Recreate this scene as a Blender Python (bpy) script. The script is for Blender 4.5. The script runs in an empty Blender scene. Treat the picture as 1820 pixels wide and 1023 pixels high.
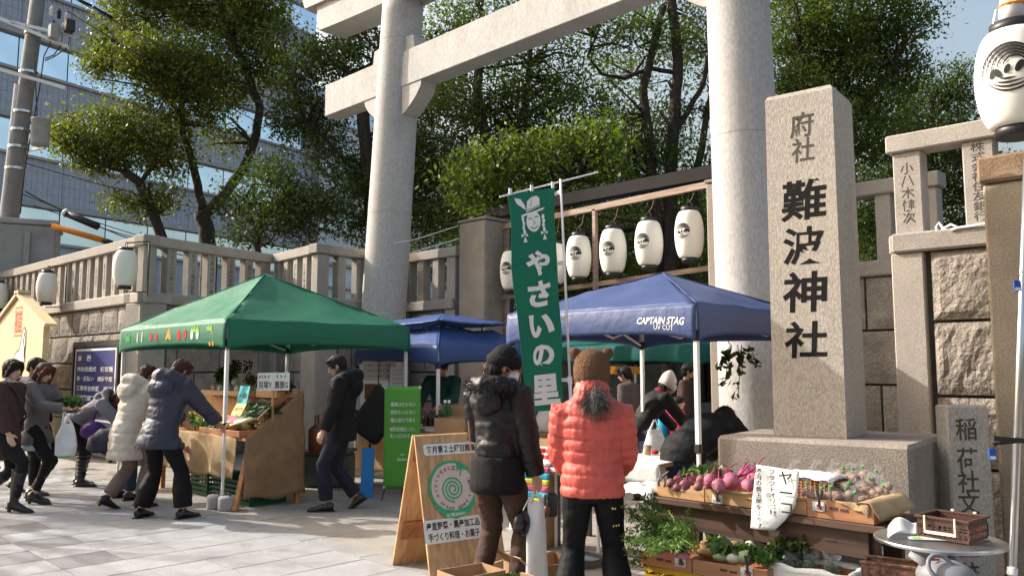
import bpy, math, random
import numpy as np
from mathutils import Vector, Matrix, noise

random.seed(7)
RNG = np.random.default_rng(7)
SC = bpy.context.scene
COL = SC.collection
PI = math.pi
R_ = math.radians

# ------------------------------------------------------------------ camera
# world: x runs along the street front (to the right), y into the shrine, z up, metres
FPX, HCAM = 1450.0, 1.52
PITCH, YAW = math.atan(143.5 / FPX), R_(44.5)
cam = bpy.data.cameras.new('camera')
cam.sensor_width = 36.0
cam.lens = 36.0 * FPX / 1820.0
cam.clip_start, cam.clip_end = 0.05, 2000.0
cam_o = bpy.data.objects.new('camera', cam)
COL.objects.link(cam_o)
cam_o.location = (0, 0, HCAM)
cam_o.rotation_euler = (PI / 2 + PITCH, 0, YAW)
SC.camera = cam_o

# ------------------------------------------------------------------ light
SUN_EL, SUN_DIR = R_(32), (-0.914, -0.407)          # horizontal direction towards the sun
w = bpy.data.worlds.new('World'); SC.world = w; w.use_nodes = True
nt = w.node_tree; nt.nodes.clear()
sky = nt.nodes.new('ShaderNodeTexSky'); sky.sky_type = 'NISHITA'; sky.sun_disc = False
sky.sun_elevation = SUN_EL
sky.sun_rotation = math.atan2(SUN_DIR[0], SUN_DIR[1]) % (2 * PI)
sky.air_density = 1.5; sky.dust_density = 8.0; sky.ozone_density = 0.6
bg = nt.nodes.new('ShaderNodeBackground'); bg.inputs[1].default_value = 0.15
wo = nt.nodes.new('ShaderNodeOutputWorld')
nt.links.new(sky.outputs[0], bg.inputs[0]); nt.links.new(bg.outputs[0], wo.inputs[0])
sun = bpy.data.lights.new('sun', 'SUN'); sun.energy = 3.6; sun.angle = R_(0.55); sun.color = (1.0, 0.972, 0.93)
sun_o = bpy.data.objects.new('sun', sun); COL.objects.link(sun_o)
to_sun = Vector((SUN_DIR[0] * math.cos(SUN_EL), SUN_DIR[1] * math.cos(SUN_EL), math.sin(SUN_EL)))
sun_o.rotation_euler = (-to_sun).to_track_quat('-Z', 'Y').to_euler()
sun_o.location = (0, 0, 30)
SC.view_settings.view_transform = 'Standard'; SC.view_settings.look = 'None'
SC.view_settings.exposure = 0.85; SC.view_settings.gamma = 1.0
SC.view_settings.use_curve_mapping = False
SC.cycles.max_bounces = 6; SC.cycles.transparent_max_bounces = 12
SC.cycles.use_denoising = True

# ------------------------------------------------------------------ surveying: points of the place from sight lines
_f = np.array([-math.sin(YAW) * math.cos(PITCH), math.cos(YAW) * math.cos(PITCH), math.sin(PITCH)])
_r = np.array([math.cos(YAW), math.sin(YAW), 0.0]); _u = np.cross(_r, _f)
_h = np.array([-math.sin(YAW), math.cos(YAW), 0.0]); _C = np.array([0, 0, HCAM])
def _ray(x, y): return _f + _r * (x - 910) / FPX - _u * (y - 511.5) / FPX
def at_z(x, y, z=0.0): q = _ray(x, y); return _C + q * (z - HCAM) / q[2]
def at_v(x, y, v): q = _ray(x, y); return _C + q * v / q[1]
def at_u(x, y, u): q = _ray(x, y); return _C + q * u / q[0]
def at_d(x, y, d): q = _ray(x, y); return _C + q * d / (q @ _h)
CAMR, CAMF = _r.copy(), _h.copy()

# ------------------------------------------------------------------ materials
def _pr(m): return m.node_tree.nodes['Principled BSDF']
MATS = {}
def mat(name, col, rough=0.8, var=0.12, scale=6.0, bump=0.0, bscale=60.0, metal=0.0, spec=0.35, rnd=0.0,
        speck=0.0, speck_scale=160.0, stain=0.0, stain_scale=1.5, stain_col=None, sheen=0.0, trans=0.0, coat=0.0, stretch=None, bdist=0.01):
    m = bpy.data.materials.new(name); m.use_nodes = True
    nt = m.node_tree; p = _pr(m); N = nt.nodes; L = nt.links
    c = tuple(col[:3])
    p.inputs['Roughness'].default_value = rough; p.inputs['Metallic'].default_value = metal
    p.inputs['Specular IOR Level'].default_value = spec
    if sheen: p.inputs['Sheen Weight'].default_value = sheen
    if trans: p.inputs['Transmission Weight'].default_value = trans
    if coat: p.inputs['Coat Weight'].default_value = coat
    tc = N.new('ShaderNodeTexCoord'); src = tc.outputs['Object']
    if stretch:
        mp = N.new('ShaderNodeMapping'); mp.inputs['Scale'].default_value = stretch
        L.new(src, mp.inputs[0]); src = mp.outputs[0]
    if rnd:      # every copy sees another piece of the pattern
        oi = N.new('ShaderNodeObjectInfo'); ad = N.new('ShaderNodeVectorMath'); ad.operation = 'ADD'
        sc = N.new('ShaderNodeVectorMath'); sc.operation = 'SCALE'; sc.inputs[0].default_value = (37, 51, 23)
        L.new(oi.outputs['Random'], sc.inputs['Scale']); L.new(src, ad.inputs[0]); L.new(sc.outputs[0], ad.inputs[1]); src = ad.outputs[0]
    out = None
    if var:
        n = N.new('ShaderNodeTexNoise'); n.inputs['Scale'].default_value = scale; n.inputs['Detail'].default_value = 5
        L.new(src, n.inputs['Vector'])
        r = N.new('ShaderNodeValToRGB')
        r.color_ramp.elements[0].position = 0.3; r.color_ramp.elements[1].position = 0.7
        r.color_ramp.elements[0].color = tuple(x * (1 - var) for x in c) + (1,)
        r.color_ramp.elements[1].color = tuple(min(1, x * (1 + var)) for x in c) + (1,)
        L.new(n.outputs[0], r.inputs[0]); out = r.outputs[0]
    def mixc(out, fac, blend, colour=None, socket=None, f=1.0):
        x = N.new('ShaderNodeMix'); x.data_type = 'RGBA'; x.blend_type = blend
        if fac is None: x.inputs[0].default_value = f
        else: L.new(fac, x.inputs[0])
        if out is None: x.inputs[6].default_value = c + (1,)
        else: L.new(out, x.inputs[6])
        if socket is not None: L.new(socket, x.inputs[7])
        else: x.inputs[7].default_value = tuple(colour) + (1,)
        return x.outputs[2]
    if speck:
        n = N.new('ShaderNodeTexNoise'); n.inputs['Scale'].default_value = speck_scale; n.inputs['Detail'].default_value = 2
        L.new(src, n.inputs['Vector'])
        r = N.new('ShaderNodeValToRGB'); e = r.color_ramp.elements
        e[0].position = 0.36; e[1].position = 0.62
        e[0].color = (1 - speck,) * 3 + (1,); e[1].color = (1 + speck * 0.55,) * 3 + (1,)
        L.new(n.outputs[0], r.inputs[0])
        out = mixc(out, None, 'MULTIPLY', socket=r.outputs[0])
    if stain:
        n = N.new('ShaderNodeTexNoise'); n.inputs['Scale'].default_value = stain_scale; n.inputs['Detail'].default_value = 6; n.inputs['Roughness'].default_value = 0.65
        L.new(src, n.inputs['Vector'])
        r = N.new('ShaderNodeMapRange'); r.inputs[1].default_value = 0.48; r.inputs[2].default_value = 0.72
        r.inputs[3].default_value = 0; r.inputs[4].default_value = stain
        L.new(n.outputs[0], r.inputs[0])
        out = mixc(out, r.outputs[0], 'MIX', stain_col or tuple(x * 0.45 for x in c))
    if rnd:
        oi2 = N.new('ShaderNodeObjectInfo'); r = N.new('ShaderNodeMapRange')
        r.inputs[3].default_value = 1 - rnd; r.inputs[4].default_value = 1 + rnd
        L.new(oi2.outputs['Random'], r.inputs[0])
        cx = N.new('ShaderNodeCombineColor')
        for k in range(3): L.new(r.outputs[0], cx.inputs[k])
        out = mixc(out, None, 'MULTIPLY', socket=cx.outputs[0])
    if out is None: p.inputs['Base Color'].default_value = c + (1,)
    else: L.new(out, p.inputs['Base Color'])
    if bump:
        n = N.new('ShaderNodeTexNoise'); n.inputs['Scale'].default_value = bscale; n.inputs['Detail'].default_value = 4
        L.new(src, n.inputs['Vector'])
        b = N.new('ShaderNodeBump'); b.inputs['Strength'].default_value = bump; b.inputs['Distance'].default_value = bdist
        L.new(n.outputs[0], b.inputs['Height']); L.new(b.outputs[0], p.inputs['Normal'])
    MATS[name] = m
    return m

def glassy(name, col, alpha=0.3, rough=0.1):
    m = bpy.data.materials.new(name); m.use_nodes = True; p = _pr(m)
    p.inputs['Base Color'].default_value = tuple(col) + (1,); p.inputs['Alpha'].default_value = alpha
    p.inputs['Roughness'].default_value = rough; p.inputs['Specular IOR Level'].default_value = 0.7
    MATS[name] = m; return m

def wood(name, c0, c1, axis='Z', scale=9.0, rough=0.55):
    m = bpy.data.materials.new(name); m.use_nodes = True; nt = m.node_tree; N = nt.nodes; L = nt.links; p = _pr(m)
    tc = N.new('ShaderNodeTexCoord'); mp = N.new('ShaderNodeMapping')
    s = [1.0, 1.0, 1.0]; s['XYZ'.index(axis)] = 0.09
    mp.inputs['Scale'].default_value = [q * scale for q in s]
    oi = N.new('ShaderNodeObjectInfo'); sc = N.new('ShaderNodeVectorMath'); sc.operation = 'SCALE'; sc.inputs[0].default_value = (13, 7, 19)
    L.new(oi.outputs['Random'], sc.inputs['Scale']); L.new(sc.outputs[0], mp.inputs['Location'])
    n = N.new('ShaderNodeTexNoise'); n.inputs['Scale'].default_value = 2.2; n.inputs['Detail'].default_value = 7; n.inputs['Distortion'].default_value = 0.6
    L.new(tc.outputs['Object'], mp.inputs[0]); L.new(mp.outputs[0], n.inputs['Vector'])
    r = N.new('ShaderNodeValToRGB'); e = r.color_ramp.elements
    e[0].position, e[1].position = 0.35, 0.66
    e[0].color = tuple(c0) + (1,); e[1].color = tuple(c1) + (1,)
    L.new(n.outputs[0], r.inputs[0]); L.new(r.outputs[0], p.inputs['Base Color'])
    p.inputs['Roughness'].default_value = rough
    b = N.new('ShaderNodeBump'); b.inputs['Strength'].default_value = 0.15; b.inputs['Distance'].default_value = 0.004
    L.new(n.outputs[0], b.inputs['Height']); L.new(b.outputs[0], p.inputs['Normal'])
    MATS[name] = m; return m

# ------------------------------------------------------------------ geometry helpers (numpy verts, face lists)
def join(*parts):
    V, F, o = [], [], 0
    for v, f in parts:
        v = np.asarray(v, float).reshape(-1, 3)
        V.append(v); F += [tuple(i + o for i in q) for q in f]; o += len(v)
    return np.concatenate(V), F
def box(lo, hi):
    x0, y0, z0 = lo; x1, y1, z1 = hi
    V = np.array([(x0,y0,z0),(x1,y0,z0),(x1,y1,z0),(x0,y1,z0),(x0,y0,z1),(x1,y0,z1),(x1,y1,z1),(x0,y1,z1)], float)
    return V, [(3,2,1,0),(4,5,6,7),(0,1,5,4),(1,2,6,5),(2,3,7,6),(3,0,4,7)]
def cbox(lo, hi, b=0.01):
    lo = np.array(lo, float); hi = np.array(hi, float); c = (lo + hi) / 2; h = (hi - lo) / 2
    b = min(b, *(h * 0.45))
    V, idx = [], {}
    for sx in (-1, 1):
        for sy in (-1, 1):
            for sz in (-1, 1):
                s = np.array((sx, sy, sz))
                for a in range(3):
                    q = h - b; q = q * s; q[a] = h[a] * s[a]
                    idx[(sx, sy, sz, a)] = len(V); V.append(c + q)
    F = []
    for a in range(3):
        o = [k for k in range(3) if k != a]
        for s in (-1, 1):
            ring = []
            for t0, t1 in ((-1,-1),(1,-1),(1,1),(-1,1)):
                k = [0,0,0]; k[a] = s; k[o[0]] = t0; k[o[1]] = t1
                ring.append(idx[(k[0],k[1],k[2],a)])
            F.append(tuple(ring))
        for t0 in (-1, 1):
            for t1 in (-1, 1):
                k0 = [0,0,0]; k0[a] = -1; k0[o[0]] = t0; k0[o[1]] = t1
                k1 = list(k0); k1[a] = 1
                F.append((idx[tuple(k0)+(o[0],)], idx[tuple(k1)+(o[0],)], idx[tuple(k1)+(o[1],)], idx[tuple(k0)+(o[1],)]))
    for sx in (-1, 1):
        for sy in (-1, 1):
            for sz in (-1, 1): F.append(tuple(idx[(sx,sy,sz,a)] for a in range(3)))
    V = np.array(V)
    F2 = []
    for f in F:
        p = V[list(f)]; n = np.cross(p[1]-p[0], p[2]-p[0])
        F2.append(tuple(reversed(f)) if n @ (p.mean(0) - c) < 0 else f)
    return V, F2
def xf(vf, M=None, t=(0,0,0)):
    V, F = vf; V = np.asarray(V, float)
    if M is not None: V = V @ np.asarray(M, float).T
    return V + np.asarray(t, float), F
def rotz(a): c, s = math.cos(a), math.sin(a); return np.array([[c,-s,0],[s,c,0],[0,0,1.0]])
def rotx(a): c, s = math.cos(a), math.sin(a); return np.array([[1.0,0,0],[0,c,-s],[0,s,c]])
def roty(a): c, s = math.cos(a), math.sin(a); return np.array([[c,0,s],[0,1.0,0],[-s,0,c]])
def unit(a): a = np.asarray(a, float); return a / (np.linalg.norm(a) + 1e-12)
def bar(p0, p1, w=0.03, h=None, up=(0,0,1), bev=0.0):
    p0 = np.asarray(p0, float); p1 = np.asarray(p1, float); h = h or w
    a = unit(p1 - p0); u0 = np.asarray(up, float)
    if abs(a @ u0) > 0.98: u0 = np.array((1.0, 0, 0))
    s = unit(np.cross(u0, a)); u = np.cross(a, s); L = np.linalg.norm(p1 - p0)
    V, F = cbox((0,-w/2,-h/2), (L,w/2,h/2), bev) if bev else box((0,-w/2,-h/2), (L,w/2,h/2))
    return p0 + V @ np.array([a, s, u]), F
def tube(path, rad, n=8, caps=True, up=None, flat=None):
    P = np.asarray(path, float); k = len(P)
    r = np.full(k, rad, float) if np.isscalar(rad) else np.asarray(rad, float)
    if r.ndim == 1: r = np.stack([r, r], 1)
    T = np.gradient(P, axis=0); T /= (np.linalg.norm(T, axis=1, keepdims=True) + 1e-12)
    u0 = np.array(up if up is not None else ((0,0,1.0) if abs(T[0][2]) < 0.9 else (0,1.0,0)), float)
    V = []; ang = np.arange(n) * 2 * PI / n
    for i in range(k):
        s = np.cross(u0, T[i])
        if np.linalg.norm(s) < 1e-4: s = np.cross((1.0,0.01,0), T[i])
        s = unit(s); u = np.cross(T[i], s)
        if up is None: u0 = u
        V.append(P[i] + np.outer(np.cos(ang) * r[i,0], s) + np.outer(np.sin(ang) * r[i,1], u))
    F = [(i*n+j, i*n+(j+1)%n, (i+1)*n+(j+1)%n, (i+1)*n+j) for i in range(k-1) for j in range(n)]
    if caps: F += [tuple(range(n-1,-1,-1)), tuple((k-1)*n+j for j in range(n))]
    return np.concatenate(V), F
def lathe(prof, n=20, caps=True):
    V = [(r*math.cos(2*PI*j/n), r*math.sin(2*PI*j/n), z) for r, z in prof for j in range(n)]; k = len(prof)
    F = [(i*n+j, i*n+(j+1)%n, (i+1)*n+(j+1)%n, (i+1)*n+j) for i in range(k-1) for j in range(n)]
    if caps: F += [tuple(range(n-1,-1,-1)), tuple((k-1)*n+j for j in range(n))]
    return np.array(V, float), F
def prism(poly, d):      # polygon in x,z, extruded from y=0 to y=d
    k = len(poly); V = [(x,0,z) for x,z in poly] + [(x,d,z) for x,z in poly]
    A = sum(poly[i][0]*poly[(i+1)%k][1]-poly[(i+1)%k][0]*poly[i][1] for i in range(k))
    F = [tuple(range(k)), tuple(range(2*k-1,k-1,-1))] + [(i, k+i, k+(i+1)%k, (i+1)%k) for i in range(k)]
    if A < 0: F = [tuple(reversed(f)) for f in F]
    return np.array(V, float), F
def grid(fn, nu, nv):    # fn(s,t) for s,t in 0..1
    V = [fn(i/nu, j/nv) for j in range(nv+1) for i in range(nu+1)]
    F = [(j*(nu+1)+i, j*(nu+1)+i+1, (j+1)*(nu+1)+i+1, (j+1)*(nu+1)+i) for j in range(nv) for i in range(nu)]
    return np.array(V, float), F
def thick(vf, d):        # give an open sheet a thickness: second skin offset by vector or along vertex normals
    V, F = vf; V = np.asarray(V, float)
    if np.ndim(d): V2 = V + np.asarray(d)
    else:
        N = np.zeros_like(V)
        for f in F:
            p = V[list(f)]; n = np.cross(p[1]-p[0], p[2]-p[0])
            for i in f: N[i] += n
        N /= (np.linalg.norm(N, axis=1, keepdims=True) + 1e-9); V2 = V + N * d
    k = len(V); edges = {}
    for f in F:
        for i in range(len(f)):
            e = (f[i], f[(i+1)%len(f)]); edges[e] = 1
    S = [(a, b, b+k, a+k) for (a, b) in edges if (b, a) not in edges]
    return np.concatenate([V, V2]), list(F) + [tuple(reversed([i+k for i in f])) for f in F] + [tuple(reversed(s)) for s in S]
def ball(c, r, nu=12, nv=8):
    r = np.array(r if np.ndim(r) else (r, r, r), float)
    prof = [(math.sin(PI*i/nv), -math.cos(PI*i/nv)) for i in range(nv+1)]
    prof[0] = (0.02, prof[0][1]); prof[-1] = (0.02, prof[-1][1])
    V, F = lathe(prof, nu); return V * r + np.asarray(c, float), F

# ------------------------------------------------------------------ objects
WORLD = {}
def _mesh(name, V, F, m, smooth=False):
    me = bpy.data.meshes.new(name)
    me.from_pydata(np.asarray(V, float).tolist(), [], [tuple(int(i) for i in f) for f in F])
    if smooth: me.polygons.foreach_set('use_smooth', [True] * len(me.polygons))
    if m is not None: me.materials.append(MATS[m] if isinstance(m, str) else m)
    me.update(); return me
def mk(name, vf, m, parent=None, smooth=False, origin=None):
    V, F = vf; V = np.asarray(V, float)
    o0 = np.asarray(origin, float) if origin is not None else (V.min(0) + V.max(0)) / 2
    if parent is None and origin is None: o0[2] = V[:, 2].min()
    o = bpy.data.objects.new(name, _mesh(name, V - o0, F, m, smooth)); COL.objects.link(o)
    WORLD[o.name] = o0
    if parent is not None:
        o.parent = parent; o.location = o0 - WORLD[parent.name]
    else: o.location = o0
    return o
def inst(name, src, loc, parent=None, rot=None, scale=None):
    o = bpy.data.objects.new(name, src.data if hasattr(src, 'data') else src); COL.objects.link(o)
    loc = np.asarray(loc, float); WORLD[o.name] = loc
    o.location = loc - (WORLD[parent.name] if parent is not None else 0)
    if parent is not None: o.parent = parent
    if rot is not None: o.rotation_euler = rot
    if scale is not None: o.scale = scale
    return o
def tag(o, label=None, cat=None, group=None, kind=None):
    if label: o['label'] = label
    if cat: o['category'] = cat
    if group: o['group'] = group
    if kind: o['kind'] = kind
    return o
def thing(name, loc, label, cat, group=None):
    o = bpy.data.objects.new(name, None); COL.objects.link(o); o.empty_display_size = 0.2
    o.location = tuple(float(q) for q in loc); WORLD[o.name] = np.asarray(loc, float)
    return tag(o, label, cat, group)
def dup(o, loc, rz=None, label=None, parent=None):
    c = o.copy(); COL.objects.link(c); c.location = tuple(float(q) for q in loc) if parent is None else o.location
    if rz is not None: c.rotation_euler = (0, 0, rz)
    if label: c['label'] = label
    WORLD[c.name] = np.asarray(loc, float)
    for ch in list(o.children):
        d = ch.copy(); COL.objects.link(d); d.parent = c
        for g in list(ch.children):
            e = g.copy(); COL.objects.link(e); e.parent = d
    return c

ORD = ['first','second','third','fourth','fifth','sixth','seventh','eighth','ninth']
def relabel(items, base, rows=1, names=('front','middle','back')):
    """items: (thing, px, py); tells alike things apart by their row and order"""
    it = sorted(items, key=lambda q: -q[2]); n = len(it); per = -(-n//rows)
    for r_ in range(rows):
        row = sorted(it[r_*per:(r_+1)*per], key=lambda q: q[1])
        for i, (o, _, _) in enumerate(row):
            wh = ('leftmost' if i == 0 else 'rightmost' if i == len(row)-1 else ORD[i]+' from the left')
            o['label'] = base + ', ' + wh + (' of the '+(names[r_] if rows == 3 else names[0] if r_ == 0 else names[2])+' row' if rows > 1 else '')

# ------------------------------------------------------------------ writing
_TX = {}
def text_vf(body, res=2, bold=0.0, line=1.0):
    key = (body, res, bold, line)
    if key not in _TX:
        c = bpy.data.curves.new('t', 'FONT'); c.body = body; c.align_x = 'CENTER'; c.resolution_u = res
        c.offset = bold; c.space_line = line
        o = bpy.data.objects.new('t', c); COL.objects.link(o)
        dg = bpy.context.evaluated_depsgraph_get(); dg.update()
        me = bpy.data.meshes.new_from_object(o.evaluated_get(dg))
        V = np.array([v.co[:] for v in me.vertices]); F = [tuple(p.vertices) for p in me.polygons]
        bpy.data.meshes.remove(me); bpy.data.objects.remove(o); bpy.data.curves.remove(c)
        _TX[key] = (V, F)
    return _TX[key]
def text(body, centre, right, up, w=None, h=None, m='ink', parent=None, name='lettering', bold=0.0, res=2, vertical=False, lift=0.002, line=1.0, shear=0.0):
    """letters fitted into a w x h box round centre, in the plane of right and up"""
    if vertical: body = '\n'.join(body)
    V, F = text_vf(body, res, bold, line); V = V.copy()
    lo, hi = V.min(0), V.max(0); V -= (lo + hi) / 2; s = hi - lo
    kx = w / s[0] if w else h / s[1]; ky = h / s[1] if h else w / s[0]
    right = unit(right); up = np.asarray(up, float); up = unit(up - right * (up @ right)); n = np.cross(right, up)
    P = np.asarray(centre, float) + np.outer(V[:,0]*kx + shear*V[:,1]*ky, right) + np.outer(V[:,1]*ky, up) + n * lift
    return mk(name, (P, F), m, parent)
def flat(poly, centre, right, up, m, parent, name='emblem', lift=0.002, s=1.0):
    """flat print: list of 2-D polygons laid in a plane"""
    right = unit(right); up = np.asarray(up, float); up = unit(up - right * (up @ right)); n = np.cross(right, up)
    V, F = [], []
    for p in poly:
        o = len(V); V += [np.asarray(centre, float) + right*x*s + up*y*s + n*lift for x, y in p]; F.append(tuple(range(o, o+len(p))))
    return mk(name, (np.array(V), F), m, parent)
def strip2d(pts, wd):    # a drawn line as quads; wd scalar or per point
    P = np.asarray(pts, float); T = np.gradient(P, axis=0); T /= (np.linalg.norm(T, axis=1, keepdims=True)+1e-9)
    Nn = np.stack([-T[:,1], T[:,0]], 1); wd = np.broadcast_to(wd, len(P))
    a = P + Nn*(wd/2)[:,None]; b = P - Nn*(wd/2)[:,None]
    return [[b[i], b[i+1], a[i+1], a[i]] for i in range(len(P)-1)]
def arc2d(cx, cy, r, a0, a1, n=16, ry=None):
    return [(cx + r*math.cos(R_(a0+(a1-a0)*i/n)), cy + (ry or r)*math.sin(R_(a0+(a1-a0)*i/n))) for i in range(n+1)]
# ------------------------------------------------------------------ colours of the place
mat('granite_light', (0.47, 0.43, 0.39), 0.8, 0.10, 3, 0.25, 90, speck=0.16, speck_scale=70, stain=0.25, stain_scale=0.9, stain_col=(0.30,0.26,0.22))
mat('granite_torii', (0.465, 0.452, 0.442), 0.82, 0.09, 2, 0.25, 80, speck=0.15, speck_scale=45, stain=0.5, stain_scale=1.6, stain_col=(0.34,0.305,0.275), stretch=(1,1,0.35))
mat('granite_monument', (0.41, 0.37, 0.32), 0.78, 0.10, 2.5, 0.35, 120, speck=0.24, speck_scale=95, stain=0.4, stain_scale=1.5, stain_col=(0.30,0.25,0.20), stretch=(1,1,0.4))
mat('granite_dark', (0.275, 0.24, 0.205), 0.8, 0.12, 3, 0.4, 90, speck=0.26, speck_scale=90, stain=0.4, stain_scale=1.3, stain_col=(0.15,0.12,0.095))
mat('granite_tan', (0.36, 0.295, 0.215), 0.82, 0.14, 4, 0.4, 90, speck=0.24, speck_scale=80, stain=0.35, stain_scale=1.6, stain_col=(0.24,0.18,0.12))
mat('pole_concrete', (0.25, 0.23, 0.21), 0.9, 0.15, 6, 0.4, 60, stain=0.3, stain_scale=3)
mat('granite_post', (0.355, 0.32, 0.285), 0.82, 0.12, 4, 0.35, 90, rnd=0.12, speck=0.2, speck_scale=80, stain=0.35, stain_scale=2.0, stain_col=(0.21,0.18,0.15))
mat('granite_rust', (0.26, 0.17, 0.10), 0.82, 0.3, 5, 0.4, 90, speck=0.25, speck_scale=80, stain=0.7, stain_scale=3, stain_col=(0.30,0.26,0.2))
mat('rock_face', (0.285, 0.25, 0.215), 0.88, 0.24, 5, 1.0, 22, rnd=0.14, speck=0.25, speck_scale=60, stain=0.45, stain_scale=1.8, stain_col=(0.20,0.165,0.135), bdist=0.03)
mat('mortar', (0.10, 0.085, 0.07), 0.95, 0.2, 6)
mat('ink', (0.010, 0.009, 0.009), 0.8, 0.3, 30, spec=0.15)
mat('ink_worn', (0.075, 0.062, 0.05), 0.8, 0.35, 14)
mat('paving_light', (0.32, 0.32, 0.332), 0.85, 0.09, 7, 0.25, 160, rnd=0.05, speck=0.16, speck_scale=120, stain=0.4, stain_scale=2.6, stain_col=(0.31,0.30,0.295))
mat('paving_dark', (0.20, 0.20, 0.21), 0.85, 0.10, 7, 0.25, 160, rnd=0.06, speck=0.2, speck_scale=120)
mat('paving_strip', (0.27, 0.275, 0.275), 0.85, 0.10, 4, 0.25, 160, rnd=0.04, speck=0.12, speck_scale=120, stain=0.2)
mat('paving_slab', (0.31, 0.285, 0.255), 0.88, 0.12, 3, 0.3, 110, rnd=0.08, speck=0.24, speck_scale=100, stain=0.35, stain_scale=1.6, stain_col=(0.22,0.19,0.165))
mat('joint', (0.09, 0.085, 0.08), 0.95, 0.2, 8)
mat('asphalt', (0.06, 0.06, 0.06), 0.9, 0.2, 3, 0.3, 120)
mat('earth', (0.16, 0.13, 0.10), 0.95, 0.3, 2, 0.3, 40)
mat('bark', (0.050, 0.038, 0.030), 0.95, 0.35, 9, 0.8, 18, stretch=(1,1,0.35), bdist=0.03)
mat('black_metal', (0.02, 0.02, 0.024), 0.35, 0.1, 10, spec=0.5)
mat('black_plastic', (0.018, 0.018, 0.02), 0.45, 0.1, 20, spec=0.5)
mat('white_metal', (0.74, 0.74, 0.74), 0.4, 0.05, 8, spec=0.5)
mat('steel', (0.62, 0.62, 0.63), 0.28, 0.08, 8, metal=1.0)
mat('concrete', (0.38, 0.37, 0.35), 0.9, 0.15, 6, 0.4, 60, stain=0.3, stain_scale=3)
mat('paper_lantern', (0.80, 0.77, 0.70), 0.7, 0.03, 5, spec=0.2)
mat('beam_blue_black', (0.022, 0.022, 0.035), 0.5, 0.1, 4)
wood('rack_wood', (0.26, 0.165, 0.12), (0.42, 0.29, 0.22), 'X')
# ================================================================== ground and paving
def structure(o): o['kind'] = 'structure'; return o
structure(mk('ground', box((-300,-200,-0.30), (300,300,-0.06)), 'asphalt'))
structure(mk('shrine_ground', box((-12.6,9.9,-0.05), (30,60,-0.012)), 'earth'))
structure(mk('terrace', box((-40,5.9,0.0), (-14.6,40,2.55)), 'earth'))
pav = structure(mk('pavement', box((-40,-6,-0.06), (30,12,-0.016)), 'joint'))
TS = 0.453
def tile_mesh(w_, d_, m, name='paving_tile'):
    g = 0.0045
    return _mesh(name, *cbox((-w_/2+g,-d_/2+g,-0.03), (w_/2-g,d_/2-g,0.0), 0.003), m)
tl, td = tile_mesh(TS, TS, 'paving_light'), tile_mesh(TS, TS, 'paving_dark')
TU0, TV0 = -8.29 + TS/2, 2.175 + TS/2
def pave(name, me, u, v, dz): o = inst(name, me, (u, v, dz), pav); return o
rest = []
for j in range(-8, 4):
    for i in range(-16, 16):
        u, v = TU0 + i*TS, TV0 + j*TS
        dark = (j == 0 and i in (-2, 0, 2) ) or (j == -1 and i in (-5,-3,-1,1)) or (j == -2 and i in (-4,-2,0))
        near = -13.5 < u < -3.2 and v > 0.9
        dz = RNG.uniform(-0.0015, 0.0)
        if near: pave('paving_tile', td if dark else tl, u, v, dz)
        else: rest.append(xf(cbox((-TS/2+.0035,-TS/2+.0035,-.03),(TS/2-.0035,TS/2-.0035,0),.003), None, (u, v, dz)))
V, F = join(*rest); o = mk('paving_tile', (V, F), 'paving_light', pav); o['kind'] = 'stuff'
VS = TV0 + 3.5*TS                                   # the grey kerb strip, then big worn slabs
sm = tile_mesh(0.9, 0.20, 'paving_strip', 'kerb_stone')
for i in range(20): pave('kerb_stone', sm, -16 + i*0.9, VS + 0.10, RNG.uniform(-0.001, 0.0))
slabs = [tile_mesh(0.9, 0.62, 'paving_slab', 'paving_slab'), tile_mesh(1.2, 0.62, 'paving_slab', 'paving_slab'), tile_mesh(0.7, 0.62, 'paving_slab', 'paving_slab')]
v = VS + 0.20
for j in range(9):
    u = -18 + RNG.uniform(0, 0.8)
    while u < 3:
        k = int(RNG.integers(0, 3)); wd = (0.9, 1.2, 0.7)[k]
        pave('paving_slab', slabs[k], u + wd/2, v + 0.31, RNG.uniform(-0.004, 0.0)); u += wd
    v += 0.62

# ================================================================== stone walls and fences
ZL, ZLB, ZR = 2.76, 2.58, 3.70          # ledge top, ledge underside, rail top
def frame(p0, p1):
    p0 = np.array((p0[0], p0[1], 0.0)); p1 = np.array((p1[0], p1[1], 0.0))
    e1 = unit(p1 - p0); e2 = np.array((-e1[1], e1[0], 0.0)); L = np.linalg.norm(p1 - p0)
    M = np.stack([e1, e2, (0, 0, 1.0)], 1)
    return p0, M, L
def rough_block(w_, h_, d_, n=(4,3), amp=0.03, seed=0):
    rg = np.random.default_rng(seed)
    nx, nz = n; V = []; F = []
    for j in range(nz+1):
        for i in range(nx+1):
            e = (i in (0, nx)) or (j in (0, nz))
            q = noise.noise(Vector((i*0.42+seed*3.1, j*0.42, seed*1.7))) * 0.9 + noise.noise(Vector((i*1.1+seed*1.3, j*1.1, seed*2.7)))*0.5 + rg.uniform(-0.22, 0.22)
            V.append((w_*i/nx, 0.0 if e else -amp*(0.75+0.6*q), h_*j/nz))
    F = [(j*(nx+1)+i, j*(nx+1)+i+1, (j+1)*(nx+1)+i+1, (j+1)*(nx+1)+i) for j in range(nz) for i in range(nx)]
    return thick((np.array(V), F), (0, d_, 0)) if False else _closed(V, F, nx, nz, d_)
def _closed(V, F, nx, nz, d_):
    ring = [i for i in range(nx+1)] + [(j+1)*(nx+1)-1 for j in range(1, nz+1)] + [nz*(nx+1)+i for i in range(nx-1,-1,-1)] + [j*(nx+1) for j in range(nz-1,0,-1)]
    k = len(V); V = list(V) + [(V[i][0], d_, V[i][2]) for i in ring]; m = len(ring)
    F = list(F) + [(ring[i], k+i, k+(i+1)%m, ring[(i+1)%m]) for i in range(m)]
    return np.array(V, float), F
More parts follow.
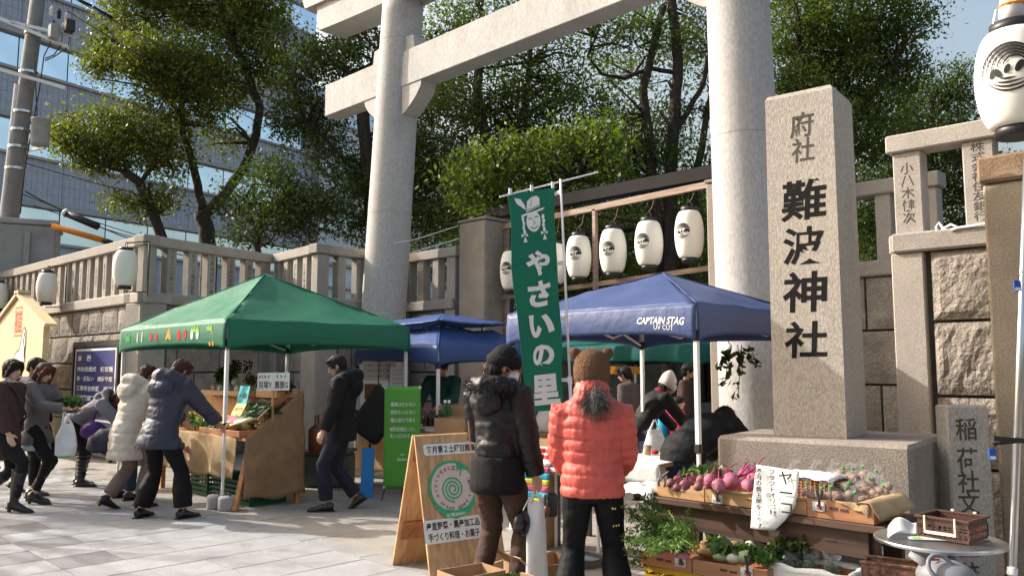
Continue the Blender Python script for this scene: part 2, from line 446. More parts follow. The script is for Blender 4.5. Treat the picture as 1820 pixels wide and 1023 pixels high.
def stone_wall(p0, p1, label, heights, widths, seed=1, pier=True, n=(4,3), amp=0.03, x_from=0.0):
    o0, M, L = frame(p0, p1)
    t = thing('stone_wall', o0, label, 'wall')
    W = lambda vf: xf(vf, M, o0)
    mk('core', W(box((0.02,0.07,0), (L-0.02,0.45,ZLB))), 'mortar', t)
    mk('coping', W(cbox((-0.0,-0.07,ZLB), (L+0.0,0.5,ZL), 0.018)), 'granite_post', t)
    a0 = 0.0
    if pier:
        mk('corner_stone', W(cbox((-0.02,-0.03,0), (0.26,0.4,ZLB-0.002), 0.012)), 'granite_post', t); a0 = 0.30
        mk('corner_stone', W(cbox((L-0.26,-0.03,0), (L+0.02,0.4,ZLB-0.002), 0.012)), 'granite_post', t)
    L1 = L - a0
    rg = np.random.default_rng(seed); z = ZLB; s = seed*100; g = 0.014
    for r_, hh in enumerate(heights):
        z0 = max(0.0, z - hh); a = a0 + (x_from if not pier else 0)
        first = True
        while a < L1 - 0.05:
            wd = rg.uniform(*widths) * (0.55 if first and r_ % 2 else 1.0); first = False
            b = min(L1, a + wd)
            if L1 - b < 0.25: b = L1
            s += 1
            mk('stone_block', W(xf(rough_block(b-a-2*g, z-z0-2*g, 0.1, n, amp, s), None, (a+g, 0.0, z0+g))), 'rock_face', t)
            a = b
        z = z0
        if z <= 0.02: break
    return t
def stone_fence(p0, p1, label, spacing, texts, seed=1, wpost=0.18, dpost=0.17, text_w=0.085, from_a=0.14, pend=True):
    o0, M, L = frame(p0, p1); W = lambda vf: xf(vf, M, o0)
    t = thing('stone_fence', o0 + (0, 0, ZL), label, 'fence')
    mk('rail', W(cbox((-0.03,-0.02,ZR-0.17), (L+0.03,0.24,ZR), 0.014)), 'granite_post', t)
    nn = max(1, int(round((L - 2*from_a) / spacing))); rg = np.random.default_rng(seed)
    for i in range(nn + 1):
        a = from_a + (L - 2*from_a) * i / nn
        big = 1.35 if (i in (0, nn) and pend) else 1.0
        dx = rg.uniform(-0.012, 0.012)
        p = mk('post', W(cbox((a-wpost*big/2+dx, 0.02, ZL-0.002), (a+wpost*big/2+dx, 0.02+dpost, ZR-0.165), 0.012)), 'granite_post', t)
        tx = texts[i] if i < len(texts) else None
        if tx:
            hgt = min(0.70, 0.115*len(tx))
            text(tx, o0 + M @ np.array((a+dx, 0.02, ZL+0.38+0.02*(i%2))), M[:,0], (0,0,1), w=text_w, h=hgt, m='ink_worn', parent=p, name='inscription', vertical=True, res=1, bold=0.012, lift=0.001)
    return t
NAMES = ['大阪府連合会','株式会社松本','中村太郎','難波商店会','田中一郎','北浜有志','株式会社西川','山本健','御堂筋講','船場同業会']
PA0, PA1, PB, PC, PD = (-26,4.87), (-13.47,5.18), (-14.14,7.85), (-12.30,7.68), (-12.45,9.62)
PE = (-10.86, 9.60)
stone_wall(PA0, PA1, 'long rough stone retaining wall along the street behind the votive board', (0.46,0.50,0.48,0.52,0.6,0.6), (0.55,0.85), 1)
stone_wall(PA1, PB, 'shaded stone wall turning back from the street corner behind the green tent', (0.56,0.56,0.52,0.55,0.6), (0.7,1.0), 2)
stone_wall(PB, PC, 'short stone wall section above the green tent roof facing the street', (0.56,0.56,0.52,0.55,0.6), (0.7,1.0), 3)
stone_wall(PC, PD, 'short side stone wall running back towards the torii pillar', (0.56,0.56,0.52,0.55,0.6), (0.6,0.9), 4)
stone_wall(PD, PE, 'low stone wall between the torii pillar and the brown gate post', (0.56,0.56,0.52,0.55,0.6), (0.6,0.9), 5)
stone_fence(PA0, PA1, 'long row of stone fence posts with carved names above the street wall', 0.385, [NAMES[i%10] for i in range(34)], 1, text_w=0.06)
stone_fence((PA1[0],PA1[1]), PB, 'stone fence above the green tent with names cut in its shaded posts', 0.40, ['', 'シャトースポーツ', 'ホワード株式会社', '三和内河村一美', '三和会大阪府政友', '会一同次田', '松永'], 2, text_w=0.085)
stone_fence(PB, PC, 'short stone fence of five posts above the peak of the green tent', 0.42, ['佐々木商店', '大阪東区', '北久太郎町', '三休橋南', '大阪府友会一同'], 3)
stone_fence(PC, PD, 'side stone fence just left of the left torii pillar', 0.42, [], 4)
stone_fence(PD, PE, 'stone fence between the left torii pillar and the gate post', 0.40, [], 5)
# right of the gate
RA, RB, RC = (-4.95,9.62), (-2.86,9.60), (-2.74,7.86)
RD = (2.2, 8.04)
stone_wall(RA, RB, 'stone wall set back behind the tall inscribed monument', (0.62,0.62,0.6,0.6,0.6), (0.8,1.1), 6, n=(7,5), amp=0.035)
stone_wall(RC, RD, 'big-blocked stone wall right of the tall monument', (0.64,0.66,0.62,0.62), (0.85,1.2), 7, n=(14,9), amp=0.04)
stone_wall((RB[0]+0.0,RB[1]), (RC[0]+0.02,RC[1]+0.02), 'hidden return of the stone wall behind the monument', (0.62,0.62,0.6,0.6,0.6), (0.7,1.0), 8, pier=False)
stone_fence(RA, RB, 'set back stone fence seen beside the tall monument', 0.42, [], 6)
stone_fence(RC, RD, 'near stone fence with large names on its posts at far right', 0.58, ['小八木健次', '株式会社住友銀行', '株式会社三和銀行', '', ''], 7, wpost=0.25, dpost=0.2, text_w=0.115, pend=False)
def gate_post(x0, x1, ytop, v, depth, label):
    a, b = at_v(x0, ytop, v), at_v(x1, ytop, v); zt = (a[2]+b[2])/2
    t = thing('gate_post', ((a[0]+b[0])/2, v, 0), label, 'gate post')
    mk('shaft', cbox((a[0], v, 0), (b[0], v+depth, zt-0.05), 0.03), 'granite_dark', t)
    mk('cap', cbox((a[0]-0.012, v-0.012, zt-0.046), (b[0]+0.012, v+depth+0.012, zt), 0.03), 'granite_dark', t)
    return t
gate_post(815, 863, 388, 9.55, 0.62, 'brown stone gate post right of the left torii pillar')
gate_post(1253, 1312, 315, 9.55, 0.62, 'brown stone gate post half hidden by the right torii pillar')
pr_ = thing('lantern_pier', (-1.1, 6.75, 0), 'tall stone pier with rust stained cap at far right', 'pier')
mk('shaft', cbox((-1.66, 6.60, 0), (-0.86, 7.35, 2.86), 0.02), 'granite_tan', pr_)
mk('cap', cbox((-1.685, 6.57, 2.864), (-0.835, 7.38, 3.06), 0.02), 'granite_rust', pr_)

# ================================================================== torii
def torii():
    V0 = 8.9
    t = thing('torii_gate', (-8.3, V0, 0), 'huge pale granite torii gate spanning the shrine entrance', 'torii')
    def pillar(pb, pt, rb, rt):
        pb = np.array(pb); pt = np.array(pt); d = (pt - pb) / (pt[2] - pb[2])
        zs = np.linspace(0, 8.35, 22); P = [pb + d*(z - pb[2]) for z in zs]
        k = (zs - pb[2]) / (pt[2] - pb[2])
        return tube(P, rb + (rt - rb)*k, 48), (lambda z: pb + d*(z - pb[2])), (lambda z: rb + (rt-rb)*(z-pb[2])/(pt[2]-pb[2]))
    L, Lc, Lr = pillar(at_v(682,552,V0), at_v(716,16,V0), 0.405, 0.375)
    Rr, Rc, Rrr = pillar(at_v(1331,430,V0), at_v(1311,2,V0), 0.405, 0.375)
    for vf, c, rr in ((L, Lc, Lr), (Rr, Rc, Rrr)):
        po = mk('pillar', vf, 'granite_torii', t, True)
        for z in (1.9, 4.3, 7.45):
            q = c(z); mk('joint_line', xf(lathe([(rr(z)+.0015,-.004),(rr(z)+.0015,.004)],48,False), None, q), 'granite_dark', po, True)
    for c in (Lc, Rc):
        b = c(0); mk('pillar_base', xf(lathe([(0.62,0),(0.62,0.22),(0.56,0.30),(0.46,0.34)], 40), None, (b[0], b[1], 0)), 'granite_torii', t)
    z0, z1 = 6.53, 7.17
    ul = at_v(577,201,V0-0.19)[0]; ur = Rc(6.8)[0] + (Lc(6.8)[0] - ul)
    mk('tie_beam', cbox((ul,V0-0.19,z0),(ur,V0+0.19,z1),0.012), 'granite_torii', t)
    for c, rr in ((Lc, Lr), (Rc, Rrr)):
        q = c(7.2); r = rr(7.2)
        for s in (-1, 1):
            x = q[0] + s*r
            pts = [(0,0.002),(0.30,0.002),(0.26,0.26),(0,0.30)]
            mk('wedge', xf(prism([(x + s*(a-0.06), z1+b) for a, b in pts], 0.30), None, (0, V0-0.15, 0)), 'granite_torii', t)
            pts = [(-0.08,-0.002),(0.46,-0.002),(0.44,-0.10)] + [(0.40-0.40*k/6-0.0, -0.14-0.34*(k/6)**0.75) for k in range(1,7)] + [(-0.08,-0.50)]
            mk('bracket', xf(prism([(x + s*a, z0+b) for a, b in pts], 0.34), None, (0, V0-0.17, 0)), 'granite_torii', t)
    # double lintel with outward-raked, slightly rising ends
    um = (Lc(8)[0] + Rc(8)[0]) / 2; hl = um - at_v(566,64,V0-0.3)[0]
    def lintel(zb, zt, half_b, half_t, vh, name):
        n = 24; V, F = [], []
        for i in range(n+1):
            s = -1 + 2*i/n; rise = 0.16*abs(s)**3
            for (zz, hf) in ((zb, half_b), (zt, half_t)):
                for vv in (-vh, vh): V.append((um + s*hf, V0 + vv, zz + rise))
        for i in range(n):
            a, b = 4*i, 4*(i+1)
            F += [(a, b, b+2, a+2), (a+1, a+3, b+3, b+1), (a, a+1, b+1, b), (a+2, b+2, b+3, a+3)]
        F += [(0,2,3,1), (4*n, 4*n+1, 4*n+3, 4*n+2)]
        mk(name, (V, F), 'granite_torii', t)
    lintel(8.16, 8.72, hl, hl+0.10, 0.30, 'lower_lintel')
    lintel(8.722, 9.15, hl+0.42, hl+0.62, 0.38, 'upper_lintel')
    return t
torii()

# ================================================================== tall inscribed monument
def monument():
    a = at_d(1377,770,6.0); b0 = at_d(1273,768,6.0)
    rz = rotz(R_(6.5)); zb = 1.04; zt = 3.56
    t = thing('stone_monument', (b0[0], b0[1], 0), 'tall square stone shrine monument with large carved black characters', 'monument')
    W = lambda vf: xf(vf, rz, (b0[0], b0[1], 0))
    base = mk('base_block', W(cbox((0,0,0),(1.30,1.15,zb),0.025)), 'granite_dark', t)
    la = rz.T @ (np.array((a[0],a[1],0)) - np.array((b0[0],b0[1],0))); x0, y0 = la[0], la[1]
    wd = 0.50
    # shaft: slight taper, low pyramid top
    def ring(z, k): 
        c = np.array((x0+wd/2, y0+wd/2)); h = wd/2*k
        return [(c[0]-h,c[1]-h,z),(c[0]+h,c[1]-h,z),(c[0]+h,c[1]+h,z),(c[0]-h,c[1]+h,z)]
    V = ring(zb+0.002,1.02) + ring(zt-0.03,0.985) + ring(zt,0.93)
    V.append((x0+wd/2,y0+wd/2,zt+0.04))
    F = [(3,2,1,0)] + [(i,(i+1)%4,4+(i+1)%4,4+i) for i in range(4)] + [(4+i,4+(i+1)%4,8+(i+1)%4,8+i) for i in range(4)] + [(8+i,8+(i+1)%4,12) for i in range(4)]
    sh = mk('shaft', W((V, F)), 'granite_monument', t)
    R = rz @ np.array((1,0,0)); U = np.array((0,0,1.0))
    for ch, cx, cy, ww, hh, m in (('府',1425,222,0.17,0.19,'ink_worn'),('社',1427,266,0.165,0.18,'ink_worn'),('難',1428,355,0.325,0.30,'ink'),('波',1428,436,0.30,0.275,'ink'),('神',1430,518,0.315,0.295,'ink'),('社',1432,603,0.305,0.265,'ink')):
        # centre on the shaft's front face
        q = _ray(cx, cy); n = rz @ np.array((0,-1,0)); dy = 0.0
        for _ in range(3):          # the front face leans back a little with the taper
            p0 = rz @ np.array((x0, y0+dy, 0)) + np.array((b0[0], b0[1], 0)); c = _C + q * (((p0 - _C) @ n) / (q @ n))
            dy = wd/2*(1 - (1.02 - 0.035*(c[2]-zb)/(zt-0.03-zb)))
        text(ch, c, R, U + R*0.02 - n*0.0035, ww, hh, m, sh, 'inscription', bold=0.022 if m == 'ink' else 0.012, res=3, lift=0.0015, shear=0.06)
    return t
monument()
st = thing('stone_stele', (-1.72, 6.17, 0), 'small grey stele carved with a column of characters beside the pier', 'stele')
a = at_d(1682,720,5.6); b = at_d(1757,720,5.6)
o0, M, L = frame(a, b)
s_ = mk('slab', xf(cbox((0,0,0),(L,0.16,1.272),0.012), M, o0), 'granite_monument', st)
for ch, x, y, k in (('稲',1717,762,1),('荷',1719,815,1),('社',1721,855,1),('文',1722,893,1),('庫',1722,940,1),('一',1722,985,0.2),('跡',1722,1018,1)):
    q = _ray(x, y); n = M @ np.array((0,-1,0)); c = _C + q * (((o0 - _C) @ n) / (q @ n))
    text(ch, c, M[:,0], (0,0,1), 0.145, 0.15*k, 'ink_worn', s_, 'inscription', bold=0.015, lift=0.0012)
# ================================================================== foliage
def leaf_mat(name, dark, light, trans):
    m = bpy.data.materials.new(name); m.use_nodes = True; nt = m.node_tree; N = nt.nodes; L = nt.links; p = _pr(m)
    at = N.new('ShaderNodeAttribute'); at.attribute_name = 'tone'
    r = N.new('ShaderNodeValToRGB'); e = r.color_ramp.elements
    e[0].color = tuple(dark) + (1,); e[1].color = tuple(light) + (1,)
    L.new(at.outputs['Fac'], r.inputs[0]); L.new(r.outputs[0], p.inputs['Base Color'])
    p.inputs['Roughness'].default_value = 0.5; p.inputs['Specular IOR Level'].default_value = 0.35
    tr = N.new('ShaderNodeBsdfTranslucent'); g = N.new('ShaderNodeMix'); g.data_type = 'RGBA'; g.blend_type = 'MULTIPLY'; g.inputs[0].default_value = 1
    L.new(r.outputs[0], g.inputs[6]); g.inputs[7].default_value = (1.5, 1.7, 0.5, 1); L.new(g.outputs[2], tr.inputs[0])
    mx = N.new('ShaderNodeMixShader'); mx.inputs[0].default_value = trans
    out = [n for n in N if n.type == 'OUTPUT_MATERIAL'][0]
    L.new(p.outputs[0], mx.inputs[1]); L.new(tr.outputs[0], mx.inputs[2]); L.new(mx.outputs[0], out.inputs[0])
    MATS[name] = m
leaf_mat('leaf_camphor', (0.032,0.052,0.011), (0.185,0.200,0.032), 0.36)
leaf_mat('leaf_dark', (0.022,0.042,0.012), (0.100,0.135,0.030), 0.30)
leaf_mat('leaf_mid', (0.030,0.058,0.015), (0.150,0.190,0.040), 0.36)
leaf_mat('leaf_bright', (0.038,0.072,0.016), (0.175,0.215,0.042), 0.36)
leaf_mat('leaf_veg', (0.025,0.07,0.015), (0.12,0.20,0.05), 0.2)
leaf_mat('leaf_carrot', (0.028,0.075,0.012), (0.115,0.19,0.035), 0.25)
leaf_mat('leaf_pale', (0.10,0.16,0.06), (0.30,0.36,0.16), 0.2)
leaf_mat('leaf_leek', (0.02,0.06,0.03), (0.07,0.13,0.06), 0.15)
def quads_obj(name, P, m, parent, tone=None, tri=False):
    """P: (n,4,3) array of leaf corners in world space"""
    P = np.asarray(P, np.float32); n = len(P)
    o0 = P.reshape(-1,3).mean(0); V = (P - o0).reshape(-1,3)
    me = bpy.data.meshes.new(name)
    me.vertices.add(4*n); me.vertices.foreach_set('co', V.ravel())
    me.loops.add(4*n); me.loops.foreach_set('vertex_index', np.arange(4*n, dtype=np.int32))
    me.polygons.add(n); me.polygons.foreach_set('loop_start', np.arange(0,4*n,4,dtype=np.int32))
    try: me.polygons.foreach_set('loop_total', np.full(n,4,dtype=np.int32))
    except Exception: pass
    a = me.attributes.new('tone','FLOAT','FACE')
    a.data.foreach_set('value', (tone if tone is not None else RNG.uniform(0,1,n)).astype(np.float32))
    me.materials.append(MATS[m]); me.update(); me.validate()
    o = bpy.data.objects.new(name, me); COL.objects.link(o)
    WORLD[o.name] = o0.astype(float)
    if parent is not None: o.parent = parent; o.location = o0.astype(float) - WORLD[parent.name]
    else: o.location = o0.astype(float)
    return o
def leaves_at(C, size, up=0.5, aspect=0.46, rg=RNG, axis=None):
    """leaf quads at points C (n,3)"""
    n = len(C)
    A = rg.normal(size=(n,3)) if axis is None else axis + rg.normal(size=(n,3))*0.45
    A /= np.linalg.norm(A,axis=1,keepdims=True)+1e-9
    B = rg.normal(size=(n,3)); B[:,2] += 0
    Nn = rg.normal(size=(n,3)); Nn[:,2] = np.abs(Nn[:,2]) + up
    S = np.cross(Nn, A); S /= np.linalg.norm(S,axis=1,keepdims=True)+1e-9
    Z = np.cross(A, S)
    s = size*rg.uniform(0.55,1.5,(n,1))
    a = C - A*s*0.5; b = C + S*s*aspect*0.5 - Z*s*0.06; c = C + A*s*0.5 + Z*s*0.04; d = C - S*s*aspect*0.5 - Z*s*0.06
    return np.stack([a,b,c,d],1)
def clump_points(c, r, n, rg=RNG, sub=0.30, per=34, shell=0.5):
    c = np.asarray(c); r = np.asarray(r)
    k = max(3, n//per)
    D = rg.normal(size=(k,3)); D /= np.linalg.norm(D,axis=1,keepdims=True)
    rad = (shell**3 + (1-shell**3)*rg.uniform(0,1,k))**(1/3)
    # uneven outline
    rad *= np.array([1 + 0.55*noise.noise(Vector((d*2.3 + c*0.37).tolist())) for d in D])
    S = c + D*rad[:,None]*r
    j = rg.integers(0,k,n)
    ss = sub*rg.uniform(0.6,1.3,k)
    return S[j] + rg.normal(size=(n,3))*ss[j][:,None]*np.array((1,1,0.62))*0.62, j, k
def tree(label, group, d0, limbs, clumps, leaf, size=0.10, dens=1.0, auto=True, trunk_mat='bark', lz=None, shell=0.35, sub=0.40):
    """limbs: list of (radius_m0, radius_m1, [(px,py[,dd]),...]); clumps: (px,py,rx_px,ry_px[,dd[,density]])"""
    P0 = limbs[0][2][0]; b = at_d(P0[0], P0[1], d0 + (P0[2] if len(P0) > 2 else 0))
    t = thing('tree', (b[0], b[1], 0 if lz is None else lz), label, 'tree', group)
    parts, nodes = [], []
    for k, (r0, r1, pts) in enumerate(limbs):
        W_ = [at_d(p[0], p[1], d0 + (p[2] if len(p) > 2 else 0)) for p in pts]
        if k == 0: W_ = [np.array((W_[0][0], W_[0][1], WORLD[t.name][2]))] + W_
        X = [W_[0]]
        for a_, b_ in zip(W_[:-1], W_[1:]):
            for q in (0.34, 0.67, 1.0):
                wob = np.array([noise.noise(Vector((*(a_*0.9 + b_*0.3 + q*5 + s*9),))) for s in range(3)])*0.05*(q < 1)
                X.append(a_ + (b_-a_)*q + wob)
        rr = np.linspace(r0, r1, len(X)); parts.append(tube(X, rr, 9)); nodes += [(x, r) for x, r in zip(X, rr)]
    NP = np.array([x for x, _ in nodes]); NR = np.array([r for _, r in nodes])
    pts, tones = [], []
    for cdef in clumps:
        px, py, rx, ry = cdef[:4]; dd = cdef[4] if len(cdef) > 4 else RNG.uniform(-0.8,0.8); de = cdef[5] if len(cdef) > 5 else 1.0
        d = d0 + dd; c = at_d(px, py, d); mx, my = rx*d/FPX, ry*d/FPX; r = np.array((mx, mx, my))
        area = 4*mx*my
        n = int(dens*de*area*6.5/(size*size*0.42))
        p, j, k = clump_points(c, r, n, shell=shell, sub=sub); pts.append(p)
        tn = RNG.uniform(0,1,k)*0.55; tones.append(np.clip(tn[j] + RNG.uniform(0,0.45,n),0,1))
        if auto:
            q = np.linalg.norm(NP - c, axis=1) + (NP[:,2] > c[2])*1.5; i = int(q.argmin()); s = NP[i]
            for e in range(3):
                tgt = c + RNG.normal(size=3)*r*0.5
                mid = (s+tgt)/2 + RNG.normal(size=3)*0.15 + np.array((0,0,0.08))
                parts.append(tube([s, (s*0.6+mid*0.4), mid, tgt], [min(NR[i]*0.6,0.06), 0.04, 0.028, 0.010], 5))
    mk('trunk', join(*parts), trunk_mat, t, True)
    C = np.concatenate(pts); quads_obj('crown', leaves_at(C, size), leaf, t, np.concatenate(tones))
    return t
TG = None
tree('tall camphor tree forking behind the wall corner on the left', TG, 22,
     [(0.24,0.20,[(372,460),(368,405),(358,378)]),
      (0.13,0.07,[(360,380),(352,330),(340,280,-.3),(325,240,-.5),(322,180,-.6)]),
      (0.155,0.07,[(364,380),(400,345),(435,295,.2),(455,240,.3),(462,190,.3),(440,130,.2),(415,80),(395,30),(385,-30)]),
      (0.06,0.03,[(448,255,.3),(432,232,.2),(415,215,0)])],
     [(300,120,85,62,-.7),(365,150,75,60,-.3),(262,105,50,45,-.9),(190,95,36,48,-.2),(235,20,60,45,.2),(330,20,75,50,.6),(430,60,70,65,.4),(480,120,42,50,.8),(395,150,45,45,.9,.6),
      (350,225,50,38,0,.55),(400,255,35,30,.6,.45),(300,190,45,30,-.8,.6),(470,20,45,45,.3),(410,-40,120,50,0),(255,-40,90,45,0),(180,120,26,24,-.4)],
     'leaf_camphor', 0.105, 0.95, lz=2.5)
tree('leaning camphor tree with low spreading crown left of the forked tree', TG, 21,
     [(0.15,0.11,[(298,450),(275,385),(248,325),(222,305)]),(0.07,0.03,[(248,325),(270,300),(290,280)]),(0.06,0.03,[(222,305),(190,295),(165,300)])],
     [(160,235,62,45,-.3),(230,220,60,42,.2),(270,265,62,45,.4),(185,285,48,34,.1),(125,250,32,30,0),(300,290,40,32,.3,.7),(215,360,36,20,-.1,.75),(255,365,42,25,.1,.75),(300,350,36,22,.3,.6)],
     'leaf_camphor', 0.10, 0.95, lz=2.5)
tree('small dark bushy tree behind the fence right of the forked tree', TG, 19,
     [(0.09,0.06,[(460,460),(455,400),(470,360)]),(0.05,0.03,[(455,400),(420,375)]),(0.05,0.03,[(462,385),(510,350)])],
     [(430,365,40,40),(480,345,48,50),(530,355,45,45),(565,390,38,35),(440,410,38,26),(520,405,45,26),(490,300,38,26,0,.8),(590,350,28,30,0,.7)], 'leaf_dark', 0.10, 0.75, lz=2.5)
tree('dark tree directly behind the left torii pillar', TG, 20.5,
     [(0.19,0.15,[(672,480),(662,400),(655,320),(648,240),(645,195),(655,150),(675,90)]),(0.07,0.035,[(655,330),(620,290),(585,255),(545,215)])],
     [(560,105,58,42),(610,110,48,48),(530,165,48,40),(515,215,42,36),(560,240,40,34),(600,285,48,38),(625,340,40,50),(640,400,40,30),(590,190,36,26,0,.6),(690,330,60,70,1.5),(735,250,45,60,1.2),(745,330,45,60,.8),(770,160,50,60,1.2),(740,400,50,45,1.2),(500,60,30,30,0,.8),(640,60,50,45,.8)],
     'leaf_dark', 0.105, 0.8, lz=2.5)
tree('slim tree with dark twin limbs seen between gate post and torii beam', TG, 20,
     [(0.17,0.10,[(895,480),(890,400),(880,320),(862,240),(848,165),(850,100),(855,20)]),(0.10,0.05,[(888,345),(915,250),(935,185),(942,110),(940,40)])],
     [(800,60,60,50),(880,60,60,50,0,.7),(800,180,50,55),(870,180,52,50,0,.6),(940,180,62,55,0,.6),(830,280,52,48),(1000,200,60,60,0,.65),(950,90,55,50,0,.55),(1010,110,50,36,0,.35),(930,250,60,40,.5,.8),(860,340,60,50),(1000,280,70,50,1,.9),(830,-20,80,40),(940,10,70,36,0,.6),(900,120,60,50,1,.7),(960,170,60,50,1,.7),(830,220,55,50,1,.8),(900,230,60,45,1,.8),(790,120,50,50,1,.8),(1000,150,50,40,1,.5),(760,290,50,50,1),(790,370,50,60,1)],
     'leaf_mid', 0.10, 0.62, lz=0)
tree('large tree with dark trunk and reaching limbs left of the right torii pillar', TG, 20.5,
     [(0.21,0.11,[(1188,500),(1190,400),(1192,300),(1200,200),(1205,110),(1195,20),(1190,-40)]),
      (0.15,0.09,[(1172,480),(1165,360),(1152,230),(1142,160),(1165,70),(1180,10)]),
      (0.065,0.03,[(1203,130),(1160,122),(1110,140),(1070,132),(1045,100),(1065,50)]),
      (0.09,0.05,[(1195,240),(1225,195),(1250,150),(1262,90)]),(0.12,0.07,[(1215,480),(1235,330),(1252,230),(1268,150)])],
     [(1080,70,52,42,0,.55),(1130,60,55,48,0,.75),(1230,60,52,52,0,.6),(1090,200,60,50,0,.75),(1150,300,70,50,.6,.8),(1110,270,60,45,.3,.8),(1230,300,55,55,0,.6),(1240,200,36,40,0,.35),(1180,380,70,50,1,.7),(1080,330,60,50,1),(1060,20,60,36,0,.45),(1160,-30,110,40),(1250,400,50,50,.8,.6),(1190,180,40,40,.6,.4),(1020,50,40,30,0,.3),(960,330,90,70,2),(880,420,90,60,2),(1000,430,100,60,2.5),(1120,440,100,60,2.5),(1230,470,80,60,2.5),(1100,130,60,50,1.5,.6),(1200,60,60,50,1.5,.7),(1050,260,60,50,1.2,.8),(1180,240,60,60,1.5,.7),(1240,120,50,50,1.5,.6),(1120,220,60,50,1,.7)],
     'leaf_mid', 0.10, 0.62, lz=0)
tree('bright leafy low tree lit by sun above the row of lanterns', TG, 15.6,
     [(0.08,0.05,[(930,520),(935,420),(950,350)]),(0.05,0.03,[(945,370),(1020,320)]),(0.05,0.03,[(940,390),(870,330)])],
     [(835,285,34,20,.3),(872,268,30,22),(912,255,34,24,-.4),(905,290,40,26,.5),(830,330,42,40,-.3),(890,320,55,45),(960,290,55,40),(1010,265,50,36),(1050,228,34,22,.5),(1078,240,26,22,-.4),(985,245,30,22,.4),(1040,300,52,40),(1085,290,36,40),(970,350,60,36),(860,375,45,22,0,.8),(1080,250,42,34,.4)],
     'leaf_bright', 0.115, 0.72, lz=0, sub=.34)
tree('broad dark tree rising behind the right torii pillar', TG, 21,
     [(0.2,0.08,[(1455,480),(1460,330),(1500,240),(1545,175),(1590,110)]),(0.12,0.05,[(1458,350),(1440,200),(1420,80),(1410,-30)]),(0.06,0.03,[(1500,240),(1490,130),(1510,40)])],
     [(1410,60,55,60),(1480,40,65,60),(1560,40,65,55),(1620,55,42,36,0,.75),(1420,160,52,55),(1500,130,62,55),(1580,120,52,45),(1630,115,26,20,0,.6),(1560,190,52,40,0,.8),(1470,220,60,45),(1640,20,36,22,0,.5),(1450,-30,120,45),(1600,-20,60,30,0,.7),(1560,250,60,40),(1400,260,60,70),(1530,80,60,50,1,.8),(1450,100,60,60,1,.8),(1400,200,60,60,1,.8),(1510,190,60,50,1,.8),(1610,150,40,34,1,.6)],
     'leaf_mid', 0.105, 0.85, lz=0)
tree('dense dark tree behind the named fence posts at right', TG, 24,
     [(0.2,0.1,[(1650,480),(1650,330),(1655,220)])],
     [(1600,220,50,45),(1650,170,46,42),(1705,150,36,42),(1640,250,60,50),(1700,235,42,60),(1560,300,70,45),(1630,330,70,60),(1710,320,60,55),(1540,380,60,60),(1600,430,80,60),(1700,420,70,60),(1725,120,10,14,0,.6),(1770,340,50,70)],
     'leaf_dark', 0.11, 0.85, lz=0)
# street trees by the road, outside the view: their bare winter twigs streak the pavement with shade
def street_tree(u, v, label, seed):
    rg = np.random.default_rng(seed); t = thing('street_tree', (u,v,0), label, 'tree', 'street trees by the road'); parts = [tube([(u,v,-.05),(u+.05,v,1.6),(u,v+.05,3.2)],[.14,.12,.10],10)]; C = []
    def grow(p, d, L, r, k):
        q = p + d*L*.5 + rg.normal(size=3)*.06; e = q + unit(d+rg.normal(size=3)*.18)*L*.5; parts.append(tube([p,q,e],[r,r*.8,r*.6],6))
        if k == 0:
            for _ in range(5): C.append(e+rg.normal(size=3)*.18)
            return
        for _ in range(3): grow(e, unit(d+rg.normal(size=3)*.55+np.array((0,0,.12))), L*rg.uniform(.62,.85), r*.6, k-1)
    for _ in range(5): grow(np.array((u,v+.05,3.2)), unit(rg.normal(size=3)*.6+np.array((0,0,.9))), 1.5, .07, 3)
    mk('trunk', join(*parts), 'bark', t, True); C = np.array(C); quads_obj('crown', leaves_at(C,.11,rg=rg), 'leaf_camphor', t); return t
street_tree(-19.5,-2.2,'bare winter street tree with few leaves by the road',1)
street_tree(-15.6,-3.8,'second bare winter street tree nearer to the corner',2)
street_tree(-17.4,-.9,'third winter street tree with thin twigs beside the first',3)
street_tree(-22.5,-3.2,'fourth winter street tree farther along the road',4)
# the deep grove far behind
tree('far evergreen tree closing the view behind the lantern rack', TG, 30,
     [(0.25,0.1,[(1000,600),(1000,450),(1010,300)])],
     [(850,470,90,60),(960,500,100,70),(1080,500,100,70),(1200,500,100,70),(1010,400,110,70),(1160,400,110,70),(870,390,80,60),(1240,380,80,60)],
     'leaf_dark', 0.16, 0.75, lz=0)
tree('far evergreen tree closing the view behind the tall monument', TG, 30,
     [(0.25,0.1,[(1450,600),(1450,450),(1460,300)])],
     [(1350,420,100,70),(1450,400,90,80),(1540,450,100,70),(1380,330,70,60),(1650,480,100,60),(1760,470,70,60)],
     'leaf_dark', 0.16, 0.75, lz=0)

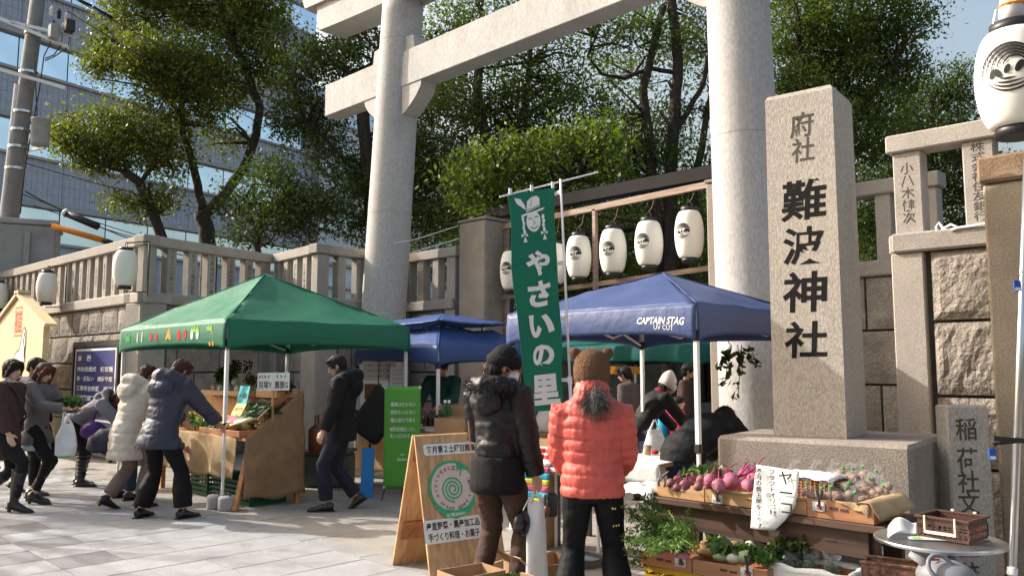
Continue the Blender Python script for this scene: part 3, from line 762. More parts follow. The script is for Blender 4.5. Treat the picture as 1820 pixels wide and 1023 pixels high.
# ================================================================== office blocks behind the trees
mat('louver_panel', (0.47,0.49,0.56), 0.45, 0.06, 3, spec=0.5)
mat('facade_pale', (0.66,0.68,0.72), 0.5, 0.05, 2, spec=0.4)
mat('facade_trim', (0.44,0.42,0.40), 0.6, 0.05, 2)
m = mat('window_glass', (0.68,0.80,0.92), 0.08, 0.10, 0.5, spec=0.9, metal=0.85)
mat('blind_glass', (0.62,0.70,0.78), 0.12, 0.12, 0.7, spec=0.8, metal=0.3)
def facade(p0, e1, L, z0, floors, fh, gh, pw, label, name, pm, gm, depth=14.0, bars=0):
    e1 = unit((e1[0], e1[1], 0)); e2 = np.array((-e1[1], e1[0], 0)); M = np.stack([e1, e2, (0,0,1.0)], 1); o0 = np.array((p0[0], p0[1], 0.0))
    W = lambda vf: xf(vf, M, o0)
    t = thing(name, o0, label, 'building'); H_ = z0 + floors*fh
    mk('body', W(box((0,0.35,0),(L,depth,H_))), 'facade_trim', t)
    mk('parapet', W(box((-0.1,-0.05,H_),(L+0.1,depth,H_+0.5))), pm, t)
    n = int(L/pw)
    gme = sme = None
    for k in range(floors):
        zb = z0 + k*fh
        for i in range(n):
            a = i*pw
            c = o0 + M @ np.array((a+pw/2, 0.1, zb + (fh-gh)/2))
            if sme is None:
                pcs = [box((-pw/2+.015,-0.05,-(fh-gh)/2+.1),(pw/2-.015,0.1,(fh-gh)/2-.1))]
                if bars:
                    nb = int(pw/bars)
                    for q in range(nb): pcs.append(box((-pw/2+(q+.35)*pw/nb,-0.09,-(fh-gh)/2+.12),(-pw/2+(q+.55)*pw/nb,-0.05,(fh-gh)/2-.12)))
                    for q in range(5): zz = -(fh-gh)/2+.2+q*(fh-gh-.4)/4; pcs.append(box((-pw/2+.015,-0.075,zz-.02),(pw/2-.015,-0.05,zz+.02)))
                V, F = join(*pcs); sme = _mesh('spandrel', V @ M.T, F, pm)
                V, F = box((-pw/2+.03,0.0,-gh/2+.02),(pw/2-.03,0.06,gh/2-.02)); gme = _mesh('window', V @ M.T, F, gm)
            inst('spandrel', sme, c, t)
            inst('window', gme, o0 + M @ np.array((a+pw/2, 0.16, zb + (fh-gh) + gh/2)), t)
        mk('band', W(box((0,-0.10,zb+fh-gh-0.10),(L,0.3,zb+fh-gh+0.03))), 'facade_trim', t)
        mk('band', W(box((0,-0.12,zb-0.10),(L,0.3,zb+0.10))), 'facade_trim', t)
    return t
bd = (-0.199, 0.98)
pA = at_d(-190, 300, 33.5)
facade(pA, bd, 23.5, 1.2, 6, 4.05, 1.75, 2.35, 'tall grey office block with barred panels and blue window bands behind left trees', 'office_building', 'louver_panel', 'window_glass', bars=0.25)
pB = pA + np.array((*unit(bd), 0))*23.2 + np.array((0.98, 0.199, 0))*0.9
facade(pB, bd, 22, 1.0, 5, 3.7, 1.5, 2.2, 'pale grey office block with light window bands behind the left torii pillar', 'office_building', 'facade_pale', 'blind_glass')
pC = at_d(1010, 300, 60)
facade(pC, (0.7,0.714), 26, 1.0, 4, 3.6, 1.8, 2.0, 'far pale building glimpsed through gaps in the grove', 'office_building', 'facade_pale', 'window_glass')

# ================================================================== utility pole and street clutter, upper left
def utility_pole():
    D = 19.0; b, m_, tp = at_d(14,440,D), at_d(33,258,D), at_d(69,-6,D)
    d = unit(tp - b); foot = b - d*(b[2]/d[2])
    t = thing('utility_pole', foot, 'concrete utility pole with crossarms and transformers at far left', 'utility pole')
    top = tp + d*1.5
    mk('shaft', tube([foot, m_, top], [0.20,0.185,0.15], 18), 'pole_concrete', t, True)
    for (x0,y0,x1,y1) in ((-60,8,122,84),(-40,112,117,157),(20,40,135,66)):
        mk('crossarm', bar(at_d(x0,y0,D-0.25), at_d(x1,y1,D-0.25), 0.075), 'white_metal', t)
    for y in (60, 130, 200, 232, 262, 300): 
        c = at_d(33+(258-y)*0.143, y, D); mk('clamp_band', xf(lathe([(0.215,-.03),(0.215,.03)],16), None, c), 'steel', t)
    tr = mk('transformer', xf(lathe([(0.02,-.33),(.19,-.32),(.2,-.28),(.2,.25),(.22,.27),(.22,.31),(.02,.33)],18), None, at_d(72,235,D-0.2)), 'concrete', t, True)
    mk('bracket', bar(at_d(45,268,D), at_d(80,262,D-.2), 0.06), 'steel', t)
    for x, y in ((92,20),(105,25),(118,32),(95,45),(112,50),(128,48)):
        mk('insulator', xf(lathe([(.02,-.12),(.05,-.10),(.03,-.05),(.055,-.03),(.03,.02),(.055,.04),(.03,.09),(.02,.13)],10), None, at_d(x,y,D-.3)), 'black_plastic' if x % 2 else 'white_metal', t, True)
    mk('fuse_box', cbox(at_d(84,70,D-.4), at_d(84,70,D-.4)+np.array((.25,.2,.35)), .02), 'concrete', t)
    mk('fuse_box', cbox(at_d(112,58,D-.4), at_d(112,58,D-.4)+np.array((.22,.2,.3)), .02), 'black_plastic', t)
    def cable(*pp, r=0.014): return tube([at_d(x,y,D-.25) for x, y in pp], r, 6)
    mk('drop_cable', join(cable((95,45),(88,80),(78,100),(76,115),(70,160),(62,200),(55,240),(44,300),(36,380)), cable((112,55),(108,80),(96,98),(80,104)), cable((128,50),(120,84),(98,100),(80,108)), r:=cable((60,110),(66,200),(50,260))), 'black_plastic', t, True)
    mk('ladder_pipe', tube([at_d(30,150,D-.1), at_d(10,330,D-.1), at_d(-4,440,D-.1)], 0.06, 8), 'white_metal', t)
    return t
utility_pole()
def cables():
    t = thing('overhead_cables', at_d(60,300,19), 'thin overhead cables running from the utility pole behind the trees', 'cables')
    def c(name, a, b, r=0.012, sag=0.25, da=18.7, db=24):
        A, B = at_d(*a, da), at_d(*b, db); P = [A+(B-A)*q+np.array((0,0,-4*sag*q*(1-q))) for q in np.linspace(0,1,9)]
        mk('cable', tube(P, r, 5), 'black_plastic', t, True)
    c('a',(120,20),(700,330)); c('b',(135,0),(720,270)); c('c',(45,290),(480,395),sag=.1); c('d',(40,345),(330,440),sag=.1)
    c('e',(60,365),(420,470),sag=.08); c('f',(45,340),(120,378),.02,.02,18.7,19); c('g',(175,402),(330,455),.014,.05,19,20)
    mk('insulated_sleeve', tube([at_d(118,379,18.9), at_d(175,403,19)], 0.085, 12), 'black_plastic', t, True)
    mk('sleeve_end', tube([at_d(114,377,18.9), at_d(119,380,18.9)], 0.095, 12), 'white_metal', t, True)
    for x0,y0,x1,y1 in ((140,0,165,12),(165,12,200,32)): mk('connector', tube([at_d(x0,y0,18.8), at_d(x1,y1,19.2)], 0.035, 8), 'black_plastic', t, True)
cables()
mat('orange_guard', (0.85,0.26,0.02), 0.5, 0.1, 6)
t = thing('boom_guard', at_d(150,416,18.6), 'orange cable guard with black end slung above the left wall', 'cable guard')
mk('tube', tube([at_d(92,401,18.4), at_d(183,427,18.7)], 0.066, 12), 'orange_guard', t, True)
mk('end_cap', tube([at_d(183,427,18.7), at_d(200,431,18.75)], [0.07,0.045], 12), 'black_plastic', t, True)
mat('zinc', (0.36,0.35,0.33), 0.55, 0.14, 2, metal=0.3, stain=0.35, stain_scale=1.2)
t = thing('metal_cabin', at_d(20,470,19.5), 'grey metal box cabin showing above the left stone fence', 'cabin')
A = at_d(-70,392,18.3); B = at_d(100,392,19.1); o0, M, L = frame(A, B); zt = 4.95
mk('panel', xf(cbox((0,0,0.0),(L,1.5,at_d(60,398,18.8)[2]),0.02), M, o0), 'zinc', t)
mk('lid', xf(cbox((-.05,-.05,at_d(60,398,18.8)[2]+.002),(L+.05,1.55,at_d(60,388,18.8)[2]),0.02), M, o0), 'zinc', t)
mk('post', xf(cbox((L-.62,-.1,0),(L-.50,-.004,at_d(60,412,18.8)[2]),0.01), M, o0), 'zinc', t)

# dark wooden hall deep in the precinct
sh_ = thing('shrine_hall', (-9, 24, 0), 'dark wooden shrine hall deep behind the canopies', 'hall')
W = lambda vf: xf(vf, rotz(.25), (-14,22.5,0))
mk('wall', W(box((0,1.2,0),(17,8,3.4))), 'dark_timber' if 'dark_timber' in MATS else mat('dark_timber',(0.045,0.032,0.024),.8,.2,3), sh_)
for i in range(10): mk('pillar', W(box((i*1.85,0,0),(i*1.85+.22,.22,3.4))), 'dark_timber', sh_)
for i in range(9): mk('door_panel', W(box((i*1.85+.3,1.12,.3),(i*1.85+1.75,1.19,2.7))), 'dark_timber', sh_)
mk('floor_edge', W(box((-.2,-.3,0),(17.2,1.19,.45))), 'granite_dark', sh_)
mk('roof', W(prism([(-1.2,3.3),(18.2,3.3),(17.0,4.6),(0,4.6)],8.6)), 'beam_blue_black', sh_)
# ================================================================== cloth, paper, wood of the stalls
mat('canvas_green', (0.024,0.205,0.118), 0.6, 0.08, 3, 0.25, 14, spec=0.4, bdist=0.02)
mat('canvas_navy', (0.056,0.088,0.225), 0.5, 0.08, 3, 0.35, 11, spec=0.45, bdist=0.02)
mat('canvas_blue', (0.040,0.085,0.25), 0.55, 0.08, 3, 0.3, 12, spec=0.4, bdist=0.02)
mat('canvas_teal', (0.02,0.17,0.15), 0.7, 0.08, 3, 0.2, 12, bdist=0.02)
mat('felt_red', (0.50,0.02,0.03), 0.9); mat('felt_orange', (0.72,0.28,0.04), 0.9); mat('felt_white', (0.70,0.69,0.68), 0.9)
mat('felt_green', (0.03,0.36,0.06), 0.9); mat('felt_lime', (0.20,0.42,0.05), 0.9)
mat('print_white', (0.80,0.79,0.76), 0.7, 0.02); mat('print_black', (0.015,0.014,0.014), 0.7, 0.05)
mat('paper', (0.76,0.755,0.73), 0.75, 0.03, 4); mat('paper_pink', (0.66,0.60,0.60), 0.7, 0.04, 4)
mat('burlap', (0.30,0.19,0.105), 0.95, 0.14, 8, 0.6, 150, stain=0.25, stain_scale=3, stain_col=(0.20,0.125,0.07), speck=0.18, speck_scale=220)
mat('burlap_light', (0.40,0.28,0.155), 0.95, 0.14, 8, 0.6, 150, speck=0.18, speck_scale=220)
mat('cardboard', (0.36,0.23,0.13), 0.85, 0.10, 5, rnd=0.08); mat('cardboard_in', (0.30,0.19,0.105), 0.9, 0.10, 5)
mat('plastic_green', (0.01,0.10,0.06), 0.5, 0.1, 6); mat('plastic_blue', (0.02,0.22,0.55), 0.45, 0.06, 6); mat('plastic_grey', (0.10,0.11,0.11), 0.5, 0.1, 4)
mat('plastic_yellow', (0.50,0.30,0.02), 0.5, 0.1, 4); mat('plastic_brown', (0.065,0.028,0.020), 0.42, 0.12, 8, spec=0.45)
mat('sign_navy', (0.018,0.030,0.17), 0.4, 0.05, 3, spec=0.5); mat('banner_green', (0.014,0.20,0.125), 0.75, 0.06, 3, 0.2, 25, bdist=0.01)
mat('stand_green', (0.085,0.33,0.045), 0.6, 0.05, 2, 0.1, 20); mat('logo_green', (0.03,0.40,0.19), 0.6, 0.03, 6); mat('logo_pink', (0.66,0.54,0.50), 0.6, 0.03, 6)
mat('red_print', (0.60,0.05,0.03), 0.7, 0.06, 6); mat('cyan_card', (0.05,0.42,0.45), 0.7); mat('yellow_card', (0.62,0.52,0.12), 0.7); mat('red_card', (0.40,0.04,0.10), 0.7)
mat('cloth_pink', (0.56,0.10,0.20), 0.9, 0.1, 20); mat('cloth_cyan', (0.02,0.36,0.52), 0.9, 0.1, 20); mat('cloth_yellow', (0.52,0.47,0.05), 0.9, 0.1, 20)
mat('white_cloth', (0.74,0.73,0.71), 0.85, 0.04, 4, 0.3, 18, bdist=0.02)
wood('plywood', (0.42,0.235,0.105), (0.62,0.40,0.21), 'Z', 8, 0.5); wood('plywood_dark', (0.24,0.10,0.04), (0.42,0.20,0.09), 'X', 8, 0.5)
wood('crate_wood', (0.44,0.24,0.11), (0.60,0.37,0.19), 'X', 9, 0.55); wood('crate_red', (0.30,0.125,0.055), (0.46,0.215,0.105), 'X', 9, 0.5)
wood('dark_wood', (0.045,0.022,0.013), (0.10,0.05,0.03), 'X', 9, 0.6); wood('ema_wood', (0.66,0.50,0.28), (0.76,0.60,0.36), 'X', 5, 0.6)
wood('orange_wood', (0.44,0.20,0.07), (0.58,0.29,0.11), 'Z', 9, 0.5)
glassy('clear_bag', (0.62,0.63,0.64), 0.10, 0.12); glassy('milky_bag', (0.82,0.84,0.86), 0.80, 0.3)

for nm, k in (('canvas_green',.30),('canvas_navy',.14),('canvas_blue',.18),('canvas_teal',.25),('banner_green',.2)):      # daylight glows through thin cloth
    m = MATS[nm]; N = m.node_tree.nodes; L = m.node_tree.links; p = _pr(m); out = [q for q in N if q.type == 'OUTPUT_MATERIAL'][0]
    tr = N.new('ShaderNodeBsdfTranslucent'); mx = N.new('ShaderNodeMixShader'); mx.inputs[0].default_value = k
    L.new(p.inputs['Base Color'].links[0].from_socket, tr.inputs[0]); L.new(p.outputs[0], mx.inputs[1]); L.new(tr.outputs[0], mx.inputs[2]); L.new(mx.outputs[0], out.inputs[0])
# ------------------------------------------------------------------ folding canopies
t_front = {}
def on_valance(t, V2, F, name, m, lift=.006):      # flat print laid on the front valance cloth; V2 in world x, z
    val, u0, u1, zv, ze = t_front[t.name]
    P = [val(min(1,max(0,(x-u0)/(u1-u0))), min(1,max(0,(ze-z)/(ze-zv)))) + np.array((0,-lift,0)) for x, z in V2]
    return mk(name, (np.array(P), F), m, t)
def canopy(u0, u1, v0, v1, zv, ze, zp, m, label, group=None, sag=0.10, legs=True, weights=(), cut=None, seed=0, pole_z=None):
    t = thing('canopy_tent', ((u0+u1)/2, (v0+v1)/2, 0), label, 'canopy', group)
    C = [(u0,v0),(u1,v0),(u1,v1),(u0,v1)]; pk = np.array(((u0+u1)/2,(v0+v1)/2,zp)); nz = lambda a,b,c: noise.noise(Vector((a*1.9+seed,b*1.9,c)))
    for k in range(4):
        a = np.array((*C[k],ze)); b = np.array((*C[(k+1)%4],ze))
        top = 1.0 if cut is None else cut
        def roof(s, q):
            q = q*top
            p = (a + (b-a)*s)*(1-q) + pk*q
            w_ = math.sin(PI*q)*math.sin(PI*s)
            p = p + np.array((0,0,-sag*w_ + (0.030*nz(p[0]*1.3,p[1]*1.3,k)+.012*nz(p[0]*3.1+p[1]*2,p[1]*3.4-p[0],k+4)+.007*nz(p[0]*1.2,p[1]*9,k+8))*math.sin(PI*min(1,q+.1))))
            p[2] -= 0.05*math.sin(PI*s)*(1-q)*(0 if q > 0.02 else 1)*0
            return p
        mk('roof_panel', thick(grid(roof, 22, 16), -0.004), m, t, True)
        mk('ridge_seam', tube([a*(1-q_)+pk*q_ + np.array((0,0,.004)) for q_ in np.linspace(0,top,9)], .007, 6), m, t, True)
        n = unit(np.array(((a+b)/2 - pk)[:2].tolist() + [0]))
        def val(s, q, a=a, b=b, n=n, k=k):
            zb = zv - 0.045*(abs(2*s-1)**6) + 0.025*math.sin(PI*s)
            p = a + (b-a)*s; p[2] = ze + (zb-ze)*q
            rip = 0.010*nz(s*4+k*3, q*7, 5.0+seed) + 0.016*q*math.sin(s*17+k+seed)*0.6
            return p + n*(0.012*math.sin(PI*q)+rip*math.sin(PI*min(1,s*6))*math.sin(PI*min(1,(1-s)*6)) + 0.012*q)
        mk('valance', thick(grid(val, 44, 8), -0.003), m, t, True)
        if k == 0: t_front[t.name] = (val, u0, u1, zv, ze)
        if legs:
            ia = a + (pk-a)*np.array((.02,.02,0)); ib = b + (pk-b)*np.array((.02,.02,0)); mid = (ia+ib)/2
            zz = ze-0.16
            mk('truss_bar', join(bar((*ia[:2],zz+.14),(*((ia+mid)/2)[:2],zz-.02),.02),bar((*ia[:2],zz-.10),(*((ia+mid)/2)[:2],zz+.10),.02)), 'white_metal', t)
            mk('truss_bar', join(bar((*((ia+mid)/2)[:2],zz-.02),(*mid[:2],zz+.12),.02),bar((*ib[:2],zz+.14),(*((ib+mid)/2)[:2],zz-.02),.02)), 'white_metal', t)
            mk('truss_bar', bar((*((ib+mid)/2)[:2],zz-.02),(*mid[:2],zz+.12),.02), 'white_metal', t)
    if legs:
        for k,(x,y) in enumerate(C):
            x += (pk[0]-x)*0.022; y += (pk[1]-y)*0.022
            mk('pole', join(cbox((x-.019,y-.019,0.9),(x+.019,y+.019,ze-.02),.003), cbox((x-.014,y-.014,0.01),(x+.014,y+.014,0.902),.003)), 'white_metal', t)
            mk('slider', cbox((x-.028,y-.028,ze-.30),(x+.028,y+.028,ze-.21),.008), 'black_plastic', t)
            mk('leg_clamp', cbox((x-.026,y-.026,0.86),(x+.026,y+.026,0.93),.006), 'black_plastic', t)
            mk('foot_plate', box((x-.04,y-.04,0.0),(x+.04,y+.04,0.012)), 'white_metal', t)
    return t
VAL = {}
# green canopy
GU0, GU1, GV0, GV1 = -11.70, -8.60, 4.24, 6.80
gt = canopy(GU0, GU1, GV0, GV1, 1.78, 2.06, 2.80, 'canvas_green', 'green canopy tent with felt vegetables sewn along its front edge', seed=1, sag=0.06)
def felt(px, py, polys, m, s):
    c = at_v(px, py, GV0-0.035)
    for p in polys: on_valance(gt, [(c[0]+x*s, c[2]+y*s) for x, y in p], [tuple(range(len(p)))], 'felt_vegetable', m, .007)
oval = lambda cx, cy, a, b, n=14, rot=0: [(cx + a*math.cos(2*PI*i/n)*math.cos(rot) - b*math.sin(2*PI*i/n)*math.sin(rot), cy + a*math.cos(2*PI*i/n)*math.sin(rot) + b*math.sin(2*PI*i/n)*math.cos(rot)) for i in range(n)]
felt(226,602,[oval(-.35,0,.45,.5),oval(.4,.1,.45,.6)],'felt_green',.085)
felt(244,601,[oval(-.3,0,.18,.75)],'felt_white',.10); felt(250,600,[oval(.1,0,.18,.8)],'felt_white',.10)
felt(268,600,[oval(-.35,0,.4,.55)],'felt_red',.10); felt(275,600,[oval(.2,0,.4,.55)],'felt_red',.10)
felt(297,598,[[(-.15,.9),(.15,.9),(.8,-.6),(.3,-.5),(0,-.2),(-.4,-.6),(-.75,-.4)]],'felt_orange',.10)
felt(316,597,[oval(-.1,0,.45,.7,14,.2)],'felt_red',.10); felt(326,596,[oval(.1,0,.45,.7,14,-.2)],'felt_red',.10)
felt(339,596,[oval(0,0,.35,.6)],'felt_white',.10); felt(349,595,[oval(0,0,.35,.6)],'felt_white',.10)
felt(344,584,[[(-1.2,-.4),(-.8,.5),(-.5,-.2),(-.2,.6),(.2,-.2),(.5,.6),(.8,-.1),(1.2,.4),(1.0,-.5)]],'felt_lime',.10)
felt(368,597,[[(-.5,.9),(0,.8),(.5,-1.1),(.2,-1.1)],[(.3,.8),(.8,.5),(1.1,-1.1),(.9,-1.2)]],'felt_orange',.12); felt(370,583,[oval(-.4,0,.4,.3),oval(.3,0,.4,.35)],'felt_lime',.09)
for dx, dy in ((-.085,.02),(.10,.06)):
    w_ = thing('pole_weight', (GU1-.03+dx, GV0+.03+dy-.05, 0), 'round concrete weight at the front foot of the green tent' if dx < 0 else 'second concrete weight tucked behind the front foot of the green tent', 'weight', 'concrete tent weights')
    V, F = lathe([(.02,0),(.095,.0),(.10,.02),(.10,.12),(.09,.145),(.03,.15),(.02,.15)],18); mk('block', (V+WORLD[w_.name],F), 'concrete', w_, True)
    mk('handle', tube([WORLD[w_.name]+q for q in ((-.05,0,.148),(-.045,0,.18),(.045,0,.18),(.05,0,.148))], .008, 6), 'black_plastic', w_)
# navy canopy with maker's name
NU0, NU1, NV0, NV1 = -5.62, -3.50, 5.66, 7.88
nvt = canopy(NU0, NU1, NV0, NV1, 1.79, 2.04, 2.46, 'canvas_navy', 'navy canopy tent lettered CAPTAIN STAG beside the tall stone monument', seed=3, sag=-0.02)
def val_text(tx, px, py, w_, h_, b_, sh):
    V, F = text_vf(tx, 2, b_); c = at_v(px,py,NV0-.03); lo, hi = V.min(0), V.max(0); q = (V-(lo+hi)/2)/(hi-lo)[[0,1,0]]
    on_valance(nvt, [(c[0]+a[0]*w_+sh*a[1]*h_, c[2]+a[1]*h_) for a in q], F, 'lettering', 'print_white', .005)
val_text('CAPTAIN STAG', 1172, 570, .46, .062, .028, .22); val_text('UV CUT', 1178, 582, .19, .042, .012, 0)
# two-tier blue canopy
BU0, BU1, BV0, BV1 = -9.98, -8.12, 6.90, 8.62
bt = canopy(BU0, BU1, BV0, BV1, 1.60, 1.82, 2.42, 'canvas_blue', 'small blue canopy tent with a raised second roof tier', seed=5, cut=0.42, sag=0.0)
cx, cy = (BU0+BU1)/2, (BV0+BV1)/2
for k in range(4):
    C4 = [(-1,-1),(1,-1),(1,1),(-1,1)]; a = np.array((cx+C4[k][0]*.74, cy+C4[k][1]*.69, 2.17)); b = np.array((cx+C4[(k+1)%4][0]*.74, cy+C4[(k+1)%4][1]*.69, 2.17)); pk = np.array((cx,cy,2.32))
    mk('top_tier_panel', thick(grid(lambda s,q: (a+(b-a)*s)*(1-q)+pk*q + np.array((0,0,-.03*math.sin(PI*s)*(1-q)+.012*noise.noise(Vector((s*9,q*5,k))))), 16, 6), -.004), 'canvas_blue', bt, True)
    s_ = C4[k]; mk('tier_strut', tube([(cx+s_[0]*.42,cy+s_[1]*.4,2.0),(cx+s_[0]*.42,cy+s_[1]*.4,2.24)], .012, 6), 'black_metal', bt)
    mk('tier_strut', tube([(cx,cy,2.17),(cx+s_[0]*.5,cy+s_[1]*.48,2.0)], .010, 6), 'black_metal', bt)
# teal canopies inside the precinct
canopy(-10.6, -7.2, 11.6, 14.6, 1.62, 1.92, 2.5, 'canvas_teal', 'teal canopy tent inside the shrine grounds seen under the navy tent', seed=7)
canopy(-6.9, -3.9, 12.6, 15.2, 1.72, 2.0, 2.6, 'canvas_teal', 'second teal canopy tent deeper in the grounds by the right pillar', seed=8)

# ------------------------------------------------------------------ lanterns
def crest(R, seed=0):
    P = []
    for k in range(5): P += strip2d(arc2d(-.05+.05*k, .02*k, .98-.15*k, 200-6*k, -8+4*k, 20), [.02+.075*math.sin(PI*i/20) for i in range(21)])
    for k in range(4): P += strip2d(arc2d(0, .12-.02*k, .95-.04*k, 215+10*k, 330-16*k, 16, ry=.95-.17*k), [.02+.06*math.sin(PI*i/16) for i in range(17)])
    for x, y, r_, s in ((.30,.02,-.5,.26),(.55,.06,-.1,.26),(.78,.02,.4,.22),(-.10,-.02,-.4,.2),(-.42,-.12,.5,.22),(-.62,-.1,-.3,.2)):
        P.append(oval(x, y, s*.95, s*.48, 12, PI/2 + r_))
    return P
def lantern(loc, r, h, label, face, group, emblem=True, es=0.55, eo=0.0, hook=True):
    t = thing('paper_lantern', loc, label, 'lantern', group); n = 26; prof = [(r*.52, 0)]
    def rad(q): return r*(0.52 + 0.48*min(1, math.sin(PI*min(max(q,0),1)))**0.42) if q not in (0, 1) else r*.52
    for i in range(1, 2*n):
        q = i/(2*n); prof.append((rad(q)*(1.0 if i % 2 else 0.985), h*q))
    prof.append((r*.52, h)); L = np.asarray(loc, float)
    mk('paper_body', xf(lathe(prof, 32), None, L), 'paper_lantern', t, True)
    for z0, z1, nm in ((-.055*h/.6, .012, 'bottom_ring'), (h-.012, h+.05*h/.6, 'top_ring')):
        mk(nm, xf(lathe([(r*.50,z0),(r*.56,z0),(r*.56,z1),(r*.50,z1)], 24), None, L), 'black_plastic', t, True)
    if hook: mk('hook', tube([L+q for q in ((-.3*r,0,h+.04),(-.2*r,0,h+.11),(0,0,h+.14),(.2*r,0,h+.11),(.3*r,0,h+.04))], .006, 6), 'black_metal', t)
    if emblem:
        V, F = [], []; s = r*es
        for p in crest(1):
            o = len(V)
            for x, y in p:
                z = h*(.52+eo) + y*s; a = face + x*s/r; rr = rad(z/h) + .003
                V.append(L + np.array((rr*math.cos(a), rr*math.sin(a), z)))
            F.append(tuple(range(o, len(V))))
        mk('crest', (np.array(V), F), 'print_black', t)
    return t
LG = 'white paper lanterns on the wooden rack'
rk = thing('lantern_rack', (-7.6, 9.95, 0), 'pale wooden rack carrying a row of white lanterns between the gate posts', 'rack')
zt, zb = 4.02, 2.80
mk('top_rail', bar((-10.05,9.97,zt-.03),(-5.5,9.97,zt+.08), .07, .09), 'rack_wood', rk)
mk('bottom_rail', bar((-10.05,9.97,zb-.05),(-5.5,9.97,zb+.13), .06, .07), 'rack_wood', rk)
for x in (-9.75, at_v(1058,440,9.97)[0]): mk('upright', bar((x,9.97,zb-.05),(x,9.97,zt), .07, .06), 'rack_wood', rk)
for x in (-9.98, -5.52): mk('leg', bar((x,10.02,0),(x,10.02,zt), .07, .07), 'rack_wood', rk)
for k, (x, y, lb) in enumerate(((910,470,'white paper lantern half hidden by the green banner, left end of the rack'),(985,460,'white paper lantern behind the banner pole on the rack'),(1029,448,'white lantern just right of the banner pole on the rack'),(1090,440,'second white lantern right of the banner pole on the rack'),(1154,427,'third white lantern right of the banner pole on the rack'),(1226,414,'white lantern beside the right gate post, highest on the rack'))):
    p = at_v(x, y+45, 9.82); lantern(p, .205+.004*math.sin(k*5), .66+.015*math.sin(k*3), lb, -1.33+.16*math.sin(k*7.3), LG, eo=.02*math.sin(k*4))
    mk('cord', tube([(p[0],9.82,p[2]+.79),(p[0],9.9,p[2]+.86),(p[0],9.97,zt)], .006, 5), 'burlap', rk)
bm_ = thing('roof_beam', (-8.2,10.7,0), 'long dark blue beam crossing above the lantern rack', 'beam')
mk('beam', bar(at_v(870,381,10.7), at_v(1300,301,10.7), .22, .20), 'beam_blue_black', bm_)
for x in (-10.6, -6.1): mk('post', bar((x,10.72,0),(x,10.72,4.45),.12), 'beam_blue_black', bm_)
for k, (x, y, lb) in enumerate(((-4,548,'white lantern cut by the left frame edge on the street fence'),(82,537,'white lantern on the street fence right of the votive board'),(221,508,'white lantern on the corner of the street fence above the green tent'))):
    p = at_v(x, y, 4.82); lt = lantern(p, .185, .56, lb, -2.6, 'white lanterns along the street fence', emblem=True)
    a = at_v(x+19, y-60, 5.0)
    mk('bracket', join(bar((p[0],4.82,p[2]+.68),(p[0]+.30,5.06,p[2]+.70),.018), bar((p[0]+.30,5.06,p[2]+.70),(p[0]+.30,5.06,p[2]-.16),.022), bar((p[0]+.30,5.06,p[2]-.10),(p[0],4.82,p[2]-.09),.018)), 'black_metal', lt)
p = at_d(1810,228,4.15); bl = lantern(p, .19, .52, 'large white lantern with a black leaf crest hanging at the top right', -1.46, None, es=.72, hook=False)
mk('hanger', tube([p+np.array((-.10,0,.54)), p+np.array((-.07,.0,.66)), p+np.array((0,.0,.68)), p+np.array((.1,.0,.54))], .004, 5), 'steel', bl)
lp = thing('lantern_pole', p + np.array((.03,.02,-2.79)), 'bamboo pole with a wrapped parcel tied above the big lantern', 'pole')
mk('pole', bar((p[0]+.42,p[1]+.9,0),(p[0]+.42,p[1]+.9,p[2]+.95),.05), 'rack_wood', lp)
mk('arm', bar((p[0]+.42,p[1]+.9,p[2]+.90),(p[0]-.06,p[1]-.10,p[2]+.83),.035), 'rack_wood', lp)
mk('wrapped_bundle', tube([p+np.array((0,0,.56)),p+np.array((0,0,.62)),p+np.array((.01,0,.72)),p+np.array((0,0,.86))],[.05,.062,.058,.03],10), 'paper_pink', lp, True)
mk('tie_cord', xf(lathe([(.062,-.008),(.068,0),(.062,.008)],12), None, p+np.array((0.005,0,.66))), 'felt_orange', lp)

# ------------------------------------------------------------------ signs on the left
em = thing('votive_board', at_v(35,800,4.35)*np.array((1,1,0)), 'giant house-shaped wooden votive board with red stamp at far left', 'votive board')
A = at_v(33,531,4.35); B = at_v(78,572,4.35); zt = A[2]; hw = B[0]-A[0]; cxE = A[0]; zs = B[2]
pts = [(-hw, 0.55), (hw, 0.55), (hw, zs), (0, zt), (-hw, zs)]
mk('panel', xf(prism([(cxE+x, z) for x, z in pts], .10), None, (0,4.35,0)), 'ema_wood', em)
sl = unit(np.array((hw,0,zs-zt)))
for s in (-1, 1):
    a = np.array((cxE - s*.12, 4.40, zt+.05+.085)); b = np.array((cxE+s*(hw+.22), 4.40, zs+.05-.085*1.3))
    mk('roof_board', bar(a, b, .20, .055), 'ema_wood', em)
for s in (-1, 1): mk('leg', box((cxE+s*hw*.7-.05,4.40,0),(cxE+s*hw*.7+.05,4.46,.56)), 'ema_wood', em)
c = at_v(33,571,4.35); c = c + np.array((0,-.004,0)); sw = .36
flat([[(-1,-1.2),(1,-1.2),(1,-1.12),(-1,-1.12)],[(-1,1.12),(1,1.12),(1,1.2),(-1,1.2)],[(-1,-1.12),(-.92,-1.12),(-.92,1.12),(-1,1.12)],[(.92,-1.12),(1,-1.12),(1,1.12),(.92,1.12)]], c, (1,0,0), (0,0,1), 'red_print', em, 'stamp_frame', .003, sw*.62)
text('初詣', c, (1,0,0), (0,0,1), sw*1.1, sw*1.2, 'red_print', em, 'lettering', bold=.01)
sh = [(-.9,-.5),(-.85,-.15),(-.6,-.05),(-.3,0),(-.05,.35),(.1,.8),(.35,1),(.55,.8),(.6,.3),(.55,-.1),(.62,-.5)]
c2 = at_v(38,622,4.35)+np.array((0,-.004,0)); flat([sh], c2, (1,0,0), (0,0,1), 'print_white', em, 'drawing', .003, .42)
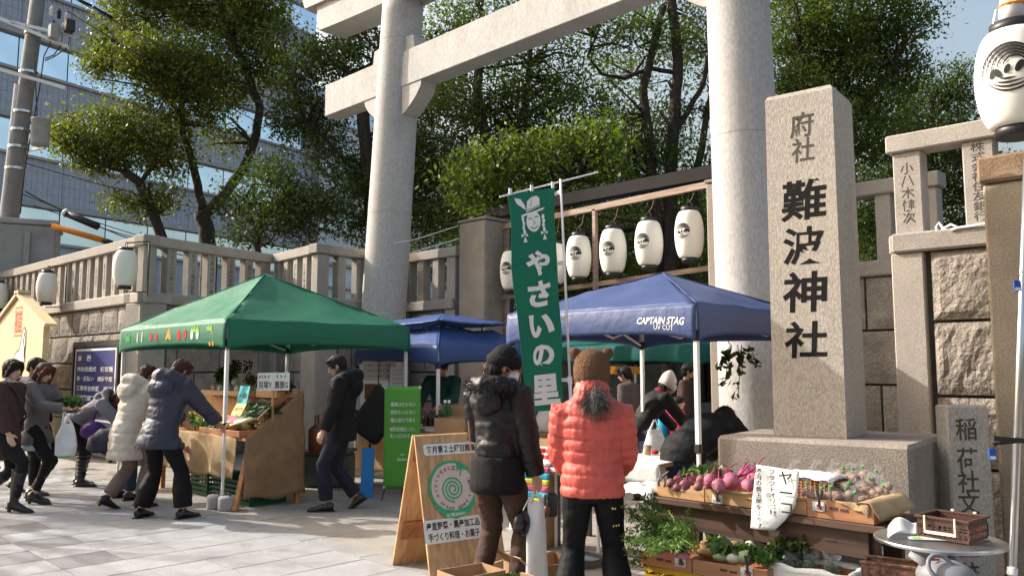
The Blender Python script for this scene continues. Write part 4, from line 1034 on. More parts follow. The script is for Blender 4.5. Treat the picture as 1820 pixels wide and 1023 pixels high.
flat(strip2d(sh, .05)+strip2d([(.4,.75),(.3,.4),(.45,.1),(.5,-.3)],.09), c2, (1,0,0), (0,0,1), 'print_black', em, 'drawing', .006, .42)
bs = thing('notice_board', (-14.9,4.98,0), 'navy blue shrine notice board with white text against the stone wall', 'notice board')
a, b = at_v(133,617,5.0), at_v(212,616,5.0); z0, z1 = 0.60, a[2]; u0, u1 = a[0]+.02, b[0]-.04
mk('frame', join(box((u0-.06,4.98,z0-.06),(u1+.06,5.06,z0)),box((u0-.06,4.98,z1),(u1+.06,5.06,z1+.09)),box((u0-.06,4.98,z0),(u0,5.06,z1)),box((u1,4.98,z0),(u1+.06,5.06,z1))), 'black_metal', bs)
mk('panel', box((u0,5.0,z0),(u1,5.05,z1)), 'sign_navy', bs)
mk('white_border', join(*[box(l,h) for l,h in (((u0+.09,4.994,z0+.04),(u1-.09,4.999,z0+.075)),((u0+.09,4.994,z1-.075),(u1-.09,4.999,z1-.04)),((u0+.055,4.994,z0+.04),(u0+.09,4.999,z1-.04)),((u1-.09,4.994,z0+.04),(u1-.055,4.999,z1-.04)))]), 'print_white', bs)
for x in (u0+.2,u1-.2): mk('leg', box((x-.03,5.0,0),(x+.03,5.05,z0-.06)), 'black_metal', bs)
W_ = u1-u0-.36; X0 = u0+.18
def line(tx, y, h, frac, left=True):
    text(tx, (X0+W_*frac/2, 4.997, y), (1,0,0), (0,0,1), W_*frac, h, 'print_white', bs, 'lettering', bold=.02, res=1)
zz = z1-.20
for tx, h, fr, dz in (('本　殿',.11,.40,.19),('神前結婚式　初宮詣',.09,1,.165),('車・厄払い　病気平癒',.09,1,.165),('工事安全祈願　開業',.09,1,.165),('商売繁盛等各種祈祷',.09,1,.20),('出　張',.11,.36,.18),('地鎮祭　起工式',.09,.8,.165),('上棟式　清祓',.09,.8,.2),('難波神社　社務所　斎員室',.075,1,.2)):
    if zz > z0+.1: line(tx, zz, h, fr)
    zz -= dz

# ------------------------------------------------------------------ stall under the green canopy
SU0, SU1, SV0, SV1, STZ = -10.75, -8.42, 4.42, 5.10, .76
gs = thing('market_stall', (-9.6, 4.75, 0), 'stepped market stall draped in burlap under the green tent', 'stall')
mk('table_top', box((SU0,SV0,STZ-.03),(SU1,SV1,STZ)), 'orange_wood', gs)
mk('leg', bar((SU1-.02,SV1-.03,0),(SU1-.02,SV1-.03,STZ-.03),.055), 'orange_wood', gs)
mk('leg', bar((SU0+.05,SV1-.05,0),(SU0+.05,SV1-.05,STZ-.03),.055), 'orange_wood', gs)
mk('leg', bar((SU0+.05,SV0+.05,0),(SU0+.05,SV0+.05,STZ-.03),.055), 'orange_wood', gs)
mk('slanted_leg', bar((SU1-.14,SV0+.12,STZ-.05),(SU1+.02,SV0-.12,.0),.05), 'orange_wood', gs)
mk('riser', box((SU0+.1,SV0+.34,STZ),(SU1-.1,SV1,STZ+.20)), 'orange_wood', gs)
mk('riser', box((SU0+.1,SV0+.52,STZ+.2),(SU1-.1,SV1,STZ+.42)), 'orange_wood', gs)
def side_cloth(s, q):
    v = SV0-.03 + (SV1+.03-SV0)*s; top = STZ+.02 + max(0,(s-.05))/.95*.50
    z = top + (.10+.03*math.sin(s*9) - top)*q
    return (SU1+.03 + .035*noise.noise(Vector((s*3,q*3,1))) + .03*q*math.sin(s*8+1) + .012*noise.noise(Vector((s*9,q*6,4))), v + .06*q*(s-.3) + .02*noise.noise(Vector((s*2,q*5,7))), z + .02*q*noise.noise(Vector((s*14,2,2))))
mk('burlap_side', thick(grid(side_cloth, 20, 20), .004), 'burlap', gs, True)
def front_cloth(s, q):
    u = SU0 + (SU1-.20-SU0)*s
    z = STZ+.01 + ((.30+.05*noise.noise(Vector((s*7,0,3)))) - STZ)*q
    return (u, SV0-.02 - .05*q - .025*math.sin(u*11)*q - .02*noise.noise(Vector((u*4,z*3,0))), z)
mk('burlap_front', thick(grid(front_cloth, 60, 14), .004), 'burlap_light', gs, True)
gsg = thing('stall_sign', (-8.75,4.98,STZ), 'white card sign with vegetable drawings reading farm garden on the burlap stall', 'sign')
a, b = at_d(457,694,9.25), at_d(514,693,9.25); rt = unit(b-a); Ls = np.linalg.norm(b-a); hS = .20
mk('card', xf(box((0,0,0),(Ls,.006,hS)), np.stack([rt, np.cross((0,0,1),rt), (0,0,1)],1), a), 'paper', gsg)
cc = a + rt*Ls/2; nn = np.cross(rt,(0,0,1)); mk('stick', bar(cc-(0,0,.34), cc, .02), 'orange_wood', gsg)
text('貝塚Y', cc - rt*Ls*.25 + np.array((0,0,.062)), rt, (0,0,1), Ls*.42, .085, 'print_black', gsg, bold=.01)
text('農園G', cc + rt*Ls*.25 + np.array((0,0,.062)), rt, (0,0,1), Ls*.42, .085, 'print_black', gsg, bold=.01)
flat([[(-.005,-1),(.005,-1),(.005,1),(-.005,1)]], cc+np.array((0,0,.10)), rt, (0,0,1), 'print_black', gsg, 'divider', .003, .09)
for k,(x,m_) in enumerate(((-.42,'felt_red'),(-.34,'felt_orange'),(-.26,'felt_red'),(-.15,'felt_green'),(.12,'felt_green'),(.24,'felt_green'),(.36,'felt_lime'))):
    flat([oval(0,0,.25,.7,10,.4*(k%3-1))], cc+rt*Ls*x+np.array((0,0,.155)), rt, (0,0,1), m_, gsg, 'drawing', .003, .03)
def card(px, py, d, w_, h_, m_, label, tx=None, tilt=.0):
    c = at_d(px, py, d); t = thing('price_card', c-(0,0,h_/2), label, 'card'); R3 = rotx(-tilt)
    mk('card', xf(box((-w_/2,0,-h_/2),(w_/2,.005,h_/2)), R3, c), m_, t)
    mk('clip', xf(box((-.012,-.006,-h_/2-.10),(.012,.011,-h_/2+.02)), R3, c), 'orange_wood', t)
    if tx: text(tx, c+np.array((0,-.001,0)), (1,0,0), R3@np.array((0,0,1)), w_*.8, h_*.3, 'print_black', t, bold=.01)
card(432,703,9.0,.22,.22,'cyan_card','cyan handwritten card on the burlap stall','一袋',.2)
card(424,727,8.9,.22,.14,'yellow_card','yellow handwritten card below the cyan card','百円',.5)
card(412,744,8.8,.14,.10,'red_card','dark red card in front of the yellow card',None,.7)
# ------------------------------------------------------------------ crates under the stall etc.
def slat_crate(lo, hi, m, label, M=None, o=(0,0,0), cat='crate', group=None, rows=4):
    """open plastic crate: slotted walls"""
    lo = np.array(lo,float); hi = np.array(hi,float); M = np.eye(3) if M is None else M; o = np.asarray(o,float)
    W = lambda vf: xf(vf, M, o); c = (lo+hi)/2
    t = thing('plastic_crate', o + M@np.array((c[0],c[1],lo[2])), label, cat, group); h = hi[2]-lo[2]; th = .012
    mk('base', W(box(lo,(hi[0],hi[1],lo[2]+th))), m, t)
    mk('rim', W(join(box((lo[0]-.01,lo[1]-.01,hi[2]-.03),(hi[0]+.01,lo[1]+th,hi[2])),box((lo[0]-.01,hi[1]-th,hi[2]-.03),(hi[0]+.01,hi[1]+.01,hi[2])),box((lo[0]-.01,lo[1]+th,hi[2]-.03),(lo[0]+th,hi[1]-th,hi[2])),box((hi[0]-th,lo[1]+th,hi[2]-.03),(hi[0]+.01,hi[1]-th,hi[2])))), m, t)
    P = []
    for (x0,y0,x1,y1) in ((lo[0],lo[1],hi[0],lo[1]+th),(lo[0],hi[1]-th,hi[0],hi[1]),(lo[0],lo[1]+th,lo[0]+th,hi[1]-th),(hi[0]-th,lo[1]+th,hi[0],hi[1]-th)):
        for r_ in range(rows):
            z0 = lo[2]+th+(h-.03-th)*r_/rows; P.append(box((x0,y0,z0),(x1,y1,z0+(h-.03-th)/rows*.55)))
        L_ = max(x1-x0,y1-y0); n = max(2,int(L_/.07))
        for i in range(n+1):
            q = i/n; w2 = .012
            if x1-x0 > y1-y0: xx = x0+w2/2+(x1-x0-w2)*q; P.append(box((xx-w2/2,y0+.001,lo[2]+th),(xx+w2/2,y1-.001,hi[2]-.03)))
            else: yy = y0+w2/2+(y1-y0-w2)*q; P.append(box((x0+.001,yy-w2/2,lo[2]+th),(x1-.001,yy+w2/2,hi[2]-.03)))
    mk('slotted_wall', W(join(*P)), m, t)
    return t
slat_crate((-9.45,4.55,0),(-8.55,5.0,.26),'plastic_green','dark green plastic crate under the right end of the burlap stall')
slat_crate((-10.5,4.55,0),(-9.6,5.0,.26),'plastic_green','dark green plastic crate under the middle of the burlap stall')
def tray(lo, hi, h, m, label, M=None, o=(0,0,0), z=0, group=None, grip=True, name='wooden_tray'):
    M = np.eye(3) if M is None else M; W = lambda vf: xf(vf, M, np.asarray(o,float)); x0,y0 = lo; x1,y1 = hi; th = .014
    c = np.asarray(o,float)+M@np.array(((x0+x1)/2,(y0+y1)/2,z))
    t = thing(name, c, label, 'crate', group)
    mk('bottom', W(box((x0+th,y0+th,z),(x1-th,y1-th,z+.008))), m, t)
    for nm, l_, h_ in (('front_board',(x0,y0,z),(x1,y0+th,z+h)),('back_board',(x0,y1-th,z),(x1,y1,z+h)),('side_board',(x0,y0+th,z),(x0+th,y1-th,z+h)),('side_board',(x1-th,y0+th,z),(x1,y1-th,z+h))):
        bo = mk(nm, W(cbox(l_,h_,.002)), m, t)
        if grip and nm == 'front_board':
            xm = (x0+x1)/2
            if grip == 2: gp = join(box((xm-.055,y0-.003,z+h*.52),(xm-.01,y0-.0005,z+h*.70)), box((xm+.006,y0-.003,z+h*.50),(xm+.05,y0-.0005,z+h*.66)))
            else: gp = xf(prism([(xm-.05,z+h*.60),(xm-.03,z+h*.50),(xm+.03,z+h*.50),(xm+.05,z+h*.60),(xm,z+h*.57)],.002), None, (0,y0-.003,0))
            mk('hand_hold', W(gp), 'dark_wood', bo)
    return t
tray((-9.55,4.40),(-8.55,4.74),.07,'crate_red','long wooden tray of squash and leeks at the front of the burlap stall',z=STZ+.003,grip=False)
tray((-8.95,4.80),(-8.48,5.08),.10,'crate_wood','tilted wooden tray of bagged greens behind the leeks',z=STZ+.43,grip=False)
tray((-10.4,4.80),(-9.2,5.08),.06,'crate_wood','wooden tray of small bags at the back of the burlap stall',z=STZ+.43,grip=False)
# poster on the wall behind the stall
ps = thing('wall_poster', at_d(428,640,11.6), 'white poster with black characters on the wall behind the burlap stall', 'poster')
a = at_d(400,700,11.4); b = at_d(456,700,11.75); o0, M, L = frame(a,b)
mk('sheet', xf(box((0,-.008,.95),(L,0,1.75)), M, o0), 'paper_pink', ps)
text('難波', o0+M@np.array((L*.5,-.009,1.55)), M[:,0], (0,0,1), L*.7, .20, 'print_black', ps, bold=.02)
text('御神酒', o0+M@np.array((L*.85,-.009,1.2)), M[:,0], (0,0,1), L*.14, .3, 'print_black', ps, vertical=True)
# ------------------------------------------------------------------ blue stall
bsT = thing('stall_table', (-9.0,7.2,0), 'burlap covered table of the stall under the small blue tent', 'table')
mk('table_top', box((-9.9,6.95,.70),(-8.05,7.55,.735)), 'white_metal', bsT)
for x in (-9.85,-8.1):
    for y in (7.0,7.5): mk('leg', bar((x,y,0),(x,y,.70),.035), 'white_metal', bsT)
mk('burlap_cover', thick(grid(lambda s,q: (-9.92+1.5*s, 6.93-.03*q-.02*math.sin(s*14)*q, .74-(.66+.03*math.sin(s*11))*q), 36, 10), .004), 'burlap', bsT, True)
mk('burlap_cover', thick(grid(lambda s,q: (-8.04+.03*q+.015*math.sin(s*9)*q, 6.93+.6*s, .74-.6*q), 14, 8), .004), 'burlap', bsT, True)
bp = thing('blue_signboard', at_z(655,883,0), 'bright blue panel leaning against the burlap table', 'panel')
a = at_z(640,884,0); b = at_z(662,884,0); o0, M, L = frame(a,b); mk('panel', xf(box((0,0,0),(L,.04,.58)), M@rotx(-.12), o0), 'plastic_blue', bp)
gb_ = thing('storage_tub', at_z(585,880,0), 'large dark grey plastic tub behind the walking man', 'tub')
a = at_z(535,866,0); b = at_z(618,866,0); o0, M, L = frame(a,b); mk('tub', xf(cbox((0,0,0),(L,.5,.42),.03), M, o0), 'plastic_grey', gb_); mk('lid', xf(cbox((-.02,-.02,.422),(L+.02,.52,.46),.015), M, o0), 'plastic_grey', gb_)
lb_ = thing('brown_bag', at_d(562,790,10.2), 'brown leather shoulder bag on the grey tub behind the walking man', 'bag')
c = at_d(562,800,10.2); mat('leather', (0.16,0.05,0.02), 0.4, 0.2, 8, spec=0.5)
mk('body', xf(cbox((-.20,-.08,-.02),(.20,.08,.30),.06), rotz(-.7), c), 'leather', lb_, True); mk('strap', tube([c+q for q in ((-.12,.1,.28),(-.1,.08,.42),(.1,-.08,.42),(.12,-.1,.28))], .014, 6), 'leather', lb_)
for k,(x0,x1,y0,y1,d,m_,lb) in enumerate(((643,703,642,690,11.5,'paper_pink','menu sheet with small pictures hanging at the back of the blue stall'),(640,690,676,718,11.2,'paper','white board with a food photo beside the walking man'),(693,722,652,690,11.4,'paper','small white sheet beside the tent pole in the blue stall'),(640,676,720,780,11.1,'paper_pink','lower pale board behind the walking man'))):
    a = at_d(x0,y1,d); b = at_d(x1,y1,d+.1); t = thing('menu_board', a, lb, 'board'); o0, M, L = frame(a,b); h_ = (y1-y0)*d/FPX
    mk('sheet', xf(box((0,0,a[2]),(L,.012,a[2]+h_)), M, o0), m_, t)
    if a[2] > 1.0: mk('support', xf(box((L*.45,.013,.74),(L*.55,.03,a[2]+h_*.8)), M, o0), 'black_metal', t)
    else: mk('support', xf(box((L*.45,.013,0),(L*.55,.03,a[2]+.05)), M, o0), 'black_metal', t)
    for r_ in range(4):
        if k == 1: break
        text('季節の野菜と果物' if r_ % 2 else '新米・味噌・醤油', o0+M@np.array((L*.5,-.001,a[2]+h_*(.85-.2*r_))), M[:,0], (0,0,1), L*.7, h_*.06, 'ink_worn', t, res=1)
    if k == 1: mk('food_photo', xf(box((L*.15,-.004,a[2]+h_*.2),(L*.75,-.001,a[2]+h_*.85)), M, o0), 'leather', t)
BOT = []
# bottles, boxes on the blue stall
mat('bottle_dark', (0.02,0.012,0.01), 0.12, 0.1, 4, spec=0.6); mat('bottle_green', (0.01,0.09,0.025), 0.12, 0.1, 4, spec=0.6); mat('cap_red', (0.5,0.02,0.03), 0.5)
for k,(x,y,gr) in enumerate(((756,757,0),(765,757,0),(771,757,0),(782,758,0),(791,750,1),(798,750,1))):
    c = at_z(x,y,.735); c = at_d(x,y,10.25); t = thing('bottle', c, ('dark bottle with red cap on the blue stall' if not gr else 'green bottle with white cap on the blue stall'), 'bottle', 'red capped bottles on the blue stall' if not gr else 'green bottles on the blue stall')
    s = 1.0 if not gr else 1.25
    mk('glass', xf(lathe([(.005,0),(.032,.002),(.034,.02),(.034,.13*s),(.014,.17*s),(.013,.19*s)],14), None, c), 'bottle_dark' if not gr else 'bottle_green', t, True)
    BOT.append((t,x,y,gr)); mk('cap', xf(lathe([(.016,.188*s),(.017,.19*s),(.017,.215*s),(.004,.22*s)],12), None, c), 'cap_red' if not gr else 'print_white', t, True)
relabel([q[:3] for q in BOT if not q[3]], 'dark bottle with red cap on the blue stall'); relabel([q[:3] for q in BOT if q[3]], 'green bottle with white cap on the blue stall')
def carton(c, wdh, rz, label, m='cardboard', group=None, flaps=True, tilt=0, fl=(1,1,1,1)):
    w_,d_,h_ = wdh; M = rotz(rz)@rotx(tilt); W = lambda vf: xf(vf, M, c); th = .006
    t = thing('cardboard_box', c, label, 'box', group)
    mk('bottom', W(box((-w_/2,-d_/2,0),(w_/2,d_/2,th))), m, t)
    for nm,l_,hh in (('front_wall',(-w_/2,-d_/2,th),(w_/2,-d_/2+th,h_)),('back_wall',(-w_/2,d_/2-th,th),(w_/2,d_/2,h_)),('side_wall',(-w_/2,-d_/2+th,th),(-w_/2+th,d_/2-th,h_)),('side_wall',(w_/2-th,-d_/2+th,th),(w_/2,d_/2-th,h_))):
        mk(nm, W(box(l_,hh)), m, t)
    if flaps:
        fw = d_*.42
        if fl[0]: mk('flap', W(xf(box((-w_/2,-fw,0),(w_/2,0,th)), rotx(.9), (0,-d_/2,h_))), m, t)
        if fl[1]: mk('flap', W(xf(box((-w_/2,0,0),(w_/2,fw,th)), rotx(-.35), (0,d_/2,h_))), m, t)
        if fl[2]: mk('flap', W(xf(box((-fw*.8,-d_/2,0),(0,d_/2,th)), roty(.8), (-w_/2,0,h_))), m, t)
        if fl[3]: mk('flap', W(xf(box((0,-d_/2,0),(fw*.8,d_/2,th)), roty(.5), (w_/2,0,h_))), m, t)
    return t
carton(at_d(812,772,9.9)*np.array((1,1,0))+np.array((0,0,.737)), (.42,.34,.2), .3, 'open cardboard box on the blue stall beside the bottles', fl=(0,1,0,1))
carton(at_d(815,752,10.5)*np.array((1,1,0))+np.array((0,0,.90)), (.40,.3,.16), .2, 'upper cardboard box behind the bottles on the blue stall', fl=(0,1,0,0))
mk_ = thing('side_bench', at_d(812,772,9.9)*np.array((1,1,0)), 'plain bench holding boxes at the right of the blue stall', 'bench')
cB = WORLD[mk_.name]; mk('top', xf(box((-.5,-.3,.70),(.5,.6,.735)), rotz(.3), cB), 'orange_wood', mk_)
for x,y in ((-.42,-.22),(.42,-.22),(-.42,.5),(.42,.5)): mk('leg', xf(box((x-.02,y-.02,0),(x+.02,y+.02,.70)), rotz(.3), cB), 'orange_wood', mk_)
# black umbrella-shaped bundle
kb = thing('black_cloth', at_d(668,770,10.6), 'black coat hanging over the corner of the blue stall', 'coat'); c = at_d(672,735,10.6)
V, F = cbox((-.22,-.08,-.34),(.22,.08,.30),.07); V = V*(1+.25*np.array([noise.noise(Vector((q*4).tolist())) for q in V]))[:,None]; mk('cloth', xf((V,F), rotz(YAW)@roty(.62), c), 'print_black', kb); mk('hanger', bar(c+np.array((0,0,.3)), c*np.array((1,1,0))+np.array((0,0,1.62)), .012), 'black_metal', kb)
# green pull-up stand
ug = thing('banner_stand', at_z(712,880,0), 'upright bright green fabric stand with white Japanese text', 'banner stand')
a, b = at_d(681,868,9.8), at_d(746,866,9.8); zt = at_d(712,685,9.8)[2]; z0 = a[2]; o0, M, L = frame(a,b)
mk('fabric', xf(thick(grid(lambda s,q:(L*s, .012*math.sin(PI*s)*math.sin(PI*q), z0+(zt-z0)*q-.012*math.sin(PI*s)*(q>.99)), 14, 20), .003), M, o0), 'stand_green', ug, True)
for s in (0.02,.98):
    mk('grommet', xf(lathe([(.012,-.002),(.020,-.002),(.020,.004),(.012,.004)],12), M@rotx(PI/2), o0+M@np.array((L*s,-.008,zt-.02))), 'steel', ug)
    mk('grommet', xf(lathe([(.012,-.002),(.020,-.002),(.020,.004),(.012,.004)],12), M@rotx(PI/2), o0+M@np.array((L*s,-.008,z0+.02))), 'steel', ug)
mk('leg', xf(tube([(0.02,0.02,z0+.02),(0.0,-.10,0)],.010,6), M, o0), 'black_metal', ug); mk('leg', xf(tube([(L-.02,0.02,z0+.02),(L,-.10,0)],.010,6), M, o0), 'black_metal', ug)
mk('back_pole', xf(tube([(L/2,.05,0),(L/2,.02,zt)],.012,6), M, o0), 'black_metal', ug)
for tx,y,w_ in (('農薬は使わない',718,.68),('肥料もいらない',732,.68),('種は自分で採る',746,.68),('無肥料自然農法にしたら、',762,.70),('美しい土になりました。',774,.70)):
    zz = at_d(712,y,9.8)[2]; text(tx, o0+M@np.array((L*.52,-.004,zz)), M[:,0], (0,0,1), L*w_, .052, 'print_white', ug, bold=.008, res=1, lift=.006)
text('skumus', o0+M@np.array((L*.55,-.004,at_d(712,815,9.8)[2])), M[:,0], (0,0,1), L*.36, .04, 'print_white', ug, bold=.01, lift=.006)
flat([oval(-.5,.3,.7,.3,10,.6),oval(.5,.3,.7,.3,10,-.6)], o0+M@np.array((L*.52,-.004,at_d(712,808,9.8)[2])), M[:,0], (0,0,1), 'print_white', ug, 'emblem', .006, .02)

# ------------------------------------------------------------------ A-board
A0 = at_z(766,1034,0); T0 = at_d(738,776,0); 
rear0 = at_z(698,1004,0)
TL = at_d(737,775,6.05); TR = at_d(833,769,6.45)
ab = thing('sandwich_board', (A0+rear0)/2, 'wooden sandwich board with green spiral logo and market notices', 'sandwich board')
g_ = unit((A0-rear0)*np.array((1,1,0))); rt = np.array((-g_[1],g_[0],0)); Wd = .66
q_ = _ray(737,775); TL = _C + q_*(((A0-_C)@rt)/(q_@rt))
def board(foot, top, name):
    dn = foot - top; dn = dn - rt*(dn@rt); upv = -unit(dn); nrm = np.cross(rt, upv); H_ = np.linalg.norm(dn)
    M = np.stack([rt, -nrm, upv], 1)
    return M, foot + rt*((top-foot)@rt), H_
Mf, of, Hf = board(A0, TL, 'f')
bf = mk('front_board', xf(cbox((0,0,0),(Wd,.02,Hf),.002), Mf, of), 'plywood', ab)
Mr, orr, Hr = board(rear0 + rt*((TL-rear0)@rt)*0, TL - rt*.0, 'r')
topb = TL + np.cross((0,0,1), rt)*.03
Mr, orr, Hr = board(rear0, topb, 'r')
mk('rear_board', xf(cbox((0,0,0),(Wd,.02,Hr),.002), Mr, orr), 'plywood', ab)
mk('rear_brace', xf(cbox((.03,-.022,.22),(Wd-.03,-.002,.36),.002), Mr, orr), 'plywood_dark', ab)
mk('rear_brace', xf(cbox((.03,-.022,Hr-.2),(Wd-.03,-.002,Hr-.05),.002), Mr, orr), 'plywood_dark', ab)
mk('front_stripe', xf(box((.22,-.0022,.002),(.42,-.0004,Hf-.002)), Mf, of), 'plywood', ab)
R_f, U_f = Mf[:,0], Mf[:,2]
def on_front(px, py):
    n = Mf[:,1]; q = _ray(px,py); return _C + q*(((of-_C)@n)/(q@n)) - n*.004
def plate(c, w_, h_, m_, nm, r=.25):
    P=[]; 
    for sx,sy,a0 in ((1,1,0),(-1,1,90),(-1,-1,180),(1,-1,270)):
        P += [(sx*(w_/2-r*h_)+r*h_*math.cos(R_(a0+a)), sy*(h_/2-r*h_)+r*h_*math.sin(R_(a0+a))) for a in range(0,91,15)]
    return flat([P], c, R_f, U_f, m_, ab, nm, .002)
c1 = on_front(797,797) ; LW = .48; c1 = c1 + R_f*.0
plate(c1+R_f*.02, LW, .085, 'print_white', 'notice'); text('毎月第２土曜日開催', c1+R_f*.02, R_f, U_f, LW*.90, .058, 'print_black', ab, bold=.016, lift=.005)
c3 = on_front(806,940); plate(c3+R_f*.0, .50, .17, 'print_white', 'notice', .12)
text('産直野菜・農産加工品', c3+U_f*.038, R_f, U_f, .46, .058, 'print_black', ab, bold=.014, lift=.005); text('手づくり料理・お菓子', c3-U_f*.040, R_f, U_f, .44, .058, 'print_black', ab, bold=.014, lift=.005)
cl = on_front(804,866); RL = .205
flat([arc2d(0,0,1,0,360,48)], cl, R_f, U_f, 'logo_green', ab, 'logo', .003, RL); flat([arc2d(0,0,.90,0,360,48)], cl, R_f, U_f, 'logo_pink', ab, 'logo', .005, RL)
flat([[(-.86,-.62),(-.80,-.45),(-.5,-.72),(0,-.82),(.5,-.72),(.80,-.45),(.86,-.62),(.5,-1.0),(0,-1.12),(-.5,-1.0)]], cl, R_f, U_f, 'logo_green', ab, 'logo', .007, RL)
text('@ 難波神社', cl-U_f*RL*.97, R_f, U_f, RL*.85, RL*.15, 'print_white', ab, bold=.01, lift=.010)
sp = [((.07+.40*q/60/1.0)*math.cos(R_(q*18-90)), (.07+.40*q/60)*math.sin(R_(q*18-90))) for q in range(0,61)]
flat(strip2d(sp, .066), cl-U_f*.01, R_f, U_f, 'logo_green', ab, 'logo', .007, RL)
flat(strip2d([(.33,.38),(.40,.52),(.45,.66)],.04)+[oval(.35,.76,.09,.16,12,.5),oval(.60,.70,.18,.09,12,-.2)], cl, R_f, U_f, 'logo_green', ab, 'logo', .009, RL)
def arc_text(s, r, a0, a1, h, m_):
    for i, ch in enumerate(s):
        a = R_(a0 + (a1-a0)*(i/(len(s)-1))); d = np.array((math.cos(a), math.sin(a)))
        upd = d if a0 > a1 else -d; rd = (upd[1], -upd[0])
        if ch == ' ': continue
        text(ch, cl + R_f*d[0]*r*RL + U_f*d[1]*r*RL, R_f*rd[0]+U_f*rd[1], R_f*upd[0]+U_f*upd[1], None, h*(.35 if ch in '・' else .8 if ch in 'reni' else 1), m_, ab, bold=.012, lift=.008, res=1)
arc_text('☆ぐりぐりマルシェと', .72, 200, 66, RL*.135, 'print_black'); arc_text('Green Good Linuxi', .74, 222, 385, RL*.115, 'print_black')

# ------------------------------------------------------------------ tall green banner
bnn = thing('nobori_banner', at_d(1013,700,6.6)*np.array((1,1,0)), 'tall green banner with white brush lettering and a smiling farmer face', 'banner')
pt, pb = at_d(996,318,6.6), at_d(1014,700,6.6); d = unit(pt-pb); foot = pb - d*(pb[2]/d[2])
mk('pole', tube([foot, pb+d*.12], .014, 10), 'white_metal', bnn, True); mk('pole', tube([pb+d*.10, pt], .010, 10), 'white_metal', bnn, True)
mk('pole_joint', tube([pb+d*.08,pb+d*.14],.019,10), 'white_metal', bnn)
xa, xb = at_d(888,350,6.45), at_d(1063,306,6.95); mk('cross_rod', tube([xa, xb], .007, 8), 'white_metal', bnn)
mk('foot_base', xf(lathe([(.02,0),(.2,0),(.2,.06),(.05,.09),(.03,.2)],18), None, foot), 'plastic_grey', bnn)
a, b = at_d(902,346,6.5), at_d(986,333,6.68); a2, b2 = at_d(934,733,6.5), at_d(1000,727,6.68)
def ban(s, q):
    p = (a+(b-a)*s)*(1-q) + (a2+(b2-a2)*s)*q; nn = np.array((-.7,-.7,0))
    return p + nn*(.022*noise.noise(Vector((s*2.2,q*4,2)))+.018*math.sin(s*7+q*5)*q)
mk('cloth', thick(grid(ban, 26, 60), .002), 'banner_green', bnn, True)
for q in (.03,.35,.60,.87): 
    p = ban(1.0,q); pp = pt + (foot-pt)*((pt[2]-p[2])/(pt[2]-foot[2])); mk('loop', bar(p, pp, .012, .03), 'white_metal', bnn)
for s in (.05,.5,.95): p = ban(s,0); mk('loop', bar(p-np.array((0,0,.005)), p+np.array((0,0,.05)), .03, .008), 'white_metal', bnn)
def on_ban(polys, name='lettering', m_='print_white', lift=.006):
    V, F = [], []
    for p in polys:
        o = len(V); V += [ban(x, y) + np.array((.55,-.80,0))*lift for x, y in p]; F.append(tuple(range(o, len(V))))
    return mk(name, (np.array(V), F), m_, bnn)
def ban_text(ch, sx, qy, w_, h_):
    V, F = text_vf(ch, 3, .045); V = V.copy(); lo, hi = V.min(0), V.max(0); V = (V-(lo+hi)/2)/(hi-lo)
    P = [[(sx+V[i,0]*w_, qy-V[i,1]*h_) for i in f] for f in F]; on_ban(P)
for ch, qy, h_, w_ in (('や',.335,.115,.58),('さ',.475,.12,.58),('い',.62,.105,.62),('の',.755,.10,.56),('里',.905,.135,.72)): ban_text(ch, .55, qy, w_, h_)
def fl(cx, cy, s): return lambda P: [[(cx+x*s*1.0, cy-y*s*.235) for x, y in p] for p in P]
f_ = fl(.50,.115,.40); ln = []
ln += strip2d(arc2d(0.08,-.28,.42,200,340,18,ry=.62),.045)+strip2d([(-.32,-.05),(-.34,-.3),(-.30,-.5)],.045)+strip2d([(.48,-.05),(.50,-.3),(.46,-.5)],.045)
on_ban(f_([oval(.08,-.30,.40,.50,20)]), 'emblem')
on_ban(f_([[(-.62,-.02),(-.40,.02),(.1,.10),(.6,.20),(.74,.30),(.55,.30),(.1,.20),(-.35,.14),(-.6,.10)],[(-.28,.20),(-.22,.75),(0,.92),(.25,.95),(.42,.80),(.44,.40)]]), 'emblem')
on_ban(f_([[(-.95,1.0),(-.6,.9),(-.35,.55),(-.3,.3),(-.5,.45),(-.85,.7)]]), 'emblem')
for sx in (-.52, .62):
    for k in range(4): on_ban(f_([oval(sx+.03*(k%2), -.12-.21*k, .085, .12, 10)]), 'emblem')
    on_ban(f_([[(sx-.18,-1.0),(sx+.02,-.90),(sx+.2,-1.0),(sx+.2,-.84),(sx+.02,-.9),(sx-.18,-.82)],[(sx-.1,-1.25),(sx+.02,-.95),(sx+.13,-1.25)]]), 'emblem')
on_ban(f_(strip2d(arc2d(-.08,-.22,.10,20,160,8),.04)+strip2d(arc2d(.26,-.18,.10,20,160,8),.04)+strip2d([(.10,-.25),(.16,-.42),(.06,-.44)],.03)+strip2d(arc2d(.10,-.45,.20,205,335,10),.045)+strip2d([(-.24,.30),(.1,.36),(.42,.46)],.035)+strip2d([(-.05,.45),(0,.8)],.025)), 'emblem', 'banner_green', .010)
